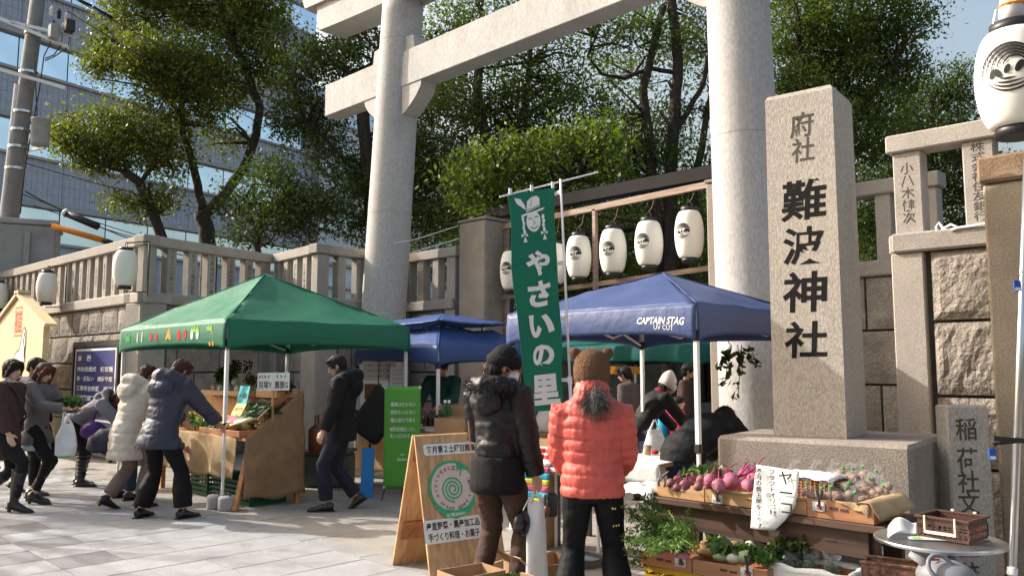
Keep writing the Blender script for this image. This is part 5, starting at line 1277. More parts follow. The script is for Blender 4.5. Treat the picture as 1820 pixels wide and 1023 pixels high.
# ================================================================== vegetable stand, lower right
mat('turnip_pink', (0.38,0.10,0.17), 0.6, 0.3, 14, spec=0.3, stain=0.6, stain_scale=14, stain_col=(0.42,0.27,0.22)); mat('beet_dark', (0.22,0.07,0.09), 0.6, 0.3, 16, stain=0.4, stain_scale=14, stain_col=(0.38,0.24,0.18))
mat('beet_stalk', (0.32,0.02,0.12), 0.45, 0.15, 10); mat('daikon_white', (0.62,0.60,0.46), 0.5, 0.1, 9, stain=0.2, stain_scale=8, stain_col=(0.45,0.42,0.26)); mat('daikon_green', (0.34,0.42,0.20), 0.5, 0.18, 7)
mat('squash_tan', (0.48,0.29,0.12), 0.55, 0.18, 9, stain=0.3, stain_scale=8, stain_col=(0.32,0.22,0.10)); mat('carrot_pink', (0.44,0.15,0.17), 0.6, 0.15, 14); mat('stalk_green', (0.16,0.26,0.07), 0.55, 0.15, 9)
mat('potato_brown', (0.27,0.16,0.105), 0.75, 0.22, 16, stain=0.3, stain_scale=18, stain_col=(0.16,0.09,0.06)); mat('pumpkin_yellow', (0.62,0.37,0.08), 0.55, 0.12, 8); mat('leek_white', (0.62,0.66,0.42), 0.5, 0.1, 9)
mat('wicker', (0.28,0.13,0.045), 0.65, 0.3, 60, 0.6, 90); mat('clamp_grey', (0.26,0.26,0.27), 0.4, 0.1, 9, spec=0.5); mat('pen_red', (0.55,0.02,0.02), 0.5); mat('pen_teal', (0.02,0.36,0.30), 0.6); mat('label_blue', (0.02,0.09,0.42), 0.4, spec=0.5)
SZ, TH = 0.665, 0.09
q0, q1 = at_z(1167,880,SZ), at_z(1556,932,SZ)
SO, SM, SL = frame(q0, q1); SW = lambda vf: xf(vf, SM, SO)
S_ = lambda a, b, z: SO + SM @ np.array((a, b, 0.0)) + np.array((0, 0, z))
vs = thing('vegetable_stand', S_(SL/2, .25, 0), 'dark wooden two-tier stand holding crates of beets and bagged potatoes', 'stand')
mk('shelf_board', SW(cbox((-.10,-.03,SZ-.045),(SL+.06,.24,SZ-.003),.004)), 'dark_wood', vs); mk('shelf_board', SW(cbox((-.10,.25,SZ-.045),(SL+.06,.52,SZ-.003),.004)), 'dark_wood', vs)
mk('apron', SW(cbox((-.06,.02,SZ-.20),(SL-.05,.05,SZ-.046),.003)), 'dark_wood', vs); mk('apron', SW(cbox((-.06,.44,SZ-.20),(SL-.05,.47,SZ-.046),.003)), 'dark_wood', vs)
for a in (-.03, SL-.12):
    for b in (.055,.39): mk('leg', SW(cbox((a,b,0),(a+.11,b+.045,SZ-.046),.003)), 'dark_wood', vs)
cw = SL/1.0
ia, ib = SM[:,0], None
def along(px, py, z): p = at_z(px,py,z); return float((p-SO)@SM[:,0])
aB, aC = along(1250,892,SZ), along(1426,919,SZ)
tray((0.0,0.0),(aB-.004,.42),TH,'crate_wood','pale wooden crate of small dark beets, left end of the top shelf',SM,SO,SZ)
tray((aB+.002,0.0),(aC-.01,.42),TH,'crate_wood','pale wooden crate of big pink turnips in the middle of the top shelf',SM,SO,SZ)
tray((aC,-.015),(SL,.42),TH+.012,'crate_red','reddish wooden crate of bagged potatoes at the right end of the top shelf',SM,SO,SZ,grip=2)
text('米', S_(SL+.0005,.18,SZ+.05), SM[:,1], (0,0,1), .05, .05, 'ink_worn', vs); text('下', S_(SL+.0005,.30,SZ+.05), SM[:,1], (0,0,1), .045, .045, 'ink_worn', vs)
LZ = 0.375; l0 = at_z(1135,977,LZ); l1 = at_z(1370,1016,LZ); LO, LM, LL = frame(l0, l1); LW_ = lambda vf: xf(vf, LM, LO)
lj = float((at_z(1232,992,LZ)-LO)@LM[:,0])
tray((0,0),(lj-.004,.44),.085,'crate_red','reddish wooden crate of carrots with long green tops on the lower tier',LM,LO,LZ-.085,grip=2)
tray((lj+.002,0),(LL-.02,.44),.085,'crate_red','reddish wooden crate of daikon, turnips and squash on the lower tier',LM,LO,LZ-.085,grip=2)
slat_crate((0.03,.02,0),(LL*.5-.02,.42,LZ-.088),'plastic_yellow','yellow plastic crate propping up the carrot crate',LM,LO,rows=5)
slat_crate((LL*.5+.02,.02,0),(LL-.03,.42,LZ-.088),'plastic_yellow','yellow plastic crate propping up the daikon crate',LM,LO,rows=5)
def lumpy(c, r, m, name, parent=None, seed=0, nu=14, nv=10, amp=.12, M=None, taper=0.0):
    V, F = ball((0,0,0), 1.0, nu, nv); r = np.array(r if np.ndim(r) else (r,r,r), float)
    k = np.array([1 + amp*noise.noise(Vector((v*1.3+seed*7.1).tolist())) for v in V]); V = V*k[:,None]
    V[:,:2] *= (1 + taper*V[:,2:3])
    V = V*r
    if M is not None: V = V@np.asarray(M).T
    return mk(name, (V+np.asarray(c), F), m, parent, True)
def rt_root(c, r, m, stalk_dir, label, group, seed, tail=True, nst=4, leaf=None):
    t = thing('turnip', c-np.array((0,0,r)), label, 'turnip', group); rg = np.random.default_rng(seed)
    d = unit(stalk_dir); s = unit(np.cross(d, (0.1,0.2,1.0))); u = np.cross(d, s); M = np.stack([s,u,d],1)
    prof = [(.03,-1.15),(.30,-.98),(.66,-.70),(.94,-.25),(1.0,.12),(.86,.55),(.52,.84),(.22,.95),(.05,.97)]
    V, F = lathe(prof, 16); V = V*r; k = np.array([1+.10*noise.noise(Vector((v/r*1.1+seed*3.3).tolist())) for v in V]); V = V*k[:,None]
    mk('root', (V@M.T+c, F), m, t, True)
    if tail: mk('tail', tube([c-d*r*1.1, c-d*r*1.5+rg.normal(size=3)*r*.2, c-d*r*1.9+rg.normal(size=3)*r*.4],[r*.10,r*.05,r*.01],6), m, t, True)
    st = []
    for i in range(nst):
        dd = unit(d*np.array((1,1,.45)) + rg.normal(size=3)*.35 + np.array((0,0,.05))); L = r*rg.uniform(1.6,2.7); p = c+d*r*.85
        st.append(tube([p, p+dd*L*.4, p+dd*L*.75+np.array((0,0,.1*L)), p+dd*L+np.array((0,0,-.02*L))],[r*.13,r*.10,r*.08,r*.03],6))
    mk('stalks', join(*st), 'beet_stalk', t, True)
    return t
rg = np.random.default_rng(5); BE, TU, CA, PO, GB, LK, PB, JJ = [], [], [], [], [], [], [], []
back = SM[:,1]
for k,(x,y,r_) in enumerate(((1192,858,.030),(1205,853,.034),(1218,861,.036),(1232,848,.036),(1241,864,.030),(1222,845,.030),(1203,866,.026),(1246,852,.034),(1258,861,.030),(1235,838,.028))):
    BE.append((x,y,rt_root(at_z(x,y,SZ+.115), r_, 'beet_dark', back*rg.uniform(.4,1)+SM[:,0]*rg.uniform(-.7,.7)+np.array((0,0,.5)), 'small muddy purple beet heaped in the left crate of the top shelf', 'small beets in the left crate', 40+k, nst=3)))
for k,(x,y,r_) in enumerate(((1262,852,.042),(1277,862,.044),(1300,856,.062),(1326,845,.056),(1330,862,.044),(1289,842,.048),(1310,836,.044),(1340,852,.05))):
    TU.append((x,y,rt_root(at_z(x,y,SZ+.125), r_, 'turnip_pink', back*rg.uniform(.3,1)+SM[:,0]*rg.uniform(-.5,.6)+np.array((0,0,.6)), 'large pink turnip with magenta stalks in the middle crate of the top shelf', 'large pink turnips in the middle crate', 70+k, nst=4)))
relabel([(o,x,y) for x,y,o in BE],'small muddy purple beet in the left crate',2); relabel([(o,x,y) for x,y,o in TU],'large pink turnip in the middle crate',2)
def leafbed(name, label, cat, pts, m, size, n, aspect=.7, up=.6, spread=.035, parent=None, stalks=None):
    C = []
    for (c, r_) in pts:
        D = RNG.normal(size=(max(4,int(n/len(pts))),3)); D /= np.linalg.norm(D,axis=1,keepdims=True); C.append(c + D*np.abs(RNG.uniform(.4,1,(len(D),1)))*np.array(r_))
    C = np.concatenate(C)
    if parent is None:
        lo = C.mean(0); lo[2] = C[:,2].min(); t = thing(name, lo, label, cat)
    else: t = parent
    quads_obj('leaves', leaves_at(C, size, up=up, aspect=aspect), m, t)
    if stalks: mk('stalks', join(*stalks), 'stalk_green', t, True)
    return t
bp_ = lambda x,y,z=SZ+.14,b=0: at_z(x,y,z)+back*b
leafbed('beet_leaves','dark crinkled beet leaves lying at the back of the left crate','leaves',[(bp_(1240,836),(.09,.06,.03)),(bp_(1265,838),(.09,.06,.04)),(bp_(1225,840),(.07,.05,.03))],'leaf_veg',.07,90)
leafbed('turnip_leaves','broad pale green turnip leaves above the pink turnips','leaves',[(bp_(1300,829),(.10,.07,.03)),(bp_(1320,825),(.10,.07,.04)),(bp_(1285,836),(.07,.05,.03))],'leaf_pale',.09,70,.75)
# carrots
stk = []; cpts = []
cz = LZ+.02
cb = unit(at_z(1160,925,.62) - at_z(1205,985,cz))
for k in range(70):
    p = at_z(RNG.uniform(1165,1225), RNG.uniform(972,990), cz) + LM[:,1]*RNG.uniform(0,.2)
    e = at_z(RNG.uniform(1120,1225), RNG.uniform(895,985), RNG.uniform(.42,.70)) + LM[:,1]*RNG.uniform(-.05,.15)
    m_ = (p+e)/2 + np.array((0,0,.05)) + RNG.normal(size=3)*.02
    if k < 46: stk.append(tube([p, m_, e],[.0035,.003,.0015],5))
    for q in (.45,.6,.75,.9,1.0): cpts.append(((1-q)*p+q*e + (m_-(p+e)/2)*4*q*(1-q)*.6, (.030,.030,.022)))
for x,y,z in ((1128,915,.66),(1140,900,.69),(1155,895,.70),(1165,910,.66),(1150,925,.64),(1130,945,.58),(1170,930,.60),(1190,935,.55),(1205,950,.50),(1128,970,.48),(1135,990,.38),(1122,1005,.30),(1185,955,.52),(1215,962,.47),(1145,950,.56),(1160,962,.50)):
    for j in range(9): cpts.append((at_z(x,y,z)+RNG.normal(size=3)*.035, (.03,.03,.022)))
leafbed('carrot_greens','heap of feathery bright green carrot tops spilling over the lower crate','greens',cpts,'leaf_carrot',.020,9500,.42,.8,stalks=stk)
CG = 'pinkish carrots in the lower left crate'
for k,(x,y) in enumerate(((1178,977),(1188,980),(1198,983),(1208,986),(1183,984),(1203,976))):
    c = at_z(x,y,cz); t = thing('carrot', c-(0,0,.02), 'pinkish carrot lying at the front of the carrot crate', 'carrot', CG); CA.append((t,x,y)); d = unit(LM[:,0]*.9+LM[:,1]*(-.3+.1*k)+np.array((0,0,.05)))
    mk('root', tube([c-d*.07,c-d*.04,c,c+d*.05,c+d*.065],[.003,.012,.018,.021,.010],10), 'carrot_pink', t, True)
def blob(name, label, cat, px, py, z, r, m, M=None, group=None, seed=0, stem=None, taper=0.0):
    c = at_z(px,py,z); t = thing(name, c-np.array((0,0,min(r))), label, cat, group)
    lumpy(c, r, m, 'flesh', t, seed, M=M, amp=.08, taper=taper)
    if stem is not None: d = np.asarray(stem,float); mk('stem', tube([c+d*.8,c+d*1.0,c+d*1.25+np.array((0,0,.01))],[.010,.008,.009],7), 'stalk_green', t, True)
    return t
Mx = lambda a, b=PI/2: rotz(math.atan2(LM[1,0],LM[0,0])+a)@roty(b)
blob('squash','long tan squash at the left of the daikon crate','squash',1262,981,LZ+.02,(.035,.035,.085),'squash_tan',Mx(.35),None,1,taper=.25)
blob('squash','round orange tan squash behind the long squash','squash',1255,969,LZ+.05,(.040,.040,.055),'squash_tan',Mx(-.5),None,2,taper=.2)
blob('squash','tan squash lying near the middle back of the daikon crate','squash',1303,970,LZ+.04,(.032,.032,.055),'squash_tan',Mx(.9),None,3,taper=.2)
blob('turnip','large green shouldered round turnip in the daikon crate','turnip',1326,990,LZ+.03,(.045,.045,.055),'daikon_green',Mx(.6),None,4)
blob('turnip','white round turnip left of the green shouldered turnip','turnip',1304,992,LZ+.02,(.034,.034,.045),'daikon_white',Mx(.4),None,5)
blob('daikon','pale greenish daikon at the front of the daikon crate','daikon',1287,990,LZ+.015,(.026,.026,.07),'daikon_green',Mx(.55),None,6)
blob('turnip','small white kohlrabi at the back of the daikon crate','turnip',1334,968,LZ+.06,(.030,.030,.034),'daikon_white',Mx(.1),None,7)
leafbed('squash_leaves','large dark folded leaves lying over the squashes','leaves',[(at_z(1270,964,LZ+.08),(.06,.05,.03)),(at_z(1285,972,LZ+.07),(.05,.04,.03))],'leaf_veg',.09,34,.7)
leafbed('turnip_greens','green turnip tops filling the right of the daikon crate','leaves',[(at_z(x,y,LZ+.06),(.06,.05,.035)) for x,y in ((1310,978),(1345,985),(1360,992),(1330,975),(1375,985))],'leaf_veg',.05,420,.55)
leafbed('kale_bunch','dark purple green kale leaves behind the daikon crate','leaves',[(at_z(x,y,LZ+.10)+LM[:,1]*.06,(.07,.05,.05)) for x,y in ((1360,960),(1390,968),(1415,975),(1430,962),(1375,975),(1400,960))],'leaf_dark',.055,600,.6)
# bags of potatoes
bags = ((1440,878,.056),(1458,884,.05),(1480,882,.06),(1455,864,.05),(1475,858,.06),(1500,872,.06),(1492,845,.055),(1515,852,.06),(1535,868,.062),(1550,855,.06),(1560,878,.05),(1512,886,.055),(1540,846,.05),(1575,872,.055),(1530,888,.05))
for k,(x,y,r_) in enumerate(bags):
    rg = np.random.default_rng(200+k); lift = .05 + .12*max(0,(890-y))/50
    c = at_z(x,y,SZ+TH*.6+lift*.8); t = thing('potato_bag', c-np.array((0,0,r_*.8)), 'clear plastic bag of brown potatoes tied with green tape in the right crate', 'bag', 'bags of potatoes in the right crate'); PO.append((t,x,y))
    for j in range(5):
        o_ = rg.normal(size=3); o_ = unit(o_)*r_*rg.uniform(.35,.68)*np.array((1,1,.75)); lumpy(c+o_, np.array((r_*.50,r_*.40,r_*.38))*rg.uniform(.8,1.1), 'potato_brown', 'potato', t, k*7+j, 10, 7, .2)
    V, F = ball((0,0,0), (r_*1.15,r_*1.05,r_*.92), 16, 11); V = V*(1+.10*np.array([noise.noise(Vector((v*38+k).tolist())) for v in V]))[:,None]; mk('plastic_bag', (V+c,F), 'clear_bag', t, False)
    d = unit(np.array((rg.uniform(-.6,.6),rg.uniform(-.6,.3),.8))); p = c+d*r_*.95
    mk('gathered_top', tube([p,p+d*.012,p+d*.03,p+d*.05],[.010,.008,.018,.024],9,caps=False), 'clear_bag', t); mk('tape', tube([p+d*.006,p+d*.016],.0115,9), 'felt_green', t)
def sack(s, q):
    a = SL*.985 + (.14)*q if False else None
    return (0,0,0)
def cloth_over(s, q):     # burlap lining folded out over the right rim of the potato crate
    b = -.03 + .44*s
    a = SL-.10 + .15*q; z = SZ+TH+.018 + .02*math.sin(q*PI) - .055*max(0,q-.62)/.38 - .02*(1-s)*q + .008*noise.noise(Vector((s*5,q*4,1)))
    a += (.04*(s-.3))*q
    return S_(a, b, z)
mk('lining', thick(grid(cloth_over, 16, 10), .003), 'burlap_light', vs, True)
mk('lining', thick(grid(lambda s,q: S_(aC+.18+(SL-aC-.20)*s, -.018-.012*q-.006*math.sin(s*9), SZ+TH+.02-.075*q*s*(1.1-.4*math.sin(s*6)**2)), 14, 6), .003), 'burlap_light', vs, True)
mk('lining', thick(grid(lambda s,q: S_(aB+.04+(aC-aB)*s, -.004-.010*q, SZ+TH+.006+.006*noise.noise(Vector((s*6,q,0)))-.02*q*math.sin(s*6)**2), 14, 4), .003), 'burlap', vs, True)
relabel(CA,'pinkish carrot in the lower crate',2); relabel(PO,'bag of brown potatoes in the right crate',3)
# hand-lettered sheet
sg = thing('handwritten_sign', at_z(1380,900,SZ)+np.array((0,0,-.2)), 'white hand-lettered paper hanging over the front of the top shelf', 'sign')
PD = lambda x,y: None
def sheet_pt(px, py):
    q = _ray(px,py); n = SM[:,1]; o_ = SO - n*.060; return _C + q*(((o_-_C)@n)/(q@n))
poly = [(1345,825),(1383,831),(1421,837),(1419,866),(1414,897),(1396,922),(1379,941),(1356,941),(1333,937),(1334,910),(1337,890),(1330,880),(1338,868)]
cen = (1377,880); P = [sheet_pt(*cen)] + [sheet_pt(*p) + np.array((0,0,0)) for p in poly]
def sheet(s, q):     # s across, q down; the right edge tapers away towards the bottom
    L_ = [(1345,825),(1340,860),(1336,885),(1334,910),(1332,938)]; R__ = [(1421,837),(1419,866),(1414,897),(1398,921),(1376,942)]
    f = q*4; i = min(3,int(f)); f -= i
    x = (L_[i][0]*(1-f)+L_[i+1][0]*f)*(1-s)+(R__[i][0]*(1-f)+R__[i+1][0]*f)*s; y = (L_[i][1]*(1-f)+L_[i+1][1]*f)*(1-s)+(R__[i][1]*(1-f)+R__[i+1][1]*f)*s
    return sheet_pt(x,y) + SM[:,1]*(.010*math.sin(s*5+q*2)*(.3+q)+.008*noise.noise(Vector((s*3,q*4,2))))
mk('paper', thick(grid(sheet, 14, 18), .0015), 'paper', sg, True)
rr_, uu_ = SM[:,0], np.array((0,0,1.0))
for tx,x,y,w_,h_,b_ in (('ヤーコ',1400,874,.085,.245,.012),('フラフトオリゴ糖',1376,874,.046,.265,.02),('腸内の善玉菌をふやす',1352,884,.044,.355,.02)):
    text(tx, sheet_pt(x,y)-SM[:,1]*.020, rr_, uu_-rr_*.06, w_, h_, 'print_black', sg, vertical=True, bold=b_, res=2)
# wicker basket with plastic-wrapped goods behind the sheet
wb = thing('wicker_basket', S_(aC-.05,.22,SZ+.02), 'rectangular brown wicker basket behind the hand-lettered sheet', 'basket')
wlo, whi = (aC-.28,.16), (aC+.06,.40)
for r_ in range(8):
    z = SZ+.06+r_*.018; mk('wicker_row', SW(tube([(wlo[0],wlo[1],z),(whi[0],wlo[1],z),(whi[0],whi[1],z),(wlo[0],whi[1],z),(wlo[0],wlo[1],z)],.0085,6)), 'wicker', wb, True)
mk('stakes', SW(join(*[tube([(x,y,SZ+.05),(x,y,SZ+.20)],.006,5) for x in np.linspace(wlo[0],whi[0],13) for y in (wlo[1]-.004,whi[1]+.004)])), 'wicker', wb)
wb.children[-1]['kind'] = 'stuff'
mk('cloth_liner', SW(thick(grid(lambda s,q:(wlo[0]-.02+(whi[0]-wlo[0]+.04)*s, wlo[1]-.02+(whi[1]-wlo[1]+.04)*q, SZ+.215+.02*noise.noise(Vector((s*6,q*6,3)))-.02*(abs(2*s-1)**4+abs(2*q-1)**4)),14,10),.004)), 'paper_pink', wb, True)
for k,a in enumerate((aC-.20,aC-.08,aC+.02)):
    c = S_(a,.22+.03*k,SZ+.22); mk('gathered_bag', tube([c,c+np.array((0,0,.03)),c+np.array((.01,0,.055)),c+np.array((.03,0,.08))],[.045,.022,.012,.03],10,caps=False), 'clear_bag', wb, False)
# white-lined basket, lower right
wl = thing('lined_basket', at_z(1438,1010,.28), 'wicker basket lined with white cloth holding bagged greens', 'basket')
b0, b1 = at_z(1372,1000,.40), at_z(1507,1021,.40); bo, bM, bL = frame(b0, b1); BW = lambda vf: xf(vf, bM, bo)
dB = .26
mk('wicker_body', BW(join(box((.0,.0,.16),(bL,.012,.375)),box((.0,dB-.012,.16),(bL,dB,.375)),box((0,.012,.16),(.012,dB-.012,.375)),box((bL-.012,.012,.16),(bL,dB-.012,.375)),box((.012,.012,.16),(bL-.012,dB-.012,.17)))), 'wicker', wl)
rim = [(-.012,-.012),(bL+.012,-.012),(bL+.012,dB+.012),(-.012,dB+.012),(-.012,-.012)]
rp = []
for (x0,y0),(x1,y1) in zip(rim[:-1],rim[1:]):
    for q in np.linspace(0,1,7)[:-1]: rp.append((x0+(x1-x0)*q, y0+(y1-y0)*q, .385+.006*math.sin(q*13+x0*9)))
mk('cloth_rim', BW(tube(rp+[rp[0]],[.020+.004*math.sin(i*2.1) for i in range(len(rp)+1)],8)), 'white_cloth', wl, True)
mk('cloth_bed', BW(box((.012,.012,.30),(bL-.012,dB-.012,.31))), 'white_cloth', wl)
mk('cloth_skirt', BW(thick(grid(lambda s,q:(-.02+(bL+.04)*s,-.022-.008*math.sin(s*15)*q,.385-.075*q+.02*math.sin(s*5)*q),24,5),.003)), 'white_cloth', wl, True)
for k,(a,b) in enumerate(((.07,.10),(.18,.12),(.30,.12),(.26,.20),(.12,.2))):
    c = bo+bM@np.array((a,b,.37)); t = thing('greens_bag', c-np.array((0,0,.05)), 'clear bag of leafy greens standing in the white lined basket', 'bag', 'bags of greens in the lined basket'); GB.append((t,a,-b))
    leafbed('','','',[(c,(.035,.035,.045))],'leaf_veg',.04,60,.6,parent=t)
    mk('plastic_bag', tube([c-np.array((0,0,.05)),c,c+np.array((0,0,.06)),c+np.array((.01,0,.10))],[.03,.045,.035,.05],10,caps=False), 'clear_bag', t)
relabel(GB,'bag of greens in the lined basket',2)
bst = thing('basket_stool', wl.location*1.0, 'low dark wooden stool under the white lined basket', 'stool')
WORLD[bst.name] = WORLD[wl.name].copy(); mk('seat', BW(box((-.02,.0,.12),(bL+.02,dB,.155))), 'dark_wood', bst)
for x in (.02,bL-.05):
    for y in (.02,dB-.05): mk('leg', BW(box((x,y,0),(x+.035,y+.035,.12))), 'dark_wood', bst)
# clips and price tags
def tag_clip(px, py, num, M_, on, label, clip_dy=-22):
    n = M_[:,1]; q = _ray(px,py); o_ = on - n*.006; c = _C + q*(((o_-_C)@n)/(q@n)); r = M_[:,0]
    t = thing('price_tag', c, label, 'price tag')
    W = lambda vf: xf(vf, M_, c)
    mk('card', W(box((-.036,-.002,-.026),(.036,0,.026))), 'paper', t)
    mk('stripe', W(box((-.036,-.0035,-.021),(.036,-.0022,-.018))), 'pen_teal', t)
    text('¥', c-n*.003+r*-.026+np.array((0,0,-.008)), r, (0,0,1), .012, .016, 'pen_teal', t, res=1); text(num, c-n*.003+r*.008+np.array((0,0,-.003)), r+np.array((0,0,-.1)), (0,0,1), .046, .024, 'print_black', t, bold=.02)
    d = -n*.012
    mk('clip_jaw', W(cbox((.006,-.026,-.002),(.020,-.012,.055),.004)), 'black_plastic', t); mk('clip_handle', W(xf(cbox((-.005,-.014,0),(.008,-.002,.055),.004), roty(-.18), (.010,-.010,.045))), 'black_plastic', t); mk('clip_handle', W(xf(cbox((0,-.014,0),(.013,-.002,.055),.004), roty(.22), (.016,-.010,.045))), 'black_plastic', t)
    mk('clip_tip', W(cbox((.004,-.028,-.014),(.022,-.010,-.002),.004)), 'pen_red', t)
    return t
tag_clip(1275,886,'200',SM,SO,'price tag reading 200 clipped to the middle turnip crate')
tag_clip(1455,899,'300',SM,SO-SM[:,1]*.015,'price tag reading 300 clipped to the potato crate')
tag_clip(1209,998,'200',LM,LO,'price tag reading 200 clipped to the carrot crate')
tag_clip(1327,1016,'200',LM,LO,'price tag reading 200 clipped to the daikon crate')
# spring clamp and folded cloth at the left end
sc_ = thing('spring_clamp', at_z(1175,858,SZ+.09), 'grey spring clamp gripping the left crate corner', 'clamp'); c = at_z(1176,856,SZ+.10)
mk('jaw', tube([c+SM@np.array(q) for q in ((-.02,0,-.03),(-.028,0,.0),(-.012,0,.028),(.004,0,.035))],[.008,.011,.010,.008],8), 'clamp_grey', sc_, True); mk('jaw', tube([c+SM@np.array(q) for q in ((.02,0,-.03),(.028,0,.0),(.012,0,.028),(-.004,0,.035))],[.008,.011,.010,.008],8), 'clamp_grey', sc_, True)
mk('handle', tube([c+SM@np.array((.0,0,.03)),c+SM@np.array((.06,0,.075))],.008,8), 'black_plastic', sc_); mk('handle', tube([c+SM@np.array((.0,0,.03)),c+SM@np.array((-.015,0,.09))],.008,8), 'clamp_grey', sc_); mk('spring', xf(lathe([(.008,-.012),(.013,-.012),(.013,.012),(.008,.012)],12), SM@rotx(PI/2), c+np.array((0,0,.03))), 'steel', sc_)
tag(mk('folded_cloth', thick(grid(lambda s,q: S_(-.30+.29*s, -.06+.30*q, SZ+.02+.05*math.sin(PI*s)*(1-.4*q)+.02*noise.noise(Vector((s*5,q*5,2)))-.06*(q<.12)), 18, 14), .004), 'white_cloth', None, True), 'crumpled white cloth lying left of the beet crate', 'cloth')
# ------------------------------------------------------------------ round metal table and what stands on it
TZ = .70; tc = at_z(1669,956,TZ); TR_ = float(np.linalg.norm(at_z(1549,948,TZ)-at_z(1789,966,TZ))/2)
mt = thing('round_table', tc*np.array((1,1,0)), 'round polished metal cafe table at lower right', 'table')
mk('table_top', xf(lathe([(.01,TZ-.012),(TR_-.012,TZ-.022),(TR_,TZ-.018),(TR_+.003,TZ-.008),(TR_,TZ),(TR_-.012,TZ+.001),(TR_-.02,TZ-.004),(.01,TZ-.004)],64), None, WORLD[mt.name]), 'steel', mt, True)
mk('column', xf(lathe([(.032,.05),(.032,TZ-.02)],20), None, WORLD[mt.name]), 'steel', mt, True)
for k in range(4): a = k*PI/2+.4; mk('foot', bar(WORLD[mt.name]+np.array((0,0,.055)), WORLD[mt.name]+np.array((math.cos(a)*.27,math.sin(a)*.27,.015)), .05,.025), 'steel', mt)
bk = thing('plastic_basket', at_z(1697,955,TZ), 'dark brown plastic basket with cream handles on the round metal table', 'basket')
k0, k1 = at_z(1632,953,TZ), at_z(1722,967,TZ); ko, kM, kL = frame(k0, k1); ko = ko + np.array((0,0,TZ+.001)); KW = lambda vf: xf(vf, kM, ko); kD, kH, fl_ = .22, .095, .014
def wallbars(x0,x1,y,axis):
    P = []; n = max(3,int((x1-x0)/.022))
    for z0,z1 in ((0,.014),(.036,.046),(.066,.095)):
        e0, e1 = fl_*z0/kH, fl_*z1/kH
        P.append(('h', z0, z1))
    out = []
    for _,z0,z1 in P: out.append(box((x0,y,z0),(x1,y+.004,z1)) if axis=='x' else box((y,x0,z0),(y+.004,x1,z1)))
    for i in range(n+1):
        q = x0+(x1-x0)*i/n; out.append(box((q-.004,y+.0005,.01),(q+.004,y+.0035,.07)) if axis=='x' else box((y+.0005,q-.004,.01),(y+.0035,q+.004,.07)))
    return join(*out)
for nm,args in (('front_wall',(0,kL,0,'x')),('back_wall',(0,kL,kD,'x')),('side_wall',(.004,kD,0,'y')),('side_wall',(.004,kD,kL-.004,'y'))): mk(nm, KW(wallbars(*args)), 'plastic_brown', bk)
mk('base', KW(join(*[box((.005,.01+.02*i,.001),(kL-.005,.022+.02*i,.006)) for i in range(10)], box((.004,.004,.0),(kL-.004,.01,.006)))), 'plastic_brown', bk)
mk('rim', KW(join(cbox((-.012,-.012,kH),(kL+.012,.006,kH+.012),.003),cbox((-.012,kD-.002,kH),(kL+.012,kD+.016,kH+.012),.003),cbox((-.012,.0062,kH),(.006,kD-.0022,kH+.012),.003),cbox((kL-.006,.0062,kH),(kL+.012,kD-.0022,kH+.012),.003))), 'plastic_brown', bk)
mat('cream_plastic', (0.66,0.60,0.46), 0.45, 0.04, 6)
mk('handle', KW(join(cbox((kL*.16,-.022,.026),(kL*.80,-.014,.040),.003),cbox((kL*.16,-.022,.0402),(kL*.20,-.014,kH+.016),.003),cbox((kL*.76,-.022,.0402),(kL*.80,-.014,kH+.016),.003))), 'cream_plastic', bk)
mk('handle', KW(join(cbox((kL*.25,kD+.018,.075),(kL*.32,kD+.026,kH+.02),.003),cbox((kL*.70,kD+.018,.075),(kL*.77,kD+.026,kH+.02),.003))), 'cream_plastic', bk)
tag(mk('bag_stack', thick(grid(lambda s,q: at_z(1578+52*s, 936+20*q-7*s, TZ+.004)+np.array((0,0,.05*math.sin(PI*min(1,s*1.2))*(1-q*.5)*(1-s*.5)+.004)), 14, 8), .003), 'milky_bag', None, True), 'curled stack of clear plastic bags left of the brown basket on the metal table', 'bags')
pk_ = thing('flyer', at_z(1640,960,TZ+.002), 'clear packet with a green print lying before the brown basket', 'packet'); R2 = rotz(YAW-.2)
mk('sleeve', xf(box((-.085,-.035,.002),(.085,.035,.005)), R2, at_z(1648,957,TZ)), 'milky_bag', pk_); mk('green_print', xf(box((-.07,-.025,.0055),(-.03,.012,.007)), R2, at_z(1648,957,TZ)), 'felt_lime', pk_)
# things at the bottom edge
db = thing('fabric_box', at_z(1578,1005,.50)*np.array((1,1,0))+np.array((0,0,.2)), 'brown patterned fabric covered box at the bottom edge below the metal table', 'box')
mat('pattern_brown', (0.13,0.065,0.045), 0.7, 0.55, 26, speck=0.5, speck_scale=60)
d0, d1 = at_z(1530,1000,.50), at_z(1628,1012,.50); do, dM, dL = frame(d0, d1)
mk('body', xf(join(box((0,0,.2),(dL,.008,.5)),box((0,.152,.2),(dL,.16,.5)),box((0,.008,.2),(.008,.152,.5)),box((dL-.008,.008,.2),(dL,.152,.5)),box((.008,.008,.2),(dL-.008,.152,.21))), dM, do), 'pattern_brown', db)
mk('rim', xf(join(cbox((-.005,-.006,.5),(dL+.005,.01,.516),.004),cbox((-.005,.15,.5),(dL+.005,.166,.516),.004)), dM, do), 'pattern_brown', db)
st_ = thing('low_stool', WORLD[db.name]*np.array((1,1,0)), 'low dark stool under the brown fabric box', 'stool'); mk('seat', xf(box((-.02,-.02,.15),(dL+.02,.18,.198)), dM, do), 'dark_wood', st_)
for x in (0,dL-.04):
    for y in (0,.12): mk('leg', xf(box((x,y,0),(x+.04,y+.04,.15)), dM, do), 'dark_wood', st_)
hc = thing('plastic_container', at_d(1678,1010,3.7), 'grey rounded plastic container with a ring handle and slanted handle at the bottom edge', 'container')
mat('blue_grey', (0.17,0.175,0.19), 0.5, 0.1, 6); c = at_d(1682,1024,3.7)
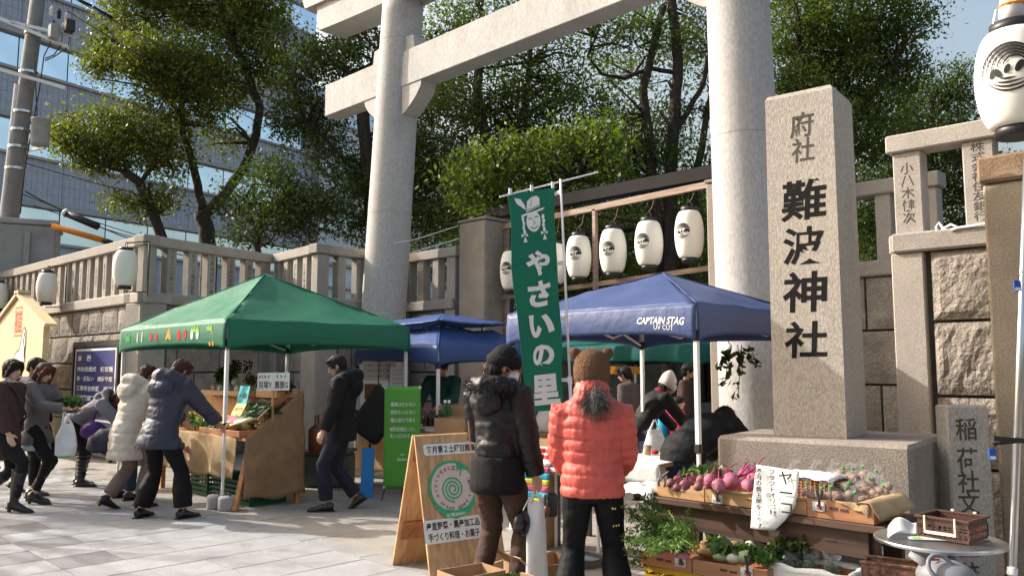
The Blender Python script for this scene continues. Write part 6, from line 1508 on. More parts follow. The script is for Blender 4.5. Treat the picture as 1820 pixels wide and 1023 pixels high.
mk('dome', ball(c,(.125,.10,.075),24,14), 'blue_grey', hc, True); mk('ring', xf(tube([(math.cos(a)*.05,math.sin(a)*.05,0) for a in np.linspace(0,2*PI,25)],.010,8,caps=False), rotz(YAW)@rotx(1.1), c+np.array((-.00,-.075,.055))), 'blue_grey', hc, True)
mk('handle', tube([at_d(1652,1010,3.72),at_d(1635,994,3.74),at_d(1616,983,3.76)],[.022,.018,.014],10), 'clamp_grey', hc, True); mk('red_mark', xf(box((-.02,-.004,0),(.02,.0,.008)), rotz(YAW), c+np.array((-.03,-.045,.072))), 'pen_red', hc)
mk('stand', xf(lathe([(.09,0),(.08,.02),(.05,.4),(.07,c[2]-.04)],20), None, c*np.array((1,1,0))), 'clamp_grey', hc)
# bright steel pole at the right edge
pp0, pp1 = at_d(1799,1020,3.75), at_d(1819,470,3.75); d = unit(pp1-pp0)
sp_ = thing('steel_pole', pp0 - d*(pp0[2]/d[2]), 'shiny steel pole with black clamp at the right edge', 'pole')
mk('tube', tube([WORLD[sp_.name], pp0+d*.9, pp0+d*1.9],[.018,.017,.016],18), 'steel', sp_, True); mk('joint_ring', tube([pp0-d*.0,pp0+d*.03],.022,18), 'white_metal', sp_)
cc = at_d(1808,783,3.73); mk('clamp', join(bar(cc-CAMR*.11+np.array((0,0,.012)), cc+CAMR*.03, .022), bar(cc-CAMR*.11+np.array((0,0,-.014)), cc+CAMR*.03, .012)), 'black_plastic', sp_)
for x,y,d_,lb in ((1764,805,3.72,'small dark blue packet hanging under the black clamp'),(1808,506,3.72,'small blue packet hanging high on the steel pole')):
    c = at_d(x,y,d_); t = thing('packet', c, lb, 'packet'); mk('pouch', xf(box((-.016,-.003,-.03),(.016,.003,.02)), rotz(YAW), c), 'label_blue', t); mk('string', bar(c+np.array((0,0,.02)), at_d(x+(20 if x<1800 else 9),y-24,d_), .003), 'black_plastic', t); mk('print', xf(box((-.012,-.0045,-.026),(.012,-.0032,-.012)), rotz(YAW), c), 'print_white', t)
# ------------------------------------------------------------------ things between the two standing women
T2 = .73; s0, s1 = at_z(925,826,T2), at_z(1012,834,T2); so, sM, sL = frame(s0, s1)
wt = thing('folding_table', so+sM@np.array((sL/2,.2,0)), 'white topped folding table behind the banner with a striped runner', 'table')
mk('table_top', xf(cbox((0,0,T2-.03),(sL,.5,T2),.01), sM, so), 'white_metal', wt)
for x in (.03,sL-.03):
    for y in (.03,.46): mk('leg', xf(tube([(x,y,0),(x,y,T2-.03)],.014,8), sM, so), 'white_metal', wt)
rn = thing('striped_runner', so, 'pink, cyan and yellow striped cloth hanging from the folding table', 'cloth')
r0 = float((at_z(937,826,T2)-so)@sM[:,0]); r1 = float((at_z(984,831,T2)-so)@sM[:,0]); n = 12
for i in range(n):
    za, zb_ = T2+.004-(T2-.12)*i/n, T2+.004-(T2-.12)*(i+1)/n
    mk('stripe', xf(thick(grid(lambda s,q:(r0-.02+(r1-r0)*s-.05*((i+q)/n), -.012-.006*math.sin(s*5+(i+q)*.4), za+(zb_-za)*q),8,3),.003), sM, so), ('cloth_pink','cloth_cyan','cloth_yellow')[i%3] if i else 'cloth_pink', rn, True)
    if i%3==2: mk('diamond', xf((np.array([(r0+(r1-r0)*.5-.05*i/n+a,-.036,(za+zb_)/2+b) for a,b in ((0,.018),(-.014,0),(0,-.018),(.014,0))]),[(0,1,2,3)]), sM, so), 'ink_worn', rn)
for k,(x,y) in enumerate(((958,818),(972,818),(984,819),(958,806),(972,806),(984,807),(960,795),(974,795))):
    c = so + sM@np.array((r0+.05+.075*(k%3), .14+.02*(k//3), T2+.002+.047*(k//3))); t = thing('jam_jar', c, 'small red jar stacked on the folding table', 'jar', 'red jars stacked on the folding table'); JJ.append((t,x,y))
    mk('jar', xf(lathe([(.005,0),(.033,.001),(.035,.006),(.035,.030),(.03,.034)],16), None, c), 'red_print', t, True); mk('lid', xf(lathe([(.034,.033),(.035,.034),(.035,.044),(.005,.045)],16), None, c), 'print_white', t)
relabel(JJ,'small red jar on the folding table',3,('bottom','middle','top'))
carton(so+sM@np.array((r0+.02,.36,T2+.003)), (.34,.2,.20), math.atan2(sM[1,0],sM[0,0]), 'cardboard box standing behind the red jars on the folding table', fl=(0,0,0,0))
tag(mk('white_packet', ball(so+sM@np.array((r0+.17,.06,T2+.022)), (.07,.05,.02), 14, 8), 'white_cloth', None, True), 'crumpled white packet in front of the red jars', 'packet')
cbg = thing('cream_bag', so+sM@np.array((r0+.05,.55,0)), 'cream canvas bag with dark straps on a stand behind the cardboard box', 'bag'); c = at_d(952,748,7.25)
mk('body', xf(cbox((-.16,-.08,-.10),(.16,.08,.12),.04), rotz(YAW), c), 'paper_pink', cbg, True); mk('strap', bar(c+CAMR*.02-CAMF*.09+np.array((0,0,.11)), c-CAMR*.08-CAMF*.09+np.array((0,0,-.09)), .02), 'black_plastic', cbg); mk('stand', bar(c*np.array((1,1,0)), c-np.array((0,0,.10)), .25), 'cardboard', cbg)
hb = thing('hand_bag', at_z(978,915,.15), 'dark handbag hanging at the leg of the folding table', 'bag'); c = at_d(977,893,6.7)
mk('body', xf(cbox((-.06,-.04,-.11),(.06,.04,.08),.03), rotz(YAW), c), 'black_plastic', hb, True); mk('pouch', ball(c+np.array((0,-.04,-.06)), (.035,.03,.05), 12, 8), 'leather', hb, True); mk('strap', tube([c+np.array((-.04,0,.07)), c+np.array((-.01,0,.22)), c+np.array((.03,0,.34))], .008, 6), 'black_plastic', hb)
# cartons on the ground in front of the sandwich board
rzA = math.atan2(rt[1], rt[0])
cx1 = carton(at_d(838,975,5.25)*np.array((1,1,0)), (.34,.26,.27), rzA+.05, 'cardboard box printed with vegetables below the sandwich board', fl=(0,0,0,0))
cc = WORLD[cx1.name]; Mc = rotz(rzA+.05)
flat([oval(0,0,.014,.09,12)], cc+Mc@np.array((-.06,-.132,.12)), Mc[:,0], (0,0,1), 'felt_orange', cx1, 'print'); flat([oval(0,.08,.02,.03,10)], cc+Mc@np.array((-.06,-.132,.14)), Mc[:,0], (0,0,1), 'ink_worn', cx1, 'print'); flat([oval(.02,0,.05,.07,12,.3),oval(-.03,-.02,.03,.05,12,.3)], cc+Mc@np.array((.07,-.132,.13)), Mc[:,0], (0,0,1), 'yellow_card', cx1, 'print')
mk('red_edge', xf(box((-.1715,-.1325,.005),(-.160,-.1305,.27)), Mc, cc), 'red_print', cx1)
carton(at_d(965,975,5.65)*np.array((1,1,0)), (.44,.30,.24), rzA, 'open cardboard box between the two standing women', fl=(0,1,1,0))
c2b = carton(at_d(905,1000,5.2)*np.array((1,1,0)), (.36,.26,.22), rzA+.1, 'open cardboard box behind the white shopping bag', fl=(0,1,0,1))
c3 = carton(at_d(975,1030,4.95)*np.array((1,1,0)), (.34,.24,.20), rzA-.1, 'low cardboard box of spinach between the two standing women', fl=(0,0,0,1))
leafbed('spinach','dark green spinach leaves heaped in the low cardboard box','greens',[(WORLD[c3.name]+np.array((a,b,.22)),(.06,.05,.04)) for a,b in ((0,0),(.08,.05),(-.08,-.04),(.05,-.05))],'leaf_veg',.055,220,.65)
leafbed('herbs','bunch of yellow green herbs in the box behind the shopping bag','greens',[(WORLD[c2b.name]+np.array((a,b,.21)),(.05,.05,.05)) for a,b in ((-.08,0),(-.02,.05))],'leaf_carrot',.03,260,.5)
# ------------------------------------------------------------------ under the navy tent
T3 = .76; w0, w1 = at_z(1080,835,T3), at_z(1195,826,T3); 
wc = thing('white_cloth_table', at_z(1140,818,0.0)*0+at_z(1140,815,T3)*np.array((1,1,0)), 'table under a white cloth beneath the navy tent', 'table')
cT = WORLD[wc.name]; RT = rotz(.10)
mk('table_top', xf(box((-.75,-.3,T3-.03),(.32,.3,T3)), RT, cT), 'cardboard', wc)
for x in (-.7,.27):
    for y in (-.25,.25): mk('leg', xf(box((x-.02,y-.02,0),(x+.02,y+.02,T3-.03)), RT, cT), 'black_metal', wc)
mk('cloth', xf(thick(grid(lambda s,q:(-.78+1.13*s,-.33+.66*min(1,max(0,(q-.25)/.5)), T3+.006-.16*max(0,(.25-q)/.25)-.16*max(0,(q-.75)/.25)+.004*math.sin(s*20)*(q<.25)),30,16),.003), RT, cT), 'white_cloth', wc, True)
t = thing('paper_cup', at_z(1151,803,T3+.01), 'small brown paper cup on the white cloth table', 'cup'); mk('cup', xf(lathe([(.026,0),(.036,.085),(.034,.085),(.025,.004)],16), None, at_z(1151,808,T3+.009)), 'cardboard', t, True)
carton(at_z(1165,868,.25)*np.array((1,1,0))+np.array((.1,.3,0)), (.40,.3,.42), .3, 'tall cardboard box under the white cloth table', fl=(0,0,0,0))
for k,(x,y) in enumerate(((1164,803),(1176,806),(1187,805))):
    tag(lumpy(at_z(x,y,T3+.025), (.035,.03,.02), 'squash_tan' if k%2 else 'felt_red', 'snack_pack', None, k), ('small orange packet','small tan packet','small orange packet')[k]+(' beside the paper cup',' in the middle of the white cloth table',' at the right end of the white cloth table')[k], 'packet')
oc = thing('orange_awning', at_d(1115,660,13.5), 'small orange stall awning deep in the shrine grounds', 'awning'); a, b = at_d(1088,658,13.5), at_d(1148,658,13.8); o0, M, L = frame(a,b); z_ = a[2]-.06
mk('cloth', xf(prism([(0,z_),(L,z_),(L-.08,z_+.12),(.08,z_+.13)],.8), M, o0), 'felt_orange', oc); 
for x in (.05,L-.05): mk('post', xf(box((x-.02,.38,0),(x+.02,.42,z_)), M, o0), 'black_metal', oc)
iv = thing('ivy_plant', at_d(1300,700,7.6), 'leafy green branch hanging beside the right torii pillar', 'plant')
ct = at_d(1298,612,7.6); stv = []
pp = []
for x0,y0,x1,y1 in ((1300,612,1278,650),(1300,612,1288,682),(1310,612,1320,660),(1318,612,1312,705),(1330,612,1345,650)):
    A, B = at_d(x0,y0,7.6), at_d(x1,y1,7.6); stv.append(tube([A,(A+B)/2+np.array((0,0,.02)),B],.004,5)); pp += [(A+(B-A)*q,(.05,.05,.04)) for q in np.linspace(.3,1,4)]
leafbed('','','',pp,'leaf_dark',.075,120,.6,parent=iv,stalks=stv)
mk('hook', bar(ct, ct+np.array((.0,-.3,.22)), .006), 'black_metal', iv)
# ------------------------------------------------------------------ goods on the burlap stall
rg = np.random.default_rng(11); zt_ = STZ+.07
for k,(u_,v_,r_) in enumerate(((-8.92,4.50,.075),(-9.06,4.46,.065),(-8.80,4.62,.06))):
    t = thing('pumpkin', (u_,v_,zt_-.01), ('round yellow squash at the front of the burlap stall','paler yellow squash left of the round yellow one','green squash behind the yellow ones')[k], 'squash')
    lumpy((u_,v_,zt_+r_*.6), (r_,r_,r_*.75), ('pumpkin_yellow','squash_tan','daikon_green')[k], 'flesh', t, k, amp=.06); mk('stem', tube([(u_,v_,zt_+r_*1.2),(u_+.01,v_,zt_+r_*1.6)],.010,7), 'stalk_green', t)
for k in range(5):
    p0 = np.array((-9.10+.06*k+rg.uniform(-.02,.02), 4.44, zt_+.05)); p1 = p0 + np.array((.30,.20,.13+.03*rg.uniform(-1,1)))
    t = thing('leek', p0, 'long green and white leek leaning across the burlap stall', 'leek', 'leeks leaning on the burlap stall'); LK.append((t,k,0))
    mk('shaft', tube([p0,(p0+p1)/2,p1],[.016,.018,.022],9), 'leek_white', t, True)
    C = np.array([p1+(p1-p0)*q*.6+rg.normal(size=3)*.03 for q in rg.uniform(-.1,1,26)]); quads_obj('leaves', leaves_at(C,.14,axis=np.tile(unit(p1-p0),(26,1)),aspect=.22,rg=rg), 'leaf_leek', t)
for nm,lb,u0_,u1_,v_,z_,n_,m_,sz in (('cabbage_greens','loose dark green leaves along the front of the burlap stall',-10.4,-9.2,4.55,STZ+.09,260,'leaf_veg',.09),('bagged_greens','bagged dark greens in the tilted tray of the burlap stall',-8.95,-8.5,4.92,STZ+.56,170,'leaf_leek',.11),('broccoli_heap','dark green heap of broccoli at the top of the burlap stall',-9.45,-9.15,5.0,STZ+.62,260,'leaf_dark',.05)):
    leafbed(nm,lb,'greens',[((u,v_,z_),(.10,.10,.07)) for u in np.linspace(u0_,u1_,max(2,int((u1_-u0_)/.12)))],m_,sz,n_,.6)
for k,(u,v,z) in enumerate(((-10.2,4.9,STZ+.50),(-10.0,4.88,STZ+.50),(-9.8,4.92,STZ+.50),(-9.6,4.9,STZ+.50),(-10.1,5.02,STZ+.56),(-9.85,5.0,STZ+.58),(-8.72,4.86,STZ+.60),(-8.60,4.92,STZ+.62),(-8.85,4.92,STZ+.60))):
    c = np.array((u,v,z)); t = thing('produce_bag', c-np.array((0,0,.06)), 'clear plastic bag of vegetables on the burlap stall', 'bag', 'clear bags on the burlap stall'); PB.append((t,u,-v))
    lumpy(c, (.05,.045,.06), ('turnip_pink','daikon_green','beet_dark','leek_white')[k%4], 'contents', t, k); V, F = ball((0,0,0),(.07,.06,.085),14,10); V = V*(1+.15*np.array([noise.noise(Vector((q*30+k).tolist())) for q in V]))[:,None]; mk('plastic', (V+c,F), 'clear_bag', t)
for k,(u,v,z,h_) in enumerate(((-10.35,5.06,STZ+.42,.34),(-10.15,5.08,STZ+.42,.40))):
    t = thing('purple_greens', (u,v,z), ('dark purple leafy vegetable standing at the left back of the burlap stall','taller dark purple leafy vegetable at the back of the burlap stall')[k], 'vegetable'); leafbed('','','',[((u,v,z+h_*.6),(.10,.08,.16))],'leaf_dark',.09,110,.6,parent=t); mk('stem', tube([(u,v,z),(u,v,z+h_*.5)],.02,8), 'beet_stalk', t)
relabel(LK,'long green and white leek leaning across the burlap stall'); relabel(PB,'clear bag of vegetables on burlap stall',2)

# sloping display of bagged greens and heaps along the burlap stall
tw_ = thing('sloping_tray', (-8.75,4.8,STZ+.2), 'sloping wooden tray packed with bagged greens at the right of the burlap stall', 'tray'); Rs = rotx(R_(42)); os_ = np.array((-9.05,4.62,STZ+.14))
mk('board', xf(cbox((0,0,0),(.58,.52,.015),.003), Rs, os_), 'crate_red', tw_)
for x0,x1 in ((0,.014),(.566,.58)): mk('side_board', xf(cbox((x0,0,.0152),(x1,.52,.08),.003), Rs, os_), 'crate_red', tw_)
mk('top_board', xf(cbox((.0142,.506,.0152),(.5658,.52,.08),.003), Rs, os_), 'crate_red', tw_)
SB = []
for i in range(4):
    for j in range(3):
        c = os_ + Rs@np.array((.085+.137*i, .09+.165*j, .055)); t = thing('greens_pack', c, 'clear pack of dark greens in the sloping tray', 'bag', 'packs of greens in the sloping tray'); SB.append((t,i,-j))
        leafbed('','','',[(c,(.055,.07,.03))],('leaf_leek','leaf_veg','leaf_leek')[j],.06,46,.5,parent=t)
        V, F = ball((0,0,0),(.066,.085,.04),14,10); V = V*(1+.2*np.array([noise.noise(Vector((q*34+i*3+j).tolist())) for q in V]))[:,None]; mk('plastic', (V@Rs.T+c,F), 'clear_bag', t)
relabel(SB,'clear pack of greens in the sloping tray',3,('lower','middle','upper'))
for k,(u,v,z,m_,sz,n_,lb) in enumerate(((-9.35,4.55,STZ+.12,'leaf_veg',.10,130,'heap of dark leafy greens right of the reaching woman on the burlap stall'),(-9.7,4.58,STZ+.12,'leaf_pale',.09,120,'heap of pale leafy greens at the middle front of the burlap stall'),(-10.25,4.58,STZ+.12,'leaf_veg',.08,150,'heap of small greens at the left front of the burlap stall'))):
    leafbed('greens_heap',lb,'greens',[((u+dx,v+dy,z),(.11,.09,.07)) for dx in (-.1,0,.1) for dy in (-.04,.06)],m_,sz,n_,.6)
DK = []
for k in range(6):
    c = np.array((-9.5+.17*k, 4.66+.03*(k%2), STZ+.13)); t = thing('daikon', c-np.array((0,0,.03)), 'white daikon on burlap stall', 'daikon', 'daikon in the front tray of the burlap stall'); DK.append((t,k,0)); d = unit(np.array((.5+.1*(k%3),-.8,-.1)))
    mk('root', tube([c-d*.11,c-d*.05,c+d*.05,c+d*.13],[.02,.033,.030,.006],10), 'daikon_white', t, True); C = c-d*.16+RNG.normal(size=(26,3))*.035; quads_obj('leaves', leaves_at(C,.08,aspect=.4), 'leaf_veg', t)
relabel(DK,'white daikon in the front tray of the stall')
# white cable tied round the near fence, and thin wires by the gate post
cb_ = thing('white_cable', at_v(1690,405,7.8), 'white cable looped round the near stone fence post at right', 'cable')
mk('cable', tube([at_v(x,y,7.84-.02*(i%2)) for i,(x,y) in enumerate(((1672,420),(1664,404),(1668,396),(1678,408),(1692,410),(1700,402),(1690,399),(1676,407),(1674,418)))]+[],.013,7), 'white_metal', cb_, True)
mk('cable', tube([at_v(x,y,7.80) for x,y in ((1690,409),(1702,405),(1725,402),(1750,398),(1775,394))],.013,7), 'white_metal', cb_, True)
wr = thing('thin_wires', at_d(770,420,14), 'thin pale wires strung from the gate post past the left torii pillar', 'wires')
mk('wire', tube([at_d(x,y,14.2) for x,y in ((700,432),(740,425),(815,401))],.008,5), 'white_metal', wr); mk('wire', tube([at_d(x,y,14.2) for x,y in ((735,447),(775,436),(815,424))],.008,5), 'white_metal', wr)
# ================================================================== people
mat('skin', (0.46,0.27,0.185), 0.55, 0.06, 12, spec=0.4); mat('skin_pale', (0.55,0.35,0.25), 0.55, 0.05, 12, spec=0.4); mat('lips', (0.35,0.10,0.085), 0.5); mat('eye_dark', (0.012,0.010,0.010), 0.2, spec=0.6)
def hair_mat(name, c):
    mat(name, c, 0.62, 0.4, 26, 0.8, 70, spec=0.25, stretch=(1,1,0.12), bdist=0.006)
hair_mat('hair_black', (0.012,0.010,0.009)); hair_mat('hair_brown', (0.055,0.022,0.012)); hair_mat('hair_reddish', (0.085,0.030,0.016)); hair_mat('hair_grey', (0.085,0.078,0.074))
def fab(n, c, **k):
    kw = dict(rough=.85, var=.12, scale=7, bump=.3, bscale=26, bdist=.012, spec=.25); kw.update(k); r = kw.pop('rough'); v = kw.pop('var'); s = kw.pop('scale'); b = kw.pop('bump'); bs = kw.pop('bscale')
    mat(n, c, r, v, s, b, bs, **kw)
fab('down_coral', (0.56,0.092,0.072), rough=.55, spec=.4); fab('down_black', (0.0075,0.0075,0.009), rough=.50, spec=.35); fab('knit_black', (0.008,0.008,0.010), bump=.6, bscale=160)
fab('pants_black', (0.0065,0.0065,0.008), rough=.7, spec=.2); fab('pants_brown', (0.060,0.034,0.026)); fab('wool_brown', (0.058,0.034,0.030)); fab('wool_grey', (0.155,0.138,0.142), bump=.8, bscale=90); fab('knit_grey', (0.21,0.20,0.225))
fab('down_cream', (0.56,0.50,0.41), rough=.55); fab('down_navy', (0.026,0.029,0.052), rough=.5, spec=.4); fab('coat_black', (0.0065,0.0075,0.010), rough=.7, spec=.2); fab('pants_navy', (0.016,0.018,0.032)); fab('pants_taupe', (0.20,0.145,0.125)); fab('denim', (0.022,0.045,0.085)); fab('denim_pale', (0.12,0.13,0.24))
fab('tights', (0.009,0.009,0.010), rough=.7); fab('skirt_blue', (0.42,0.52,0.60)); fab('skirt_pink', (0.50,0.30,0.30)); fab('fleece_brown', (0.155,0.080,0.045), bump=1.0, bscale=120, rough=.95); fab('knit_white', (0.62,0.58,0.54), bump=.9, bscale=90); fab('scarf_wine', (0.16,0.012,0.045)); fab('pink_hood', (0.60,0.03,0.13)); fab('pack_blue', (0.02,0.38,0.62)); fab('purple_bag', (0.08,0.025,0.16), rough=.45)
fab('fur_black', (0.010,0.010,0.011), rough=.6); fab('apron_green', (0.02,0.06,0.05)); fab('tan_jacket', (0.10,0.085,0.075)); fab('blue_bag', (0.02,0.06,0.22), rough=.5)
mat('shoe_black', (0.010,0.010,0.011), 0.28, 0.1, 9, spec=0.6); mat('mask_white', (0.74,0.73,0.72), 0.8, 0.03); mat('zip_brass', (0.45,0.28,0.13), 0.35, metal=1.0)

def remesh(vf, voxel, smooth=4, fac=.5):
    me = _mesh('r', vf[0], vf[1], None); o = bpy.data.objects.new('r', me); COL.objects.link(o)
    m = o.modifiers.new('a','REMESH'); m.mode = 'VOXEL'; m.voxel_size = voxel
    if smooth: s = o.modifiers.new('b','SMOOTH'); s.iterations = smooth; s.factor = fac
    dg = bpy.context.evaluated_depsgraph_get(); dg.update(); r = bpy.data.meshes.new_from_object(o.evaluated_get(dg))
    n = len(r.vertices); V = np.empty(n*3); r.vertices.foreach_get('co', V); N = np.empty(n*3); r.vertices.foreach_get('normal', N)
    k = len(r.loops); L = np.empty(k, np.int32); r.loops.foreach_get('vertex_index', L); st = np.empty(len(r.polygons), np.int32); r.polygons.foreach_get('loop_start', st)
    F = [tuple(q) for q in np.split(L, st[1:])]
    bpy.data.objects.remove(o); bpy.data.meshes.remove(me); bpy.data.meshes.remove(r)
    return V.reshape(-1,3), N.reshape(-1,3), F
def ik(a, b, l1, l2, hint):
    a = np.asarray(a,float); b = np.asarray(b,float); d = b-a; L = np.linalg.norm(d); mx = (l1+l2)*.995
    if L > mx: b = a + d/L*mx; d = b-a; L = mx
    x = (l1*l1 - l2*l2 + L*L)/(2*L); h = math.sqrt(max(0,l1*l1-x*x)); u = d/L; hint = np.asarray(hint,float); n = unit(hint - u*(hint@u))
    return a + u*x + n*h, b
def seg_param(V, path):
    """nearest distance to a polyline and arc length there"""
    best = np.full(len(V), 1e9); par = np.zeros(len(V)); s0 = 0
    for a, b in zip(path[:-1], path[1:]):
        d = b-a; L = np.linalg.norm(d); t = np.clip(((V-a)@d)/(L*L),0,1); q = np.linalg.norm(V-(a+t[:,None]*d),axis=1); m = q < best; best[m] = q[m]; par[m] = s0+t[m]*L; s0 += L
    return best, par
def strands(name, roots, dirs, length, w0, m, parent, droop=.4, curl=.25, rg=RNG, kind=None):
    P = []
    n = len(roots)
    for i in range(n):
        p = roots[i].copy(); d = unit(dirs[i]+rg.normal(size=3)*curl); L = length*rg.uniform(.6,1.2)/4; s = unit(np.cross(d,rg.normal(size=3)))
        for k in range(4):
            q = p + d*L; w1 = w0*(1-k/4); w2 = w0*(1-(k+1)/4)*.9+.0003; P.append([p-s*w1,p+s*w1,q+s*w2,q-s*w2]); p = q; d = unit(d+np.array((0,0,-droop))*.5+rg.normal(size=3)*curl*.5)
    o = quads_obj(name, np.array(P), m, parent)
    if kind: o['kind'] = kind
    return o
PEOPLE = 'people at the market'
def person(label, foot, face, H=1.60, lean=0.0, head=(0.0,0.0), hands=None, feet=None, hip_drop=0.0, coat='coat_black', coat_len=.46, coat_w=1.0, quilt=0, quilt_a=.006, flare=.0, puff=.02, sleeve_puff=.012,
           legs='pants_black', leg_w=1.0, leg_end=.05, shoe='shoe_black', heel=0.0, boot=0.0, hair='hair_black', hair_style='short', hood=None, hat=None, skin='skin', sex='f', collar=None, glasses=False, elbow=None, vox=.013, seed=0, skirt=None, folds=.006, hand_curl=.6, group=None, bend_hip=0.0, belt=None, zs=.815):
    s = H; f = np.array((face[0],face[1],0.0)); f = unit(f); r = np.array((f[1],-f[0],0.0)); M = np.stack([r,f,(0,0,1.0)],1); foot = np.array((foot[0],foot[1],0.0))
    t = thing('person', foot, label, 'person', group); W = lambda P: np.asarray(P,float)@M.T + foot; WV = lambda vf: (W(vf[0]), vf[1])
    hz = .515*s - hip_drop; cl, sl = math.cos(lean), math.sin(lean); hb = -bend_hip
    def T(p):
        p = np.asarray(p,float); z = p[...,2]-hz; y = p[...,1]; q = p.copy(); q[...,2] = p[...,2]
        w = np.clip((z+.04*s)/(.10*s),0,1); a = lean*w
        # progressive bend over the lower back
        q[...,1] = y*np.cos(a) + z*np.sin(a) + hb; q[...,2] = hz + z*np.cos(a) - y*np.sin(a); return q
    # skeleton in standing pose, then leaned
    zsh = zs*s - hip_drop; sw = (.108 if sex=='f' else .120)*s
    SH = [T(np.array((-sw,0,zsh))), T(np.array((sw,0,zsh)))]; HP = [np.array((-.052*s,hb,hz-.01*s)), np.array((.052*s,hb,hz-.01*s))]
    feet = feet or ((-.085,0.0,0,0),(.085,0.0,0,0)); hands = hands or ((-.16,.03,.47),(.16,.03,.47))
    AN = [np.array((q[0]*s,q[1]*s,.048*s+q[2]*s+heel)) for q in feet]; KN = []
    for a, b in zip(HP, AN): k, _ = ik(a, b, .242*s, .242*s, (0,1,0.02)); KN.append(k)
    HD = [np.array(q[:3])*s for q in hands]; EL = []
    eh = elbow or ((-.6,-1,-.3),(.6,-1,-.3))
    for i in (0,1): e, h = ik(SH[i], HD[i], .172*s, .150*s, eh[i]); EL.append(e); HD[i] = h
    nk = T(np.array((0,.0,.855*s-hip_drop))); hc0 = T(np.array((0,.018*s,.925*s-hip_drop)))
    hp_, hy = head; Mh = rotz(hy)@rotx(-hp_)        # pitch down positive
    hk = s/1.6
    HC = nk + (hc0-nk)*.45 + (Mh@np.array((0,.012*s,.045*s)))
    Hx = lambda p: (np.asarray(p,float)*hk)@Mh.T + HC
    def hball(c, rr, nu=16, nv=12): v, F = ball(c, rr, nu, nv); return Hx(v), F
    # ---- body: one continuous surface
    P = [hball((0,0,0),(.070,.088,.100)), hball((0,.026,-.052),(.054,.056,.058)), hball((0,-.02,.02),(.074,.080,.086)),
         (Hx(tube([(0,.078,.012),(0,.094,-.012),(0,.101,-.026),(0,.085,-.036)],[.008,.011,.014,.007],8)[0]), tube([(0,0,0)]*2+[(0,0,1)]*2,[.1]*4,8)[1]),
         hball((-.074,-.004,-.010),(.010,.018,.028),8,6), hball((.074,-.004,-.010),(.010,.018,.028),8,6),
         tube([T(np.array((0,-.005*s,.79*s-hip_drop))), nk, HC+Mh@np.array((0,-.012*s,-.02*s))],[.046*hk,.043*hk,.044*hk],12)]
    tz = np.array((.47,.52,.60,.70,.78,.815,.835)); tw = np.array((.075,.088,.078,.090,.098,.085,.04))*s; td_ = np.array((.06,.066,.055,.062,.062,.05,.036))*s
    P.append(tube([T(np.array((0,0,z*s-hip_drop))) for z in tz], np.stack([tw,td_],1), 16, up=(0,1,0)))
    for i in (0,1):
        P.append(tube([SH[i]*.75+T(np.array((0,0,zsh)))*.25,SH[i],EL[i],HD[i]],[.034*s,.032*s,.025*s,.017*s],10))
        P.append(tube([HP[i],HP[i]*.5+KN[i]*.5,KN[i],KN[i]*.55+AN[i]*.45,AN[i]],[.05*s,.045*s,.032*s,.030*s,.021*s],10))
        d = unit(HD[i]-EL[i]); side = -1 if i == 0 else 1
        hsp = hands[i]; pn = np.array(hsp[3],float) if len(hsp) > 3 else np.array((-side,0.0,0.0))   # palm faces the thigh
        pn = unit(pn - d*(pn@d)); ac = np.cross(d, pn); cu = hsp[4] if len(hsp) > 4 else hand_curl
        wr = HD[i]; P.append(tube([wr-d*.03*hk, wr+d*.01*hk, wr+d*.045*hk, wr+d*.085*hk], np.array([(.019,.019),(.026,.017),(.036,.015),(.038,.013)])*hk, 12, up=pn))
        for k,(off,L,rd) in enumerate(((-.027,.062,.0080),(-.009,.074,.0085),(.009,.070,.0085),(.027,.054,.0075))):
            p = wr + d*.080*hk + ac*off*hk; pts = [p - d*.012*hk, p]; dd = d; 
            for j,fr in enumerate((.42,.33,.25)):
                a = cu*(.55,.75,.55)[j]; dd = unit(dd*math.cos(a)+pn*math.sin(a)); pts.append(pts[-1]+dd*L*fr*hk)
            P.append(tube(pts, np.array((rd,rd,rd*.95,rd*.85,rd*.7))*hk, 7))
        ts = -1 if side > 0 else 1        # thumb on the inner-front side
        fwd = ac if (ac@np.array((0,1.0,0))) > 0 else -ac
        p = wr + d*.022*hk + fwd*.022*hk; P.append(tube([p, p+unit(d*.6+fwd*.7+pn*.35)*.034*hk, p+unit(d*.6+fwd*.7+pn*.35)*.034*hk+unit(d*.9+fwd*.2+pn*.45)*.040*hk],np.array((.012,.0105,.008))*hk,8))
    V, N, F = remesh(join(*P), .0068, 2, .4)
    mk('body', (W(V),F), skin, t, True)
    # ---- face
    for sx in (-1,1):
        mk('eye', WV(hball((sx*.029,.0815,.006),(.0095,.004,.0042),10,6)), 'eye_dark', t, True)
        mk('eyebrow', WV((Hx(tube([(sx*.014,.088,.024),(sx*.030,.086,.029),(sx*.046,.074,.024)],[.0012,.0020,.001],6)[0]), tube([(0,0,0),(0,0,1),(0,0,2)],.1,6)[1])), 'hair_black', t, True)
    mk('mouth', WV(hball((0,.083,-.058),(.021,.006,.0055),10,6)), 'lips', t, True)
    if glasses:
        g = []
        for sx in (-1,1):
            g.append(tube([Hx((sx*(.031+.022*math.cos(a)*1.0),.097,.004+.017*math.sin(a))) for a in np.linspace(0,2*PI,15)],.0016*hk,6,caps=False)); g.append(tube([Hx((sx*.053,.096,.008)),Hx((sx*.078,.0,.006))],.0015*hk,6))
        g.append(tube([Hx((-.010,.098,.008)),Hx((.010,.098,.008))],.0015*hk,6)); mk('glasses', WV(join(*g)), 'black_metal', t, True)
    # ---- hair
    rgp = np.random.default_rng(100+seed)
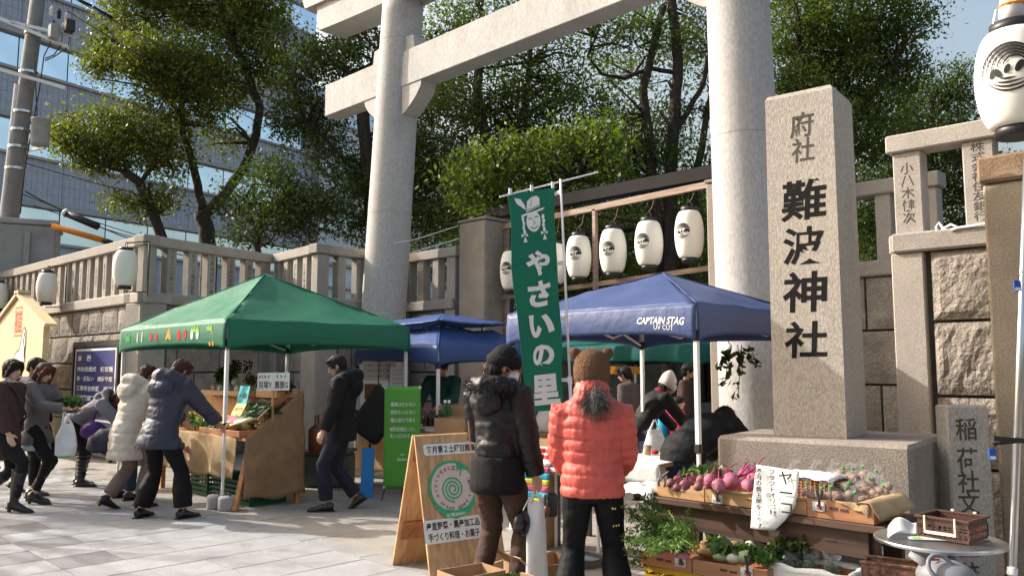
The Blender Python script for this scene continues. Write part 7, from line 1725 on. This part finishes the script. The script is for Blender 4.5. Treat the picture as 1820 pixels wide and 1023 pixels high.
    if hair_style in ('short','long','bun','crop'):
        q = [hball((0,-.013,.024),(.086,.101,.098),20,14), hball((-.02,.050,.074),(.060,.036,.028)), hball((.025,.050,.070),(.055,.036,.028))]
        if hair_style == 'short': q += [hball((0,-.045,-.03),(.076,.062,.062))]
        if hair_style == 'crop': q = [hball((0,-.013,.023),(.083,.099,.097),20,14), hball((0,-.05,-.02),(.072,.052,.06)), hball((0,.048,.080),(.060,.042,.026))]
        if hair_style == 'long':
            L_ = .30*s
            q += [tube([Hx((0,-.03,.05)),Hx((0,-.05,-.05)),Hx((0,-.052,-.13)),Hx((0,-.05,-.20))],np.array([(.085,.075),(.088,.060),(.092,.050),(.075,.030)])*hk,16,up=Mh@np.array((0,1,0)))]
            for sx in (-1,1): q.append(tube([Hx((sx*.055,.05,.075)),Hx((sx*.079,.045,.02)),Hx((sx*.083,.035,-.06)),Hx((sx*.080,.035,-.15)),Hx((sx*.070,.045,-.21))],np.array([.022,.022,.024,.024,.012])*hk,8))
            q.append(hball((-.03,.055,.070),(.045,.035,.028)))
        if hair_style == 'bun':
            for sx in (-1,1): q.append(tube([Hx((sx*.05,.06,.07)),Hx((sx*.077,.045,.02)),Hx((sx*.078,.02,-.05)),Hx((sx*.06,-.03,-.07))],np.array([.022,.020,.018,.02])*hk,8))
            q += [hball((0,-.05,-.045),(.066,.06,.058))]
        Vh, Nh, Fh = remesh(join(*q), .010, 3, .5)
        k = np.array([noise.noise(Vector((v*np.array((60,60,12))).tolist())) for v in Vh]); Vh = Vh + Nh*(k*.005)[:,None]
        ho = mk('hair', (W(Vh),Fh), hair, t, True)
        ids = rgp.choice(len(Vh), min(420,len(Vh)), False); dn = np.cross(np.cross(Nh[ids], Mh@np.array((0,0.15,-1.0))), Nh[ids]); dn /= np.linalg.norm(dn,axis=1,keepdims=True)+1e-6
        strands('loose_hair', W(Vh[ids]+Nh[ids]*.001), (dn*1.0+Nh[ids]*.10)@M.T, .07 if hair_style!='crop' else .035, .0016, hair, ho, droop=.5, curl=.12, rg=rgp, kind='stuff')
    if hat is not None: hat(t, Hx, W, M, Mh, hk)
    # ---- trousers
    q = []
    hr = (.068 if coat_len > .4 else .075)*s
    q.append(tube([T(np.array((0,0,z*s-hip_drop))) for z in (.455,.49,.53,.58,.61)], np.stack([np.array((.080,.098,.100,.090,.082))*s,np.array((.060,.076,.078,.068,.060))*s],1), 16, up=(0,1,0)))
    for i in (0,1):
        low = KN[i]*(leg_end/.27)+AN[i]*(1-leg_end/.27) if False else AN[i]+(KN[i]-AN[i])*max(0,(leg_end-.03)/.24)
        q.append(tube([HP[i]+np.array((0,0,.02*s)),HP[i]*.55+KN[i]*.45,KN[i],KN[i]*.5+low*.5,low], np.array((.062,.055,.043,.041*leg_w,.038*leg_w))*s*1.0, 14))
    V, N, F = remesh(join(*q), vox, 3)
    k = np.array([noise.noise(Vector((v*np.array((9,9,16))+seed).tolist()))+.6*noise.noise(Vector((v*np.array((20,20,34))+seed).tolist())) for v in V]); V = V + N*(k*folds*.8)[:,None]
    mk('trousers' if legs != 'tights' else 'tights', (W(V),F), legs, t, True)
    # ---- shoes
    for i in (0,1):
        ta = feet[i][3] if len(feet[i]) > 3 else 0.0; pit = feet[i][4] if len(feet[i]) > 4 else 0.0
        Ms = rotz(ta)@rotx(-pit); a = AN[i]; q = lambda x,y,z: a + Ms@np.array((x,y,z))*s
        he = heel/s
        sh = tube([q(0,-.045,-.020+he*0),q(0,-.028,-.018),q(0,.02,-.022-he*.5),q(0,.07,-.034-he*.85),q(0,.105,-.037-he),q(0,.120,-.040-he)],np.array([(.018,.022),(.027,.027),(.028,.024),(.030,.015),(.024,.011),(.010,.006)])*s,12,up=(0,0,1))
        qq = [sh, tube([q(0,-.008,-.02),q(0,-.006,.02+boot/s if boot else .012)],[.027*s,.027*s if boot else .024*s],12)]
        if heel: qq.append(tube([q(0,-.035,-.02),q(0,-.037,-.046-he)],[.018*s,.012*s],8))
        if boot: qq.append(tube([q(0,-.006,.01),a+(KN[i]-a)*min(.9,boot/(.242*s))],[.030*s,.040*s],12))
        V, N, F = remesh(join(*qq), .008, 2); mk('shoe' if not boot else 'boot', (W(V),F), shoe, t, True)
        mk('sole', WV((np.array([q(x,y,z-(he*min(1,max(0,(y+.01)/.08)) if heel else 0)) for z in (-.049,-.041) for x,y in ((-.020,-.052),(.020,-.052),(.028,.04),(.026,.09),(.012,.122),(-.012,.122),(-.026,.09),(-.028,.04))]), [tuple(range(7,-1,-1)), tuple(range(8,16))]+[(j,(j+1)%8,8+(j+1)%8,8+j) for j in range(8)])), 'black_plastic', t)
    # ---- skirt or tunic showing under the coat
    if skirt:
        m_, z0, z1, fw = skirt
        V, F = tube([T(np.array((0,0,z*s-hip_drop))) for z in np.linspace(z1,z0,7)], np.stack([np.linspace(.09,.10*fw,7)*s,np.linspace(.07,.085*fw,7)*s],1), 40, up=(0,1,0))
        ang = np.arctan2(V[:,1],V[:,0]); k = np.clip((z1*s-V[:,2])/((z1-z0)*s),0,1); V = V*1.0; V[:,:2] *= (1+.07*np.sin(ang*11+seed)*k)[:,None]; mk('skirt', (W(V),F), m_, t, True)
    # ---- coat: torso and sleeves as one garment
    zz = np.array([coat_len,coat_len+.05,.52,.60,.68,.75,.80,.83,.850]); zz[2] = max(zz[2], coat_len+.08)
    wx = np.array((.098+flare,.097+flare*.7,.096,.086,.094,.104,.098,.070,.044))*s*coat_w+puff; wy = np.array((.074+flare*.8,.074+flare*.6,.074,.062,.068,.070,.060,.050,.042))*s*coat_w+puff*.9
    q = [tube([T(np.array((0,-.004*s if z < .8 else 0,z*s-hip_drop))) for z in zz], np.stack([wx,wy],1), 24, up=(0,1,0))]
    SLP = []
    for i in (0,1):
        d = unit(HD[i]-EL[i]); cuff = HD[i]-d*.012
        a = SH[i]*.55+T(np.array((0,0,zsh-.01*s)))*.45
        SLP.append([a,SH[i],SH[i]*.5+EL[i]*.5,EL[i],EL[i]*.5+cuff*.5,cuff])
        q.append(tube(SLP[-1], np.array((.045,.047,.042,.037,.034,.030))*s+sleeve_puff, 14))
    if collar: q.append(tube([T(np.array((0,-.012*s,.825*s-hip_drop))),T(np.array((0,-.006*s,.875*s-hip_drop))),T(np.array((0,-.0*s,.900*s-hip_drop)))],np.array([(.075,.07),(.066,.062),(.058,.056)])*s*collar,16,up=(0,1,0)))
    if hood:
        hs = hood; q.append(tube([T(np.array((x*s,y*s,z*s-hip_drop))) for x,y,z in ((-.085,.045,.815),(-.080,-.02,.850),(-.045,-.075,.858),(0,-.092,.856),(.045,-.075,.858),(.080,-.02,.850),(.085,.045,.815))],np.array((.020,.034,.042,.046,.042,.034,.020))*s*hs,12))
        q.append((T(ball((0,-.085*s,.795*s-hip_drop),np.array((.085,.045,.065))*s*hs,14,10)[0]),ball((0,0,0),1,14,10)[1]))
    V, N, F = remesh(join(*q), vox, 4)
    tor = [T(np.array((0,0,z*s-hip_drop))) for z in np.linspace(coat_len,.86,9)]; bd, par = seg_param(V, tor); bd = bd - .075*s
    for i in (0,1):
        b2, p2 = seg_param(V, SLP[i][1:]); b2 = b2 - .02*s; m = b2 < bd - .0; par[m] = p2[m]; bd[m] = b2[m]
    fo = np.array([noise.noise(Vector((v*np.array((8,8,13))+seed*3.3).tolist()))+.7*noise.noise(Vector((v*np.array((18,18,30))+seed).tolist())) for v in V])
    disp = fo*folds
    if quilt:
        wob = np.array([noise.noise(Vector((v*6+seed*1.7).tolist())) for v in V])*.16
        qv = np.abs(np.sin(PI*(par/quilt+wob)))**.32; disp = disp*.9 + (qv-.8)*quilt_a*2*(1+.25*fo)
        puc = np.array([noise.noise(Vector((v*np.array((46,46,20))+seed).tolist())) for v in V]); disp += puc*(.0022+(1-qv)*.008)
    V = V + N*disp[:,None]
    co = mk('coat', (W(V),F), coat, t, True)
    info = dict(t=t, W=W, M=M, T=T, s=s, HD=HD, EL=EL, SH=SH, HC=HC, Hx=Hx, Mh=Mh, hk=hk, hd=hip_drop, KN=KN, AN=AN, coat=co, cv=W(V), cn=N@M.T)
    return info
def beanie(m, fold=True, h=.085):
    def fn(t, Hx, W, M, Mh, hk):
        v, F = ball((0,-.008,.032),(.094,.108,.100),22,14); v = v[v[:,2]>-9]; V = v.copy(); V[:,2] = np.maximum(V[:,2], .008); V[:,2] += .012*np.clip((V[:,2]-.09)/.04,0,1)
        mk('hat', (W(Hx(V)),F), m, t, True)
        if fold: f = lathe([(.093,-.012),(.102,-.006),(.104,.035),(.099,.045),(.092,.044)],24,False); v = f[0]*np.array((1,1.13,1))+np.array((0,-.008,.012)); mk('hat_fold', (W(Hx(v)),f[1]), m, t, True)
    return fn
def bear_hat(m):
    def fn(t, Hx, W, M, Mh, hk):
        q = [ball((0,-.010,.035),(.113,.122,.120),22,14), tube([(0,-.02,-.10),(0,-.02,-.03),(0,-.015,.03)],np.array([(.098,.09),(.110,.112),(.113,.122)]),18,up=(0,1,0))]
        q += [ball((-.100,-.005,.128),(.037,.028,.037),14,10), ball((.100,-.005,.128),(.037,.028,.037),14,10)]
        V, N, F = remesh(join(*q), .008, 2); k = np.array([noise.noise(Vector((v*120).tolist())) for v in V]); V = V+N*(k*.0035)[:,None]
        o = mk('bear_hat', (W(Hx(V)),F), m, t, True); ids = RNG.choice(len(V), 1500); Nn = (Hx(N[ids])-Hx(np.zeros(3)))@M.T
        strands('fleece_pile', W(Hx(V[ids])), Nn+RNG.normal(size=Nn.shape)*.6*hk, .012, .0012, m, o, .3, .5, kind='stuff')
    return fn
def knit_cap(m):
    def fn(t, Hx, W, M, Mh, hk):
        V, F = lathe([(.094,-.03),(.102,-.01),(.104,.03),(.095,.075),(.072,.12),(.040,.155),(.014,.175)],24); V = V*np.array((1,1.12,1))+np.array((0,-.012,.01)); V[:,1] -= np.clip(V[:,2]-.05,0,1)*.35
        mk('knit_cap', (W(Hx(V)),F), m, t, True)
    return fn
def gp(x, y, z=0.0): return at_z(x, y, z)
Rt, Fw = CAMR, CAMF          # directions as seen from the street corner: along the view's right, and away
def dirv(a): return np.array((Rt[0]*math.cos(R_(a))+Fw[0]*math.sin(R_(a)), Rt[1]*math.cos(R_(a))+Fw[1]*math.sin(R_(a))))   # 0 = to the right, 90 = away

# 1 brown coat, walking right
p1 = person('woman in a long brown coat and heeled boots walking at the far left edge', gp(2,908), dirv(0), 1.62, coat='wool_brown', coat_len=.34, flare=.012, quilt=.12, quilt_a=.004, feet=((-.05,-.16,.025,0,.45),(.05,.12,0,0)), hands=((-.17,-.02,.46),(.16,.12,.50)), legs='tights', leg_w=.8, heel=.05, boot=.30, hair='hair_black', hair_style='bun', skin='skin_pale', head=(.12,-.3), seed=1, puff=.018)
mk('polo_neck', (p1['W'](p1['T'](tube([(0,.004,.845*1.62),(0,.012,.885*1.62)],[.058,.052],14)[0])), tube([(0,0,0),(0,0,1)],.1,14)[1]), 'mask_white', p1['t'], True)
T_ = p1['T']; mk('bag_strap', (p1['W'](tube([T_(np.array(q)) for q in ((.02,-.14,1.30),(.10,.10,1.33),(.02,.155,1.18),(-.10,.15,1.0),(-.17,.05,.90))],[.012]*5,6)[0]), tube([(0,0,k) for k in range(5)],.1,6)[1]), 'black_plastic', p1['t'])
# 2 companion behind her
person('person with short black hair half hidden behind the woman in the brown coat', gp(14,884)+Fw*.35, dirv(-8), 1.66, coat='coat_black', coat_len=.42, feet=((-.07,-.14,.02,0,.4),(.07,.12,0,0)), hair_style='crop', sex='m', head=(.25,0), seed=2)
# 3 grey coat, looking at vegetables in her hands
p3 = person('woman in a grey wool coat holding leafy greens and a white carrier bag', gp(58,893), dirv(-4), 1.60, coat='wool_grey', coat_len=.415, flare=.030, hood=.95, feet=((-.055,-.04,0,.1),(.055,.05,0,-.05)), hands=((-.10,.24,.66,(0,0,1)),(.10,.26,.67,(0,0,1))), elbow=((-.5,-.4,-1),(.5,-.4,-1)), legs='tights', leg_w=.75, heel=.05, hair='hair_reddish', hair_style='long', skin='skin_pale', head=(.42,-.15), seed=3, skirt=('skirt_blue',.375,.5,1.25), puff=.014)
h3 = p3['W'](np.array((0,.30,.70*1.6)))
leafbed('leafy_greens','bunch of large leafy greens held by the woman in the grey coat','greens',[(h3+np.array(q),(.07,.07,.05)) for q in ((0,0,0),(Rt[0]*.10,Rt[1]*.10,.03),(Rt[0]*.16,Rt[1]*.16,.01),(-Rt[0]*.05,-Rt[1]*.05,.0))],'leaf_veg',.11,110,.6)
def carrier(c, wdh, m, label, handle_to, seed=0, taper=.8, name='carrier_bag'):
    w_, d_, h_ = wdh; t = thing(name, c, label, 'bag')
    V, F = tube([c+np.array((0,0,z*h_)) for z in (0,.04,.3,.6,.85,1.0)], np.array([(w_*.40,d_*.40),(w_*.48,d_*.5),(w_*.5,d_*.5),(w_*.46,d_*.42),(w_*.40*taper,d_*.28),(w_*.34*taper,d_*.16)]), 22, up=(*Fw[:2],0))
    V = V + np.array([[noise.noise(Vector((v*11+seed).tolist()))*.02, noise.noise(Vector((v*11+seed+9).tolist()))*.014, 0] for v in V]); mk('bag_body', (V,F), m, t, False)
    tp = c+np.array((0,0,h_*.98)); hh = np.asarray(handle_to,float)
    for sx in (-1,1): mk('handle', tube([tp+Rt*sx*w_*.26*taper, (tp+Rt*sx*w_*.18+hh)/2+Rt*sx*.006, hh+Rt*sx*.006],[.016,.010,.007],7), m, t, True)
    return t
hw3 = p3['W'](p3['HD'][1]); carrier(hw3+Rt*.07-Fw*.05-np.array((0,0,.52)), (.24,.14,.36), 'milky_bag', 'white carrier bag of greens hanging from the arm of the woman in grey', hw3+Rt*.02-Fw*.03-np.array((0,0,.03)), 3)
carrier(gp(104,832)+Fw*.1+np.array((0,0,.16)), (.26,.16,.30), 'felt_green', 'green carrier bag behind the legs of the woman in the grey coat', gp(104,832)+Fw*.1+np.array((0,0,.62)), 4)
# 4 bending over, striped boots
p4 = person('woman in a grey sweater bending over with a purple bag and black boots', gp(140,862), dirv(3), 1.60, lean=1.05, bend_hip=.10, coat='knit_grey', coat_len=.50, hood=.75, feet=((-.07,-.03,0,0),(.07,.05,0,0)), hands=((-.10,.42,.46),(.12,.45,.44)), elbow=((-.4,-1,.3),(.4,-1,.3)), legs='tights', boot=.26, leg_w=.8, hair='hair_reddish', hair_style='long', head=(.9,-.1), seed=4, puff=.010, skirt=('skirt_pink',.44,.55,1.1))
for i in (0,1):
    for k in range(6): a = p4['AN'][i]+(p4['KN'][i]-p4['AN'][i])*(.2+.12*k); mk('boot_strap', xf(lathe([(.058+.003*k,-.008),(.062+.003*k,0),(.058+.003*k,.008)],14), None, p4['W'](a)), 'black_metal', p4['t'])
pb4 = thing('shoulder_bag', p4['W'](np.array((.15,.18,.62))), 'shiny purple shoulder bag hanging from the bending woman', 'bag'); c = p4['W'](np.array((.17,.22,.72)))
V, F = ball((0,0,0),(.17,.09,.12),18,12); V = V*(1+.12*np.array([noise.noise(Vector((v*14).tolist())) for v in V]))[:,None]; mk('body', (V@rotz(YAW).T@np.eye(3)+c,F), 'purple_bag', pb4, True); mk('strap', tube([c+np.array((0,0,.10)),c+Rt*.02+np.array((0,0,.22)),p4['W'](p4['SH'][1])+np.array((0,0,-.02))],.012,6), 'purple_bag', pb4)
# 5 crouched dark figure between
person('crouching person in a dark navy jacket and jeans at the burlap stall', gp(192,893)+Fw*.25, dirv(35), 1.58, lean=1.2, bend_hip=.22, hip_drop=.16, coat='down_navy', coat_len=.47, feet=((-.09,.02,0,0),(.09,.06,0,0)), hands=((-.14,.40,.36),(.14,.42,.36)), elbow=((-.4,-1,.3),(.4,-1,.3)), legs='denim', hair_style='short', head=(.7,0), seed=5, puff=.03)
# 6 cream coat
person('woman in a quilted cream down coat leaning over the burlap stall', gp(226,902), dirv(55), 1.60, lean=.27, bend_hip=.05, coat='down_cream', coat_len=.33, flare=.02, quilt=.10, quilt_a=.007, puff=.034, sleeve_puff=.022, hood=1.15, feet=((-.06,-.11,.015,.0,.3),(.07,.06,0,0)), hands=((-.14,.30,.58),(.16,.34,.56)), legs='pants_taupe', leg_w=1.25, heel=.03, hair='hair_brown', hair_style='short', head=(.5,-.1), seed=6)
# 7 navy coat
p7 = person('woman in a navy down jacket and black trousers reaching over the burlap stall', gp(286,921), dirv(66), 1.66, lean=.28, bend_hip=.06, coat='down_navy', coat_len=.43, coat_w=1.12, flare=.028, quilt=.13, quilt_a=.006, puff=.028, sleeve_puff=.020, hood=1.2, feet=((-.15,-.02,0,.2),(.12,.06,0,-.15)), hands=((-.14,.30,.55),(.20,.33,.50,(0,0,-1))), elbow=((-.6,-.6,-.4),(.7,-.8,-.4)), legs='pants_black', leg_w=1.45, hair='hair_brown', hair_style='short', head=(.55,-.15), seed=7)
# 8 man in black parka walking left
pm = person('man in a black parka and glasses walking past the blue stall', gp(604,905), dirv(183), 1.68, coat='coat_black', coat_len=.44, coat_w=1.06, hood=1.15, collar=1.05, feet=((-.06,.075,0,0),(.06,-.10,.022,0,.6)), hands=((-.19,.10,.47,(.6,-.3,0),1.0),(.17,-.02,.47)), elbow=((-.6,-1,-.1),(.6,-1,-.1)), legs='pants_navy', leg_w=1.15, hair_style='crop', sex='m', glasses=True, head=(.42,.1), seed=8, puff=.030, sleeve_puff=.018)
mk('arm_patch', xf(lathe([(.004,0),(.045,0),(.045,.006),(.004,.006)],20), np.stack([np.array((0,0,1.0)),unit(np.cross((0,0,1.0),-Fw)),-Fw],1).T@np.eye(3) if False else np.stack([Rt,np.array((0,0,1.0)),-Fw],1), pm['W'](pm['SH'][0]*.62+pm['EL'][0]*.38)-Fw*.072), 'coat_black', pm['t'])
# 9 stall holder
person('stall holder in dark clothes standing behind the blue stall', at_d(786,800,11.5), dirv(-110), 1.66, coat='apron_green', coat_len=.46, hands=((-.08,.22,.62,(0,0,-1)),(.10,.24,.62,(0,0,-1))), elbow=((-.7,-.6,-.5),(.7,-.6,-.5)), hair_style='crop', sex='m', head=(.3,0), seed=9)
person('person with reddish hair hidden behind the woman in the black beanie', at_d(872,700,9.5), dirv(120), 1.60, coat='tan_jacket', hair='hair_reddish', hair_style='short', seed=10)
# 10 woman in black with beanie
kb_ = at_d(884,900,5.45)
p10 = person('woman in a black bomber jacket, brown trousers and black beanie seen from behind', kb_, dirv(58), 1.655, coat='down_black', coat_len=.545, coat_w=.86, puff=.022, sleeve_puff=.013, folds=.011, feet=((-.085,-.02,0,.05),(.075,.03,0,-.1)), hands=((-.10,.19,.60),(.150,.05,.475,(-.8,.3,0),1.2)), elbow=((-.5,-1,-.3),(.4,-1,-.1)), legs='pants_brown', leg_w=1.05, hair='hair_black', hair_style='short', hat=beanie('knit_black'), head=(.24,-.95), hood=.90, seed=11, vox=.010, skin='skin_pale')
mw = p10; s = mw['s']
v, F = ball((0,.055,-.052),(.058,.055,.052),16,10); mk('face_mask', (mw['W'](mw['Hx'](v)),F), 'mask_white', mw['t'], True)
mk('mask_loop', (mw['W'](tube([mw['Hx']((.05,.07,-.03)),mw['Hx']((.078,.02,-.005)),mw['Hx']((.080,-.005,.01))],.0016,5)[0]),tube([(0,0,0),(0,0,1),(0,0,2)],.1,5)[1]), 'mask_white', mw['t'])
vb, Fb = tube([mw['T'](np.array((0,0,z*s))) for z in (.435,.47,.51,.555,.575)], np.stack([np.array((.102,.106,.106,.104,.100))*s+.014,np.array((.080,.084,.084,.082,.080))*s+.012],1), 48, up=(0,1,0)); a = np.arctan2(vb[:,1],vb[:,0]); vb[:,:2] *= (1+.010*np.sin(a*60))[:,None]
mk('ribbed_hem', (mw['W'](vb),Fb), 'knit_black', mw['t'], True)
fu = [mw['T'](np.array((x*s,y*s,z*s))) for x,y,z in ((-.10,.05,.80),(-.105,-.02,.835),(-.075,-.085,.850),(0,-.115,.845),(.075,-.085,.850),(.105,-.02,.835),(.10,.05,.80))]
fu = [fu[i]+(fu[i+1]-fu[i])*q for i in range(6) for q in (0,.33,.67)]+[fu[-1]]; fv, fF = tube(fu, .030, 10); fo_ = mk('fur_trim', (mw['W'](fv),fF), 'fur_black', mw['t'], True)
ids = RNG.integers(0,len(fv),1500); cen = np.array(fu)[np.minimum(ids//10,len(fu)-1)]; dn = (fv[ids]-cen); strands('fur_strands', mw['W'](fv[ids]), dn@mw['M'].T/.03, .055, .0016, 'fur_black', fo_, .35, .4, kind='stuff')
mk('back_zip', (mw['W'](tube([mw['T'](np.array((-.055*s-.003*k,-.083*s-.038+.004*abs(k-4)/4,(.60+.0145*k)*s))) for k in range(9)],.005,6)[0]),tube([(0,0,k) for k in range(9)],.1,6)[1]), 'zip_brass', mw['t'])
hr = mw['W'](mw['HD'][1]); carrier(hr-np.array((0,0,.66))-Fw*.0+Rt*.005, (.15,.055,.50), 'milky_bag', 'long white carrier bag held by the woman in the black beanie', hr-np.array((0,0,.085)), 8, 1.0)
hb2 = thing('hand_bag', hr-np.array((0,0,.35))-Rt*.10, 'small black handbag held beside the long white carrier bag', 'bag'); mk('body', ball(hr-np.array((0,0,.30))-Rt*.085,(.05,.07,.085),16,12), 'shoe_black', hb2, True); mk('strap', tube([hr-np.array((0,0,.23))-Rt*.085,hr-np.array((0,0,.16))-Rt*.05,hr-np.array((0,0,.08))],.006,6), 'steel', hb2)
# 11 coral jacket
kc = at_d(1054,900,5.0)
p11 = person('person in a coral quilted down jacket, black trousers and brown bear hat seen from behind', kc, dirv(84), 1.60, coat='down_coral', coat_len=.475, coat_w=1.02, puff=.034, sleeve_puff=.020, quilt=.068, quilt_a=.0085, collar=1.05, folds=.006, feet=((-.10,0,0,.1),(.10,.02,0,-.1)), hands=((-.10,.17,.56),(.10,.17,.56)), elbow=((-.30,-1,-.6),(.30,-1,-.6)), legs='pants_black', leg_w=1.35, hair='hair_grey', hair_style='none', hat=bear_hat('fleece_brown'), head=(.10,.05), seed=12, zs=.785, vox=.0085, skin='skin')
c = p11['W'](p11['T'](np.array((.02,-.105,.865*1.58))))
pr = []; pd_ = []
for k in range(1500):
    a = RNG.normal(size=3)*np.array((.030,.020,.030))-np.array((0,0,.02)); pr.append(c+a); pd_.append(np.array((-Fw[0]*.35,-Fw[1]*.35,-.6))+Rt*RNG.uniform(-.55,.35)+RNG.normal(size=3)*.25)
pt_ = mk('ponytail', tube([c+np.array((0,0,.03)),c-Fw*.03,c-Fw*.045+np.array((0,0,-.06)),c-Fw*.03-Rt*.02+np.array((0,0,-.12))],[.022,.036,.040,.016],12), 'hair_grey', p11['t'], True)
strands('ponytail_strands', np.array(pr), np.array(pd_), .15, .0013, 'hair_grey', pt_, .35, .5, kind='stuff')
for dx,dz,w_ in ((.115,.452,.010),(.130,.452,.006),(.120,.385,.004),(.135,.387,.004),(.150,.389,.004)):
    q = p11['T'](np.array((dx,-.150 if dz>.4 else -.118,dz*1.58))); mk('trouser_mark', cbox(p11['W'](q)-np.array((w_/2,.003,.005)), p11['W'](q)+np.array((w_/2,.003,.005)),.001), 'yellow_card', p11['t'])
# 12-15 inside the precinct
p12 = person('bending person in a dark jacket with a white knitted cap under the navy tent', at_d(1145,800,9.6), dirv(20), 1.56, lean=.62, bend_hip=.08, coat='wool_brown' if False else 'tights', coat_len=.45, hands=((-.1,.34,.5),(.12,.36,.5)), legs='denim_pale', leg_w=1.3, hat=knit_cap('knit_white'), hair_style='short', head=(.6,-.2), seed=13, puff=.02)
T_ = p12['T']; mk('scarf', (p12['W'](T_(tube([(0,-.01,1.31),(0,.02,1.37)],[.085,.075],14)[0])),tube([(0,0,0),(0,0,1)],.1,14)[1]), 'scarf_wine', p12['t'], True)
mk('bag_strap', (p12['W'](tube([T_(np.array(q)) for q in ((.10,-.06,1.30),(.02,-.125,1.15),(-.06,-.11,1.0),(-.16,-.02,.85))],.012,6)[0]),tube([(0,0,k) for k in range(4)],.1,6)[1]), 'leather', p12['t'])
carrier(at_d(1165,815,9.3)*np.array((1,1,0))+np.array((0,0,.42)), (.28,.16,.42), 'milky_bag', 'pale carrier bag beside the legs of the bending person with the white cap', at_d(1165,815,9.3)*np.array((1,1,0))+np.array((0,0,.95)), 9)
pk = person('child in a pink hooded jacket with a light blue backpack', at_d(1205,800,10.2), dirv(-25), 1.18, coat='pink_hood', coat_len=.44, hood=1.1, puff=.03, hands=((-.1,.2,.62),(.1,.2,.62)), hair_style='crop', head=(-.05,.0), seed=14, skin='skin_pale')
c = pk['W'](pk['T'](np.array((0,-.16,.68*1.18)))); bpk = thing('backpack', c-np.array((0,0,.15)), 'light blue backpack worn by the child in pink', 'backpack'); mk('pack', xf(cbox((-.12,-.06,-.15),(.12,.06,.15),.04), pk['M'], c), 'pack_blue', bpk, True); mk('pocket', xf(cbox((-.08,-.085,-.11),(.08,-.061,.0),.01), pk['M'], c), 'pack_blue', bpk)
person('person in black bending low behind the tent pole beside the monument', at_d(1222,830,6.9), dirv(42), 1.60, lean=1.12, bend_hip=.06, coat='coat_black', coat_len=.47, coat_w=1.12, puff=.03, sleeve_puff=.025, hands=((-.14,.46,.46),(.18,.44,.42)), elbow=((-.4,-1,.3),(.4,-1,.3)), feet=((-.12,-.03,0,0),(.12,.05,0,0)), hair_style='short', head=(1.25,0), legs='denim', seed=15, sex='m')
person('shopper in a dark brown jacket at the back of the navy tent', at_d(1118,800,11.2), dirv(150), 1.56, coat='tan_jacket', coat_len=.45, hair_style='short', head=(.3,0), seed=16)
person('person in a dark coat with black hair deep under the teal tent', at_d(1222,790,12.0), dirv(-20), 1.60, coat='wool_brown', coat_len=.42, hair_style='short', head=(.1,0), seed=17)
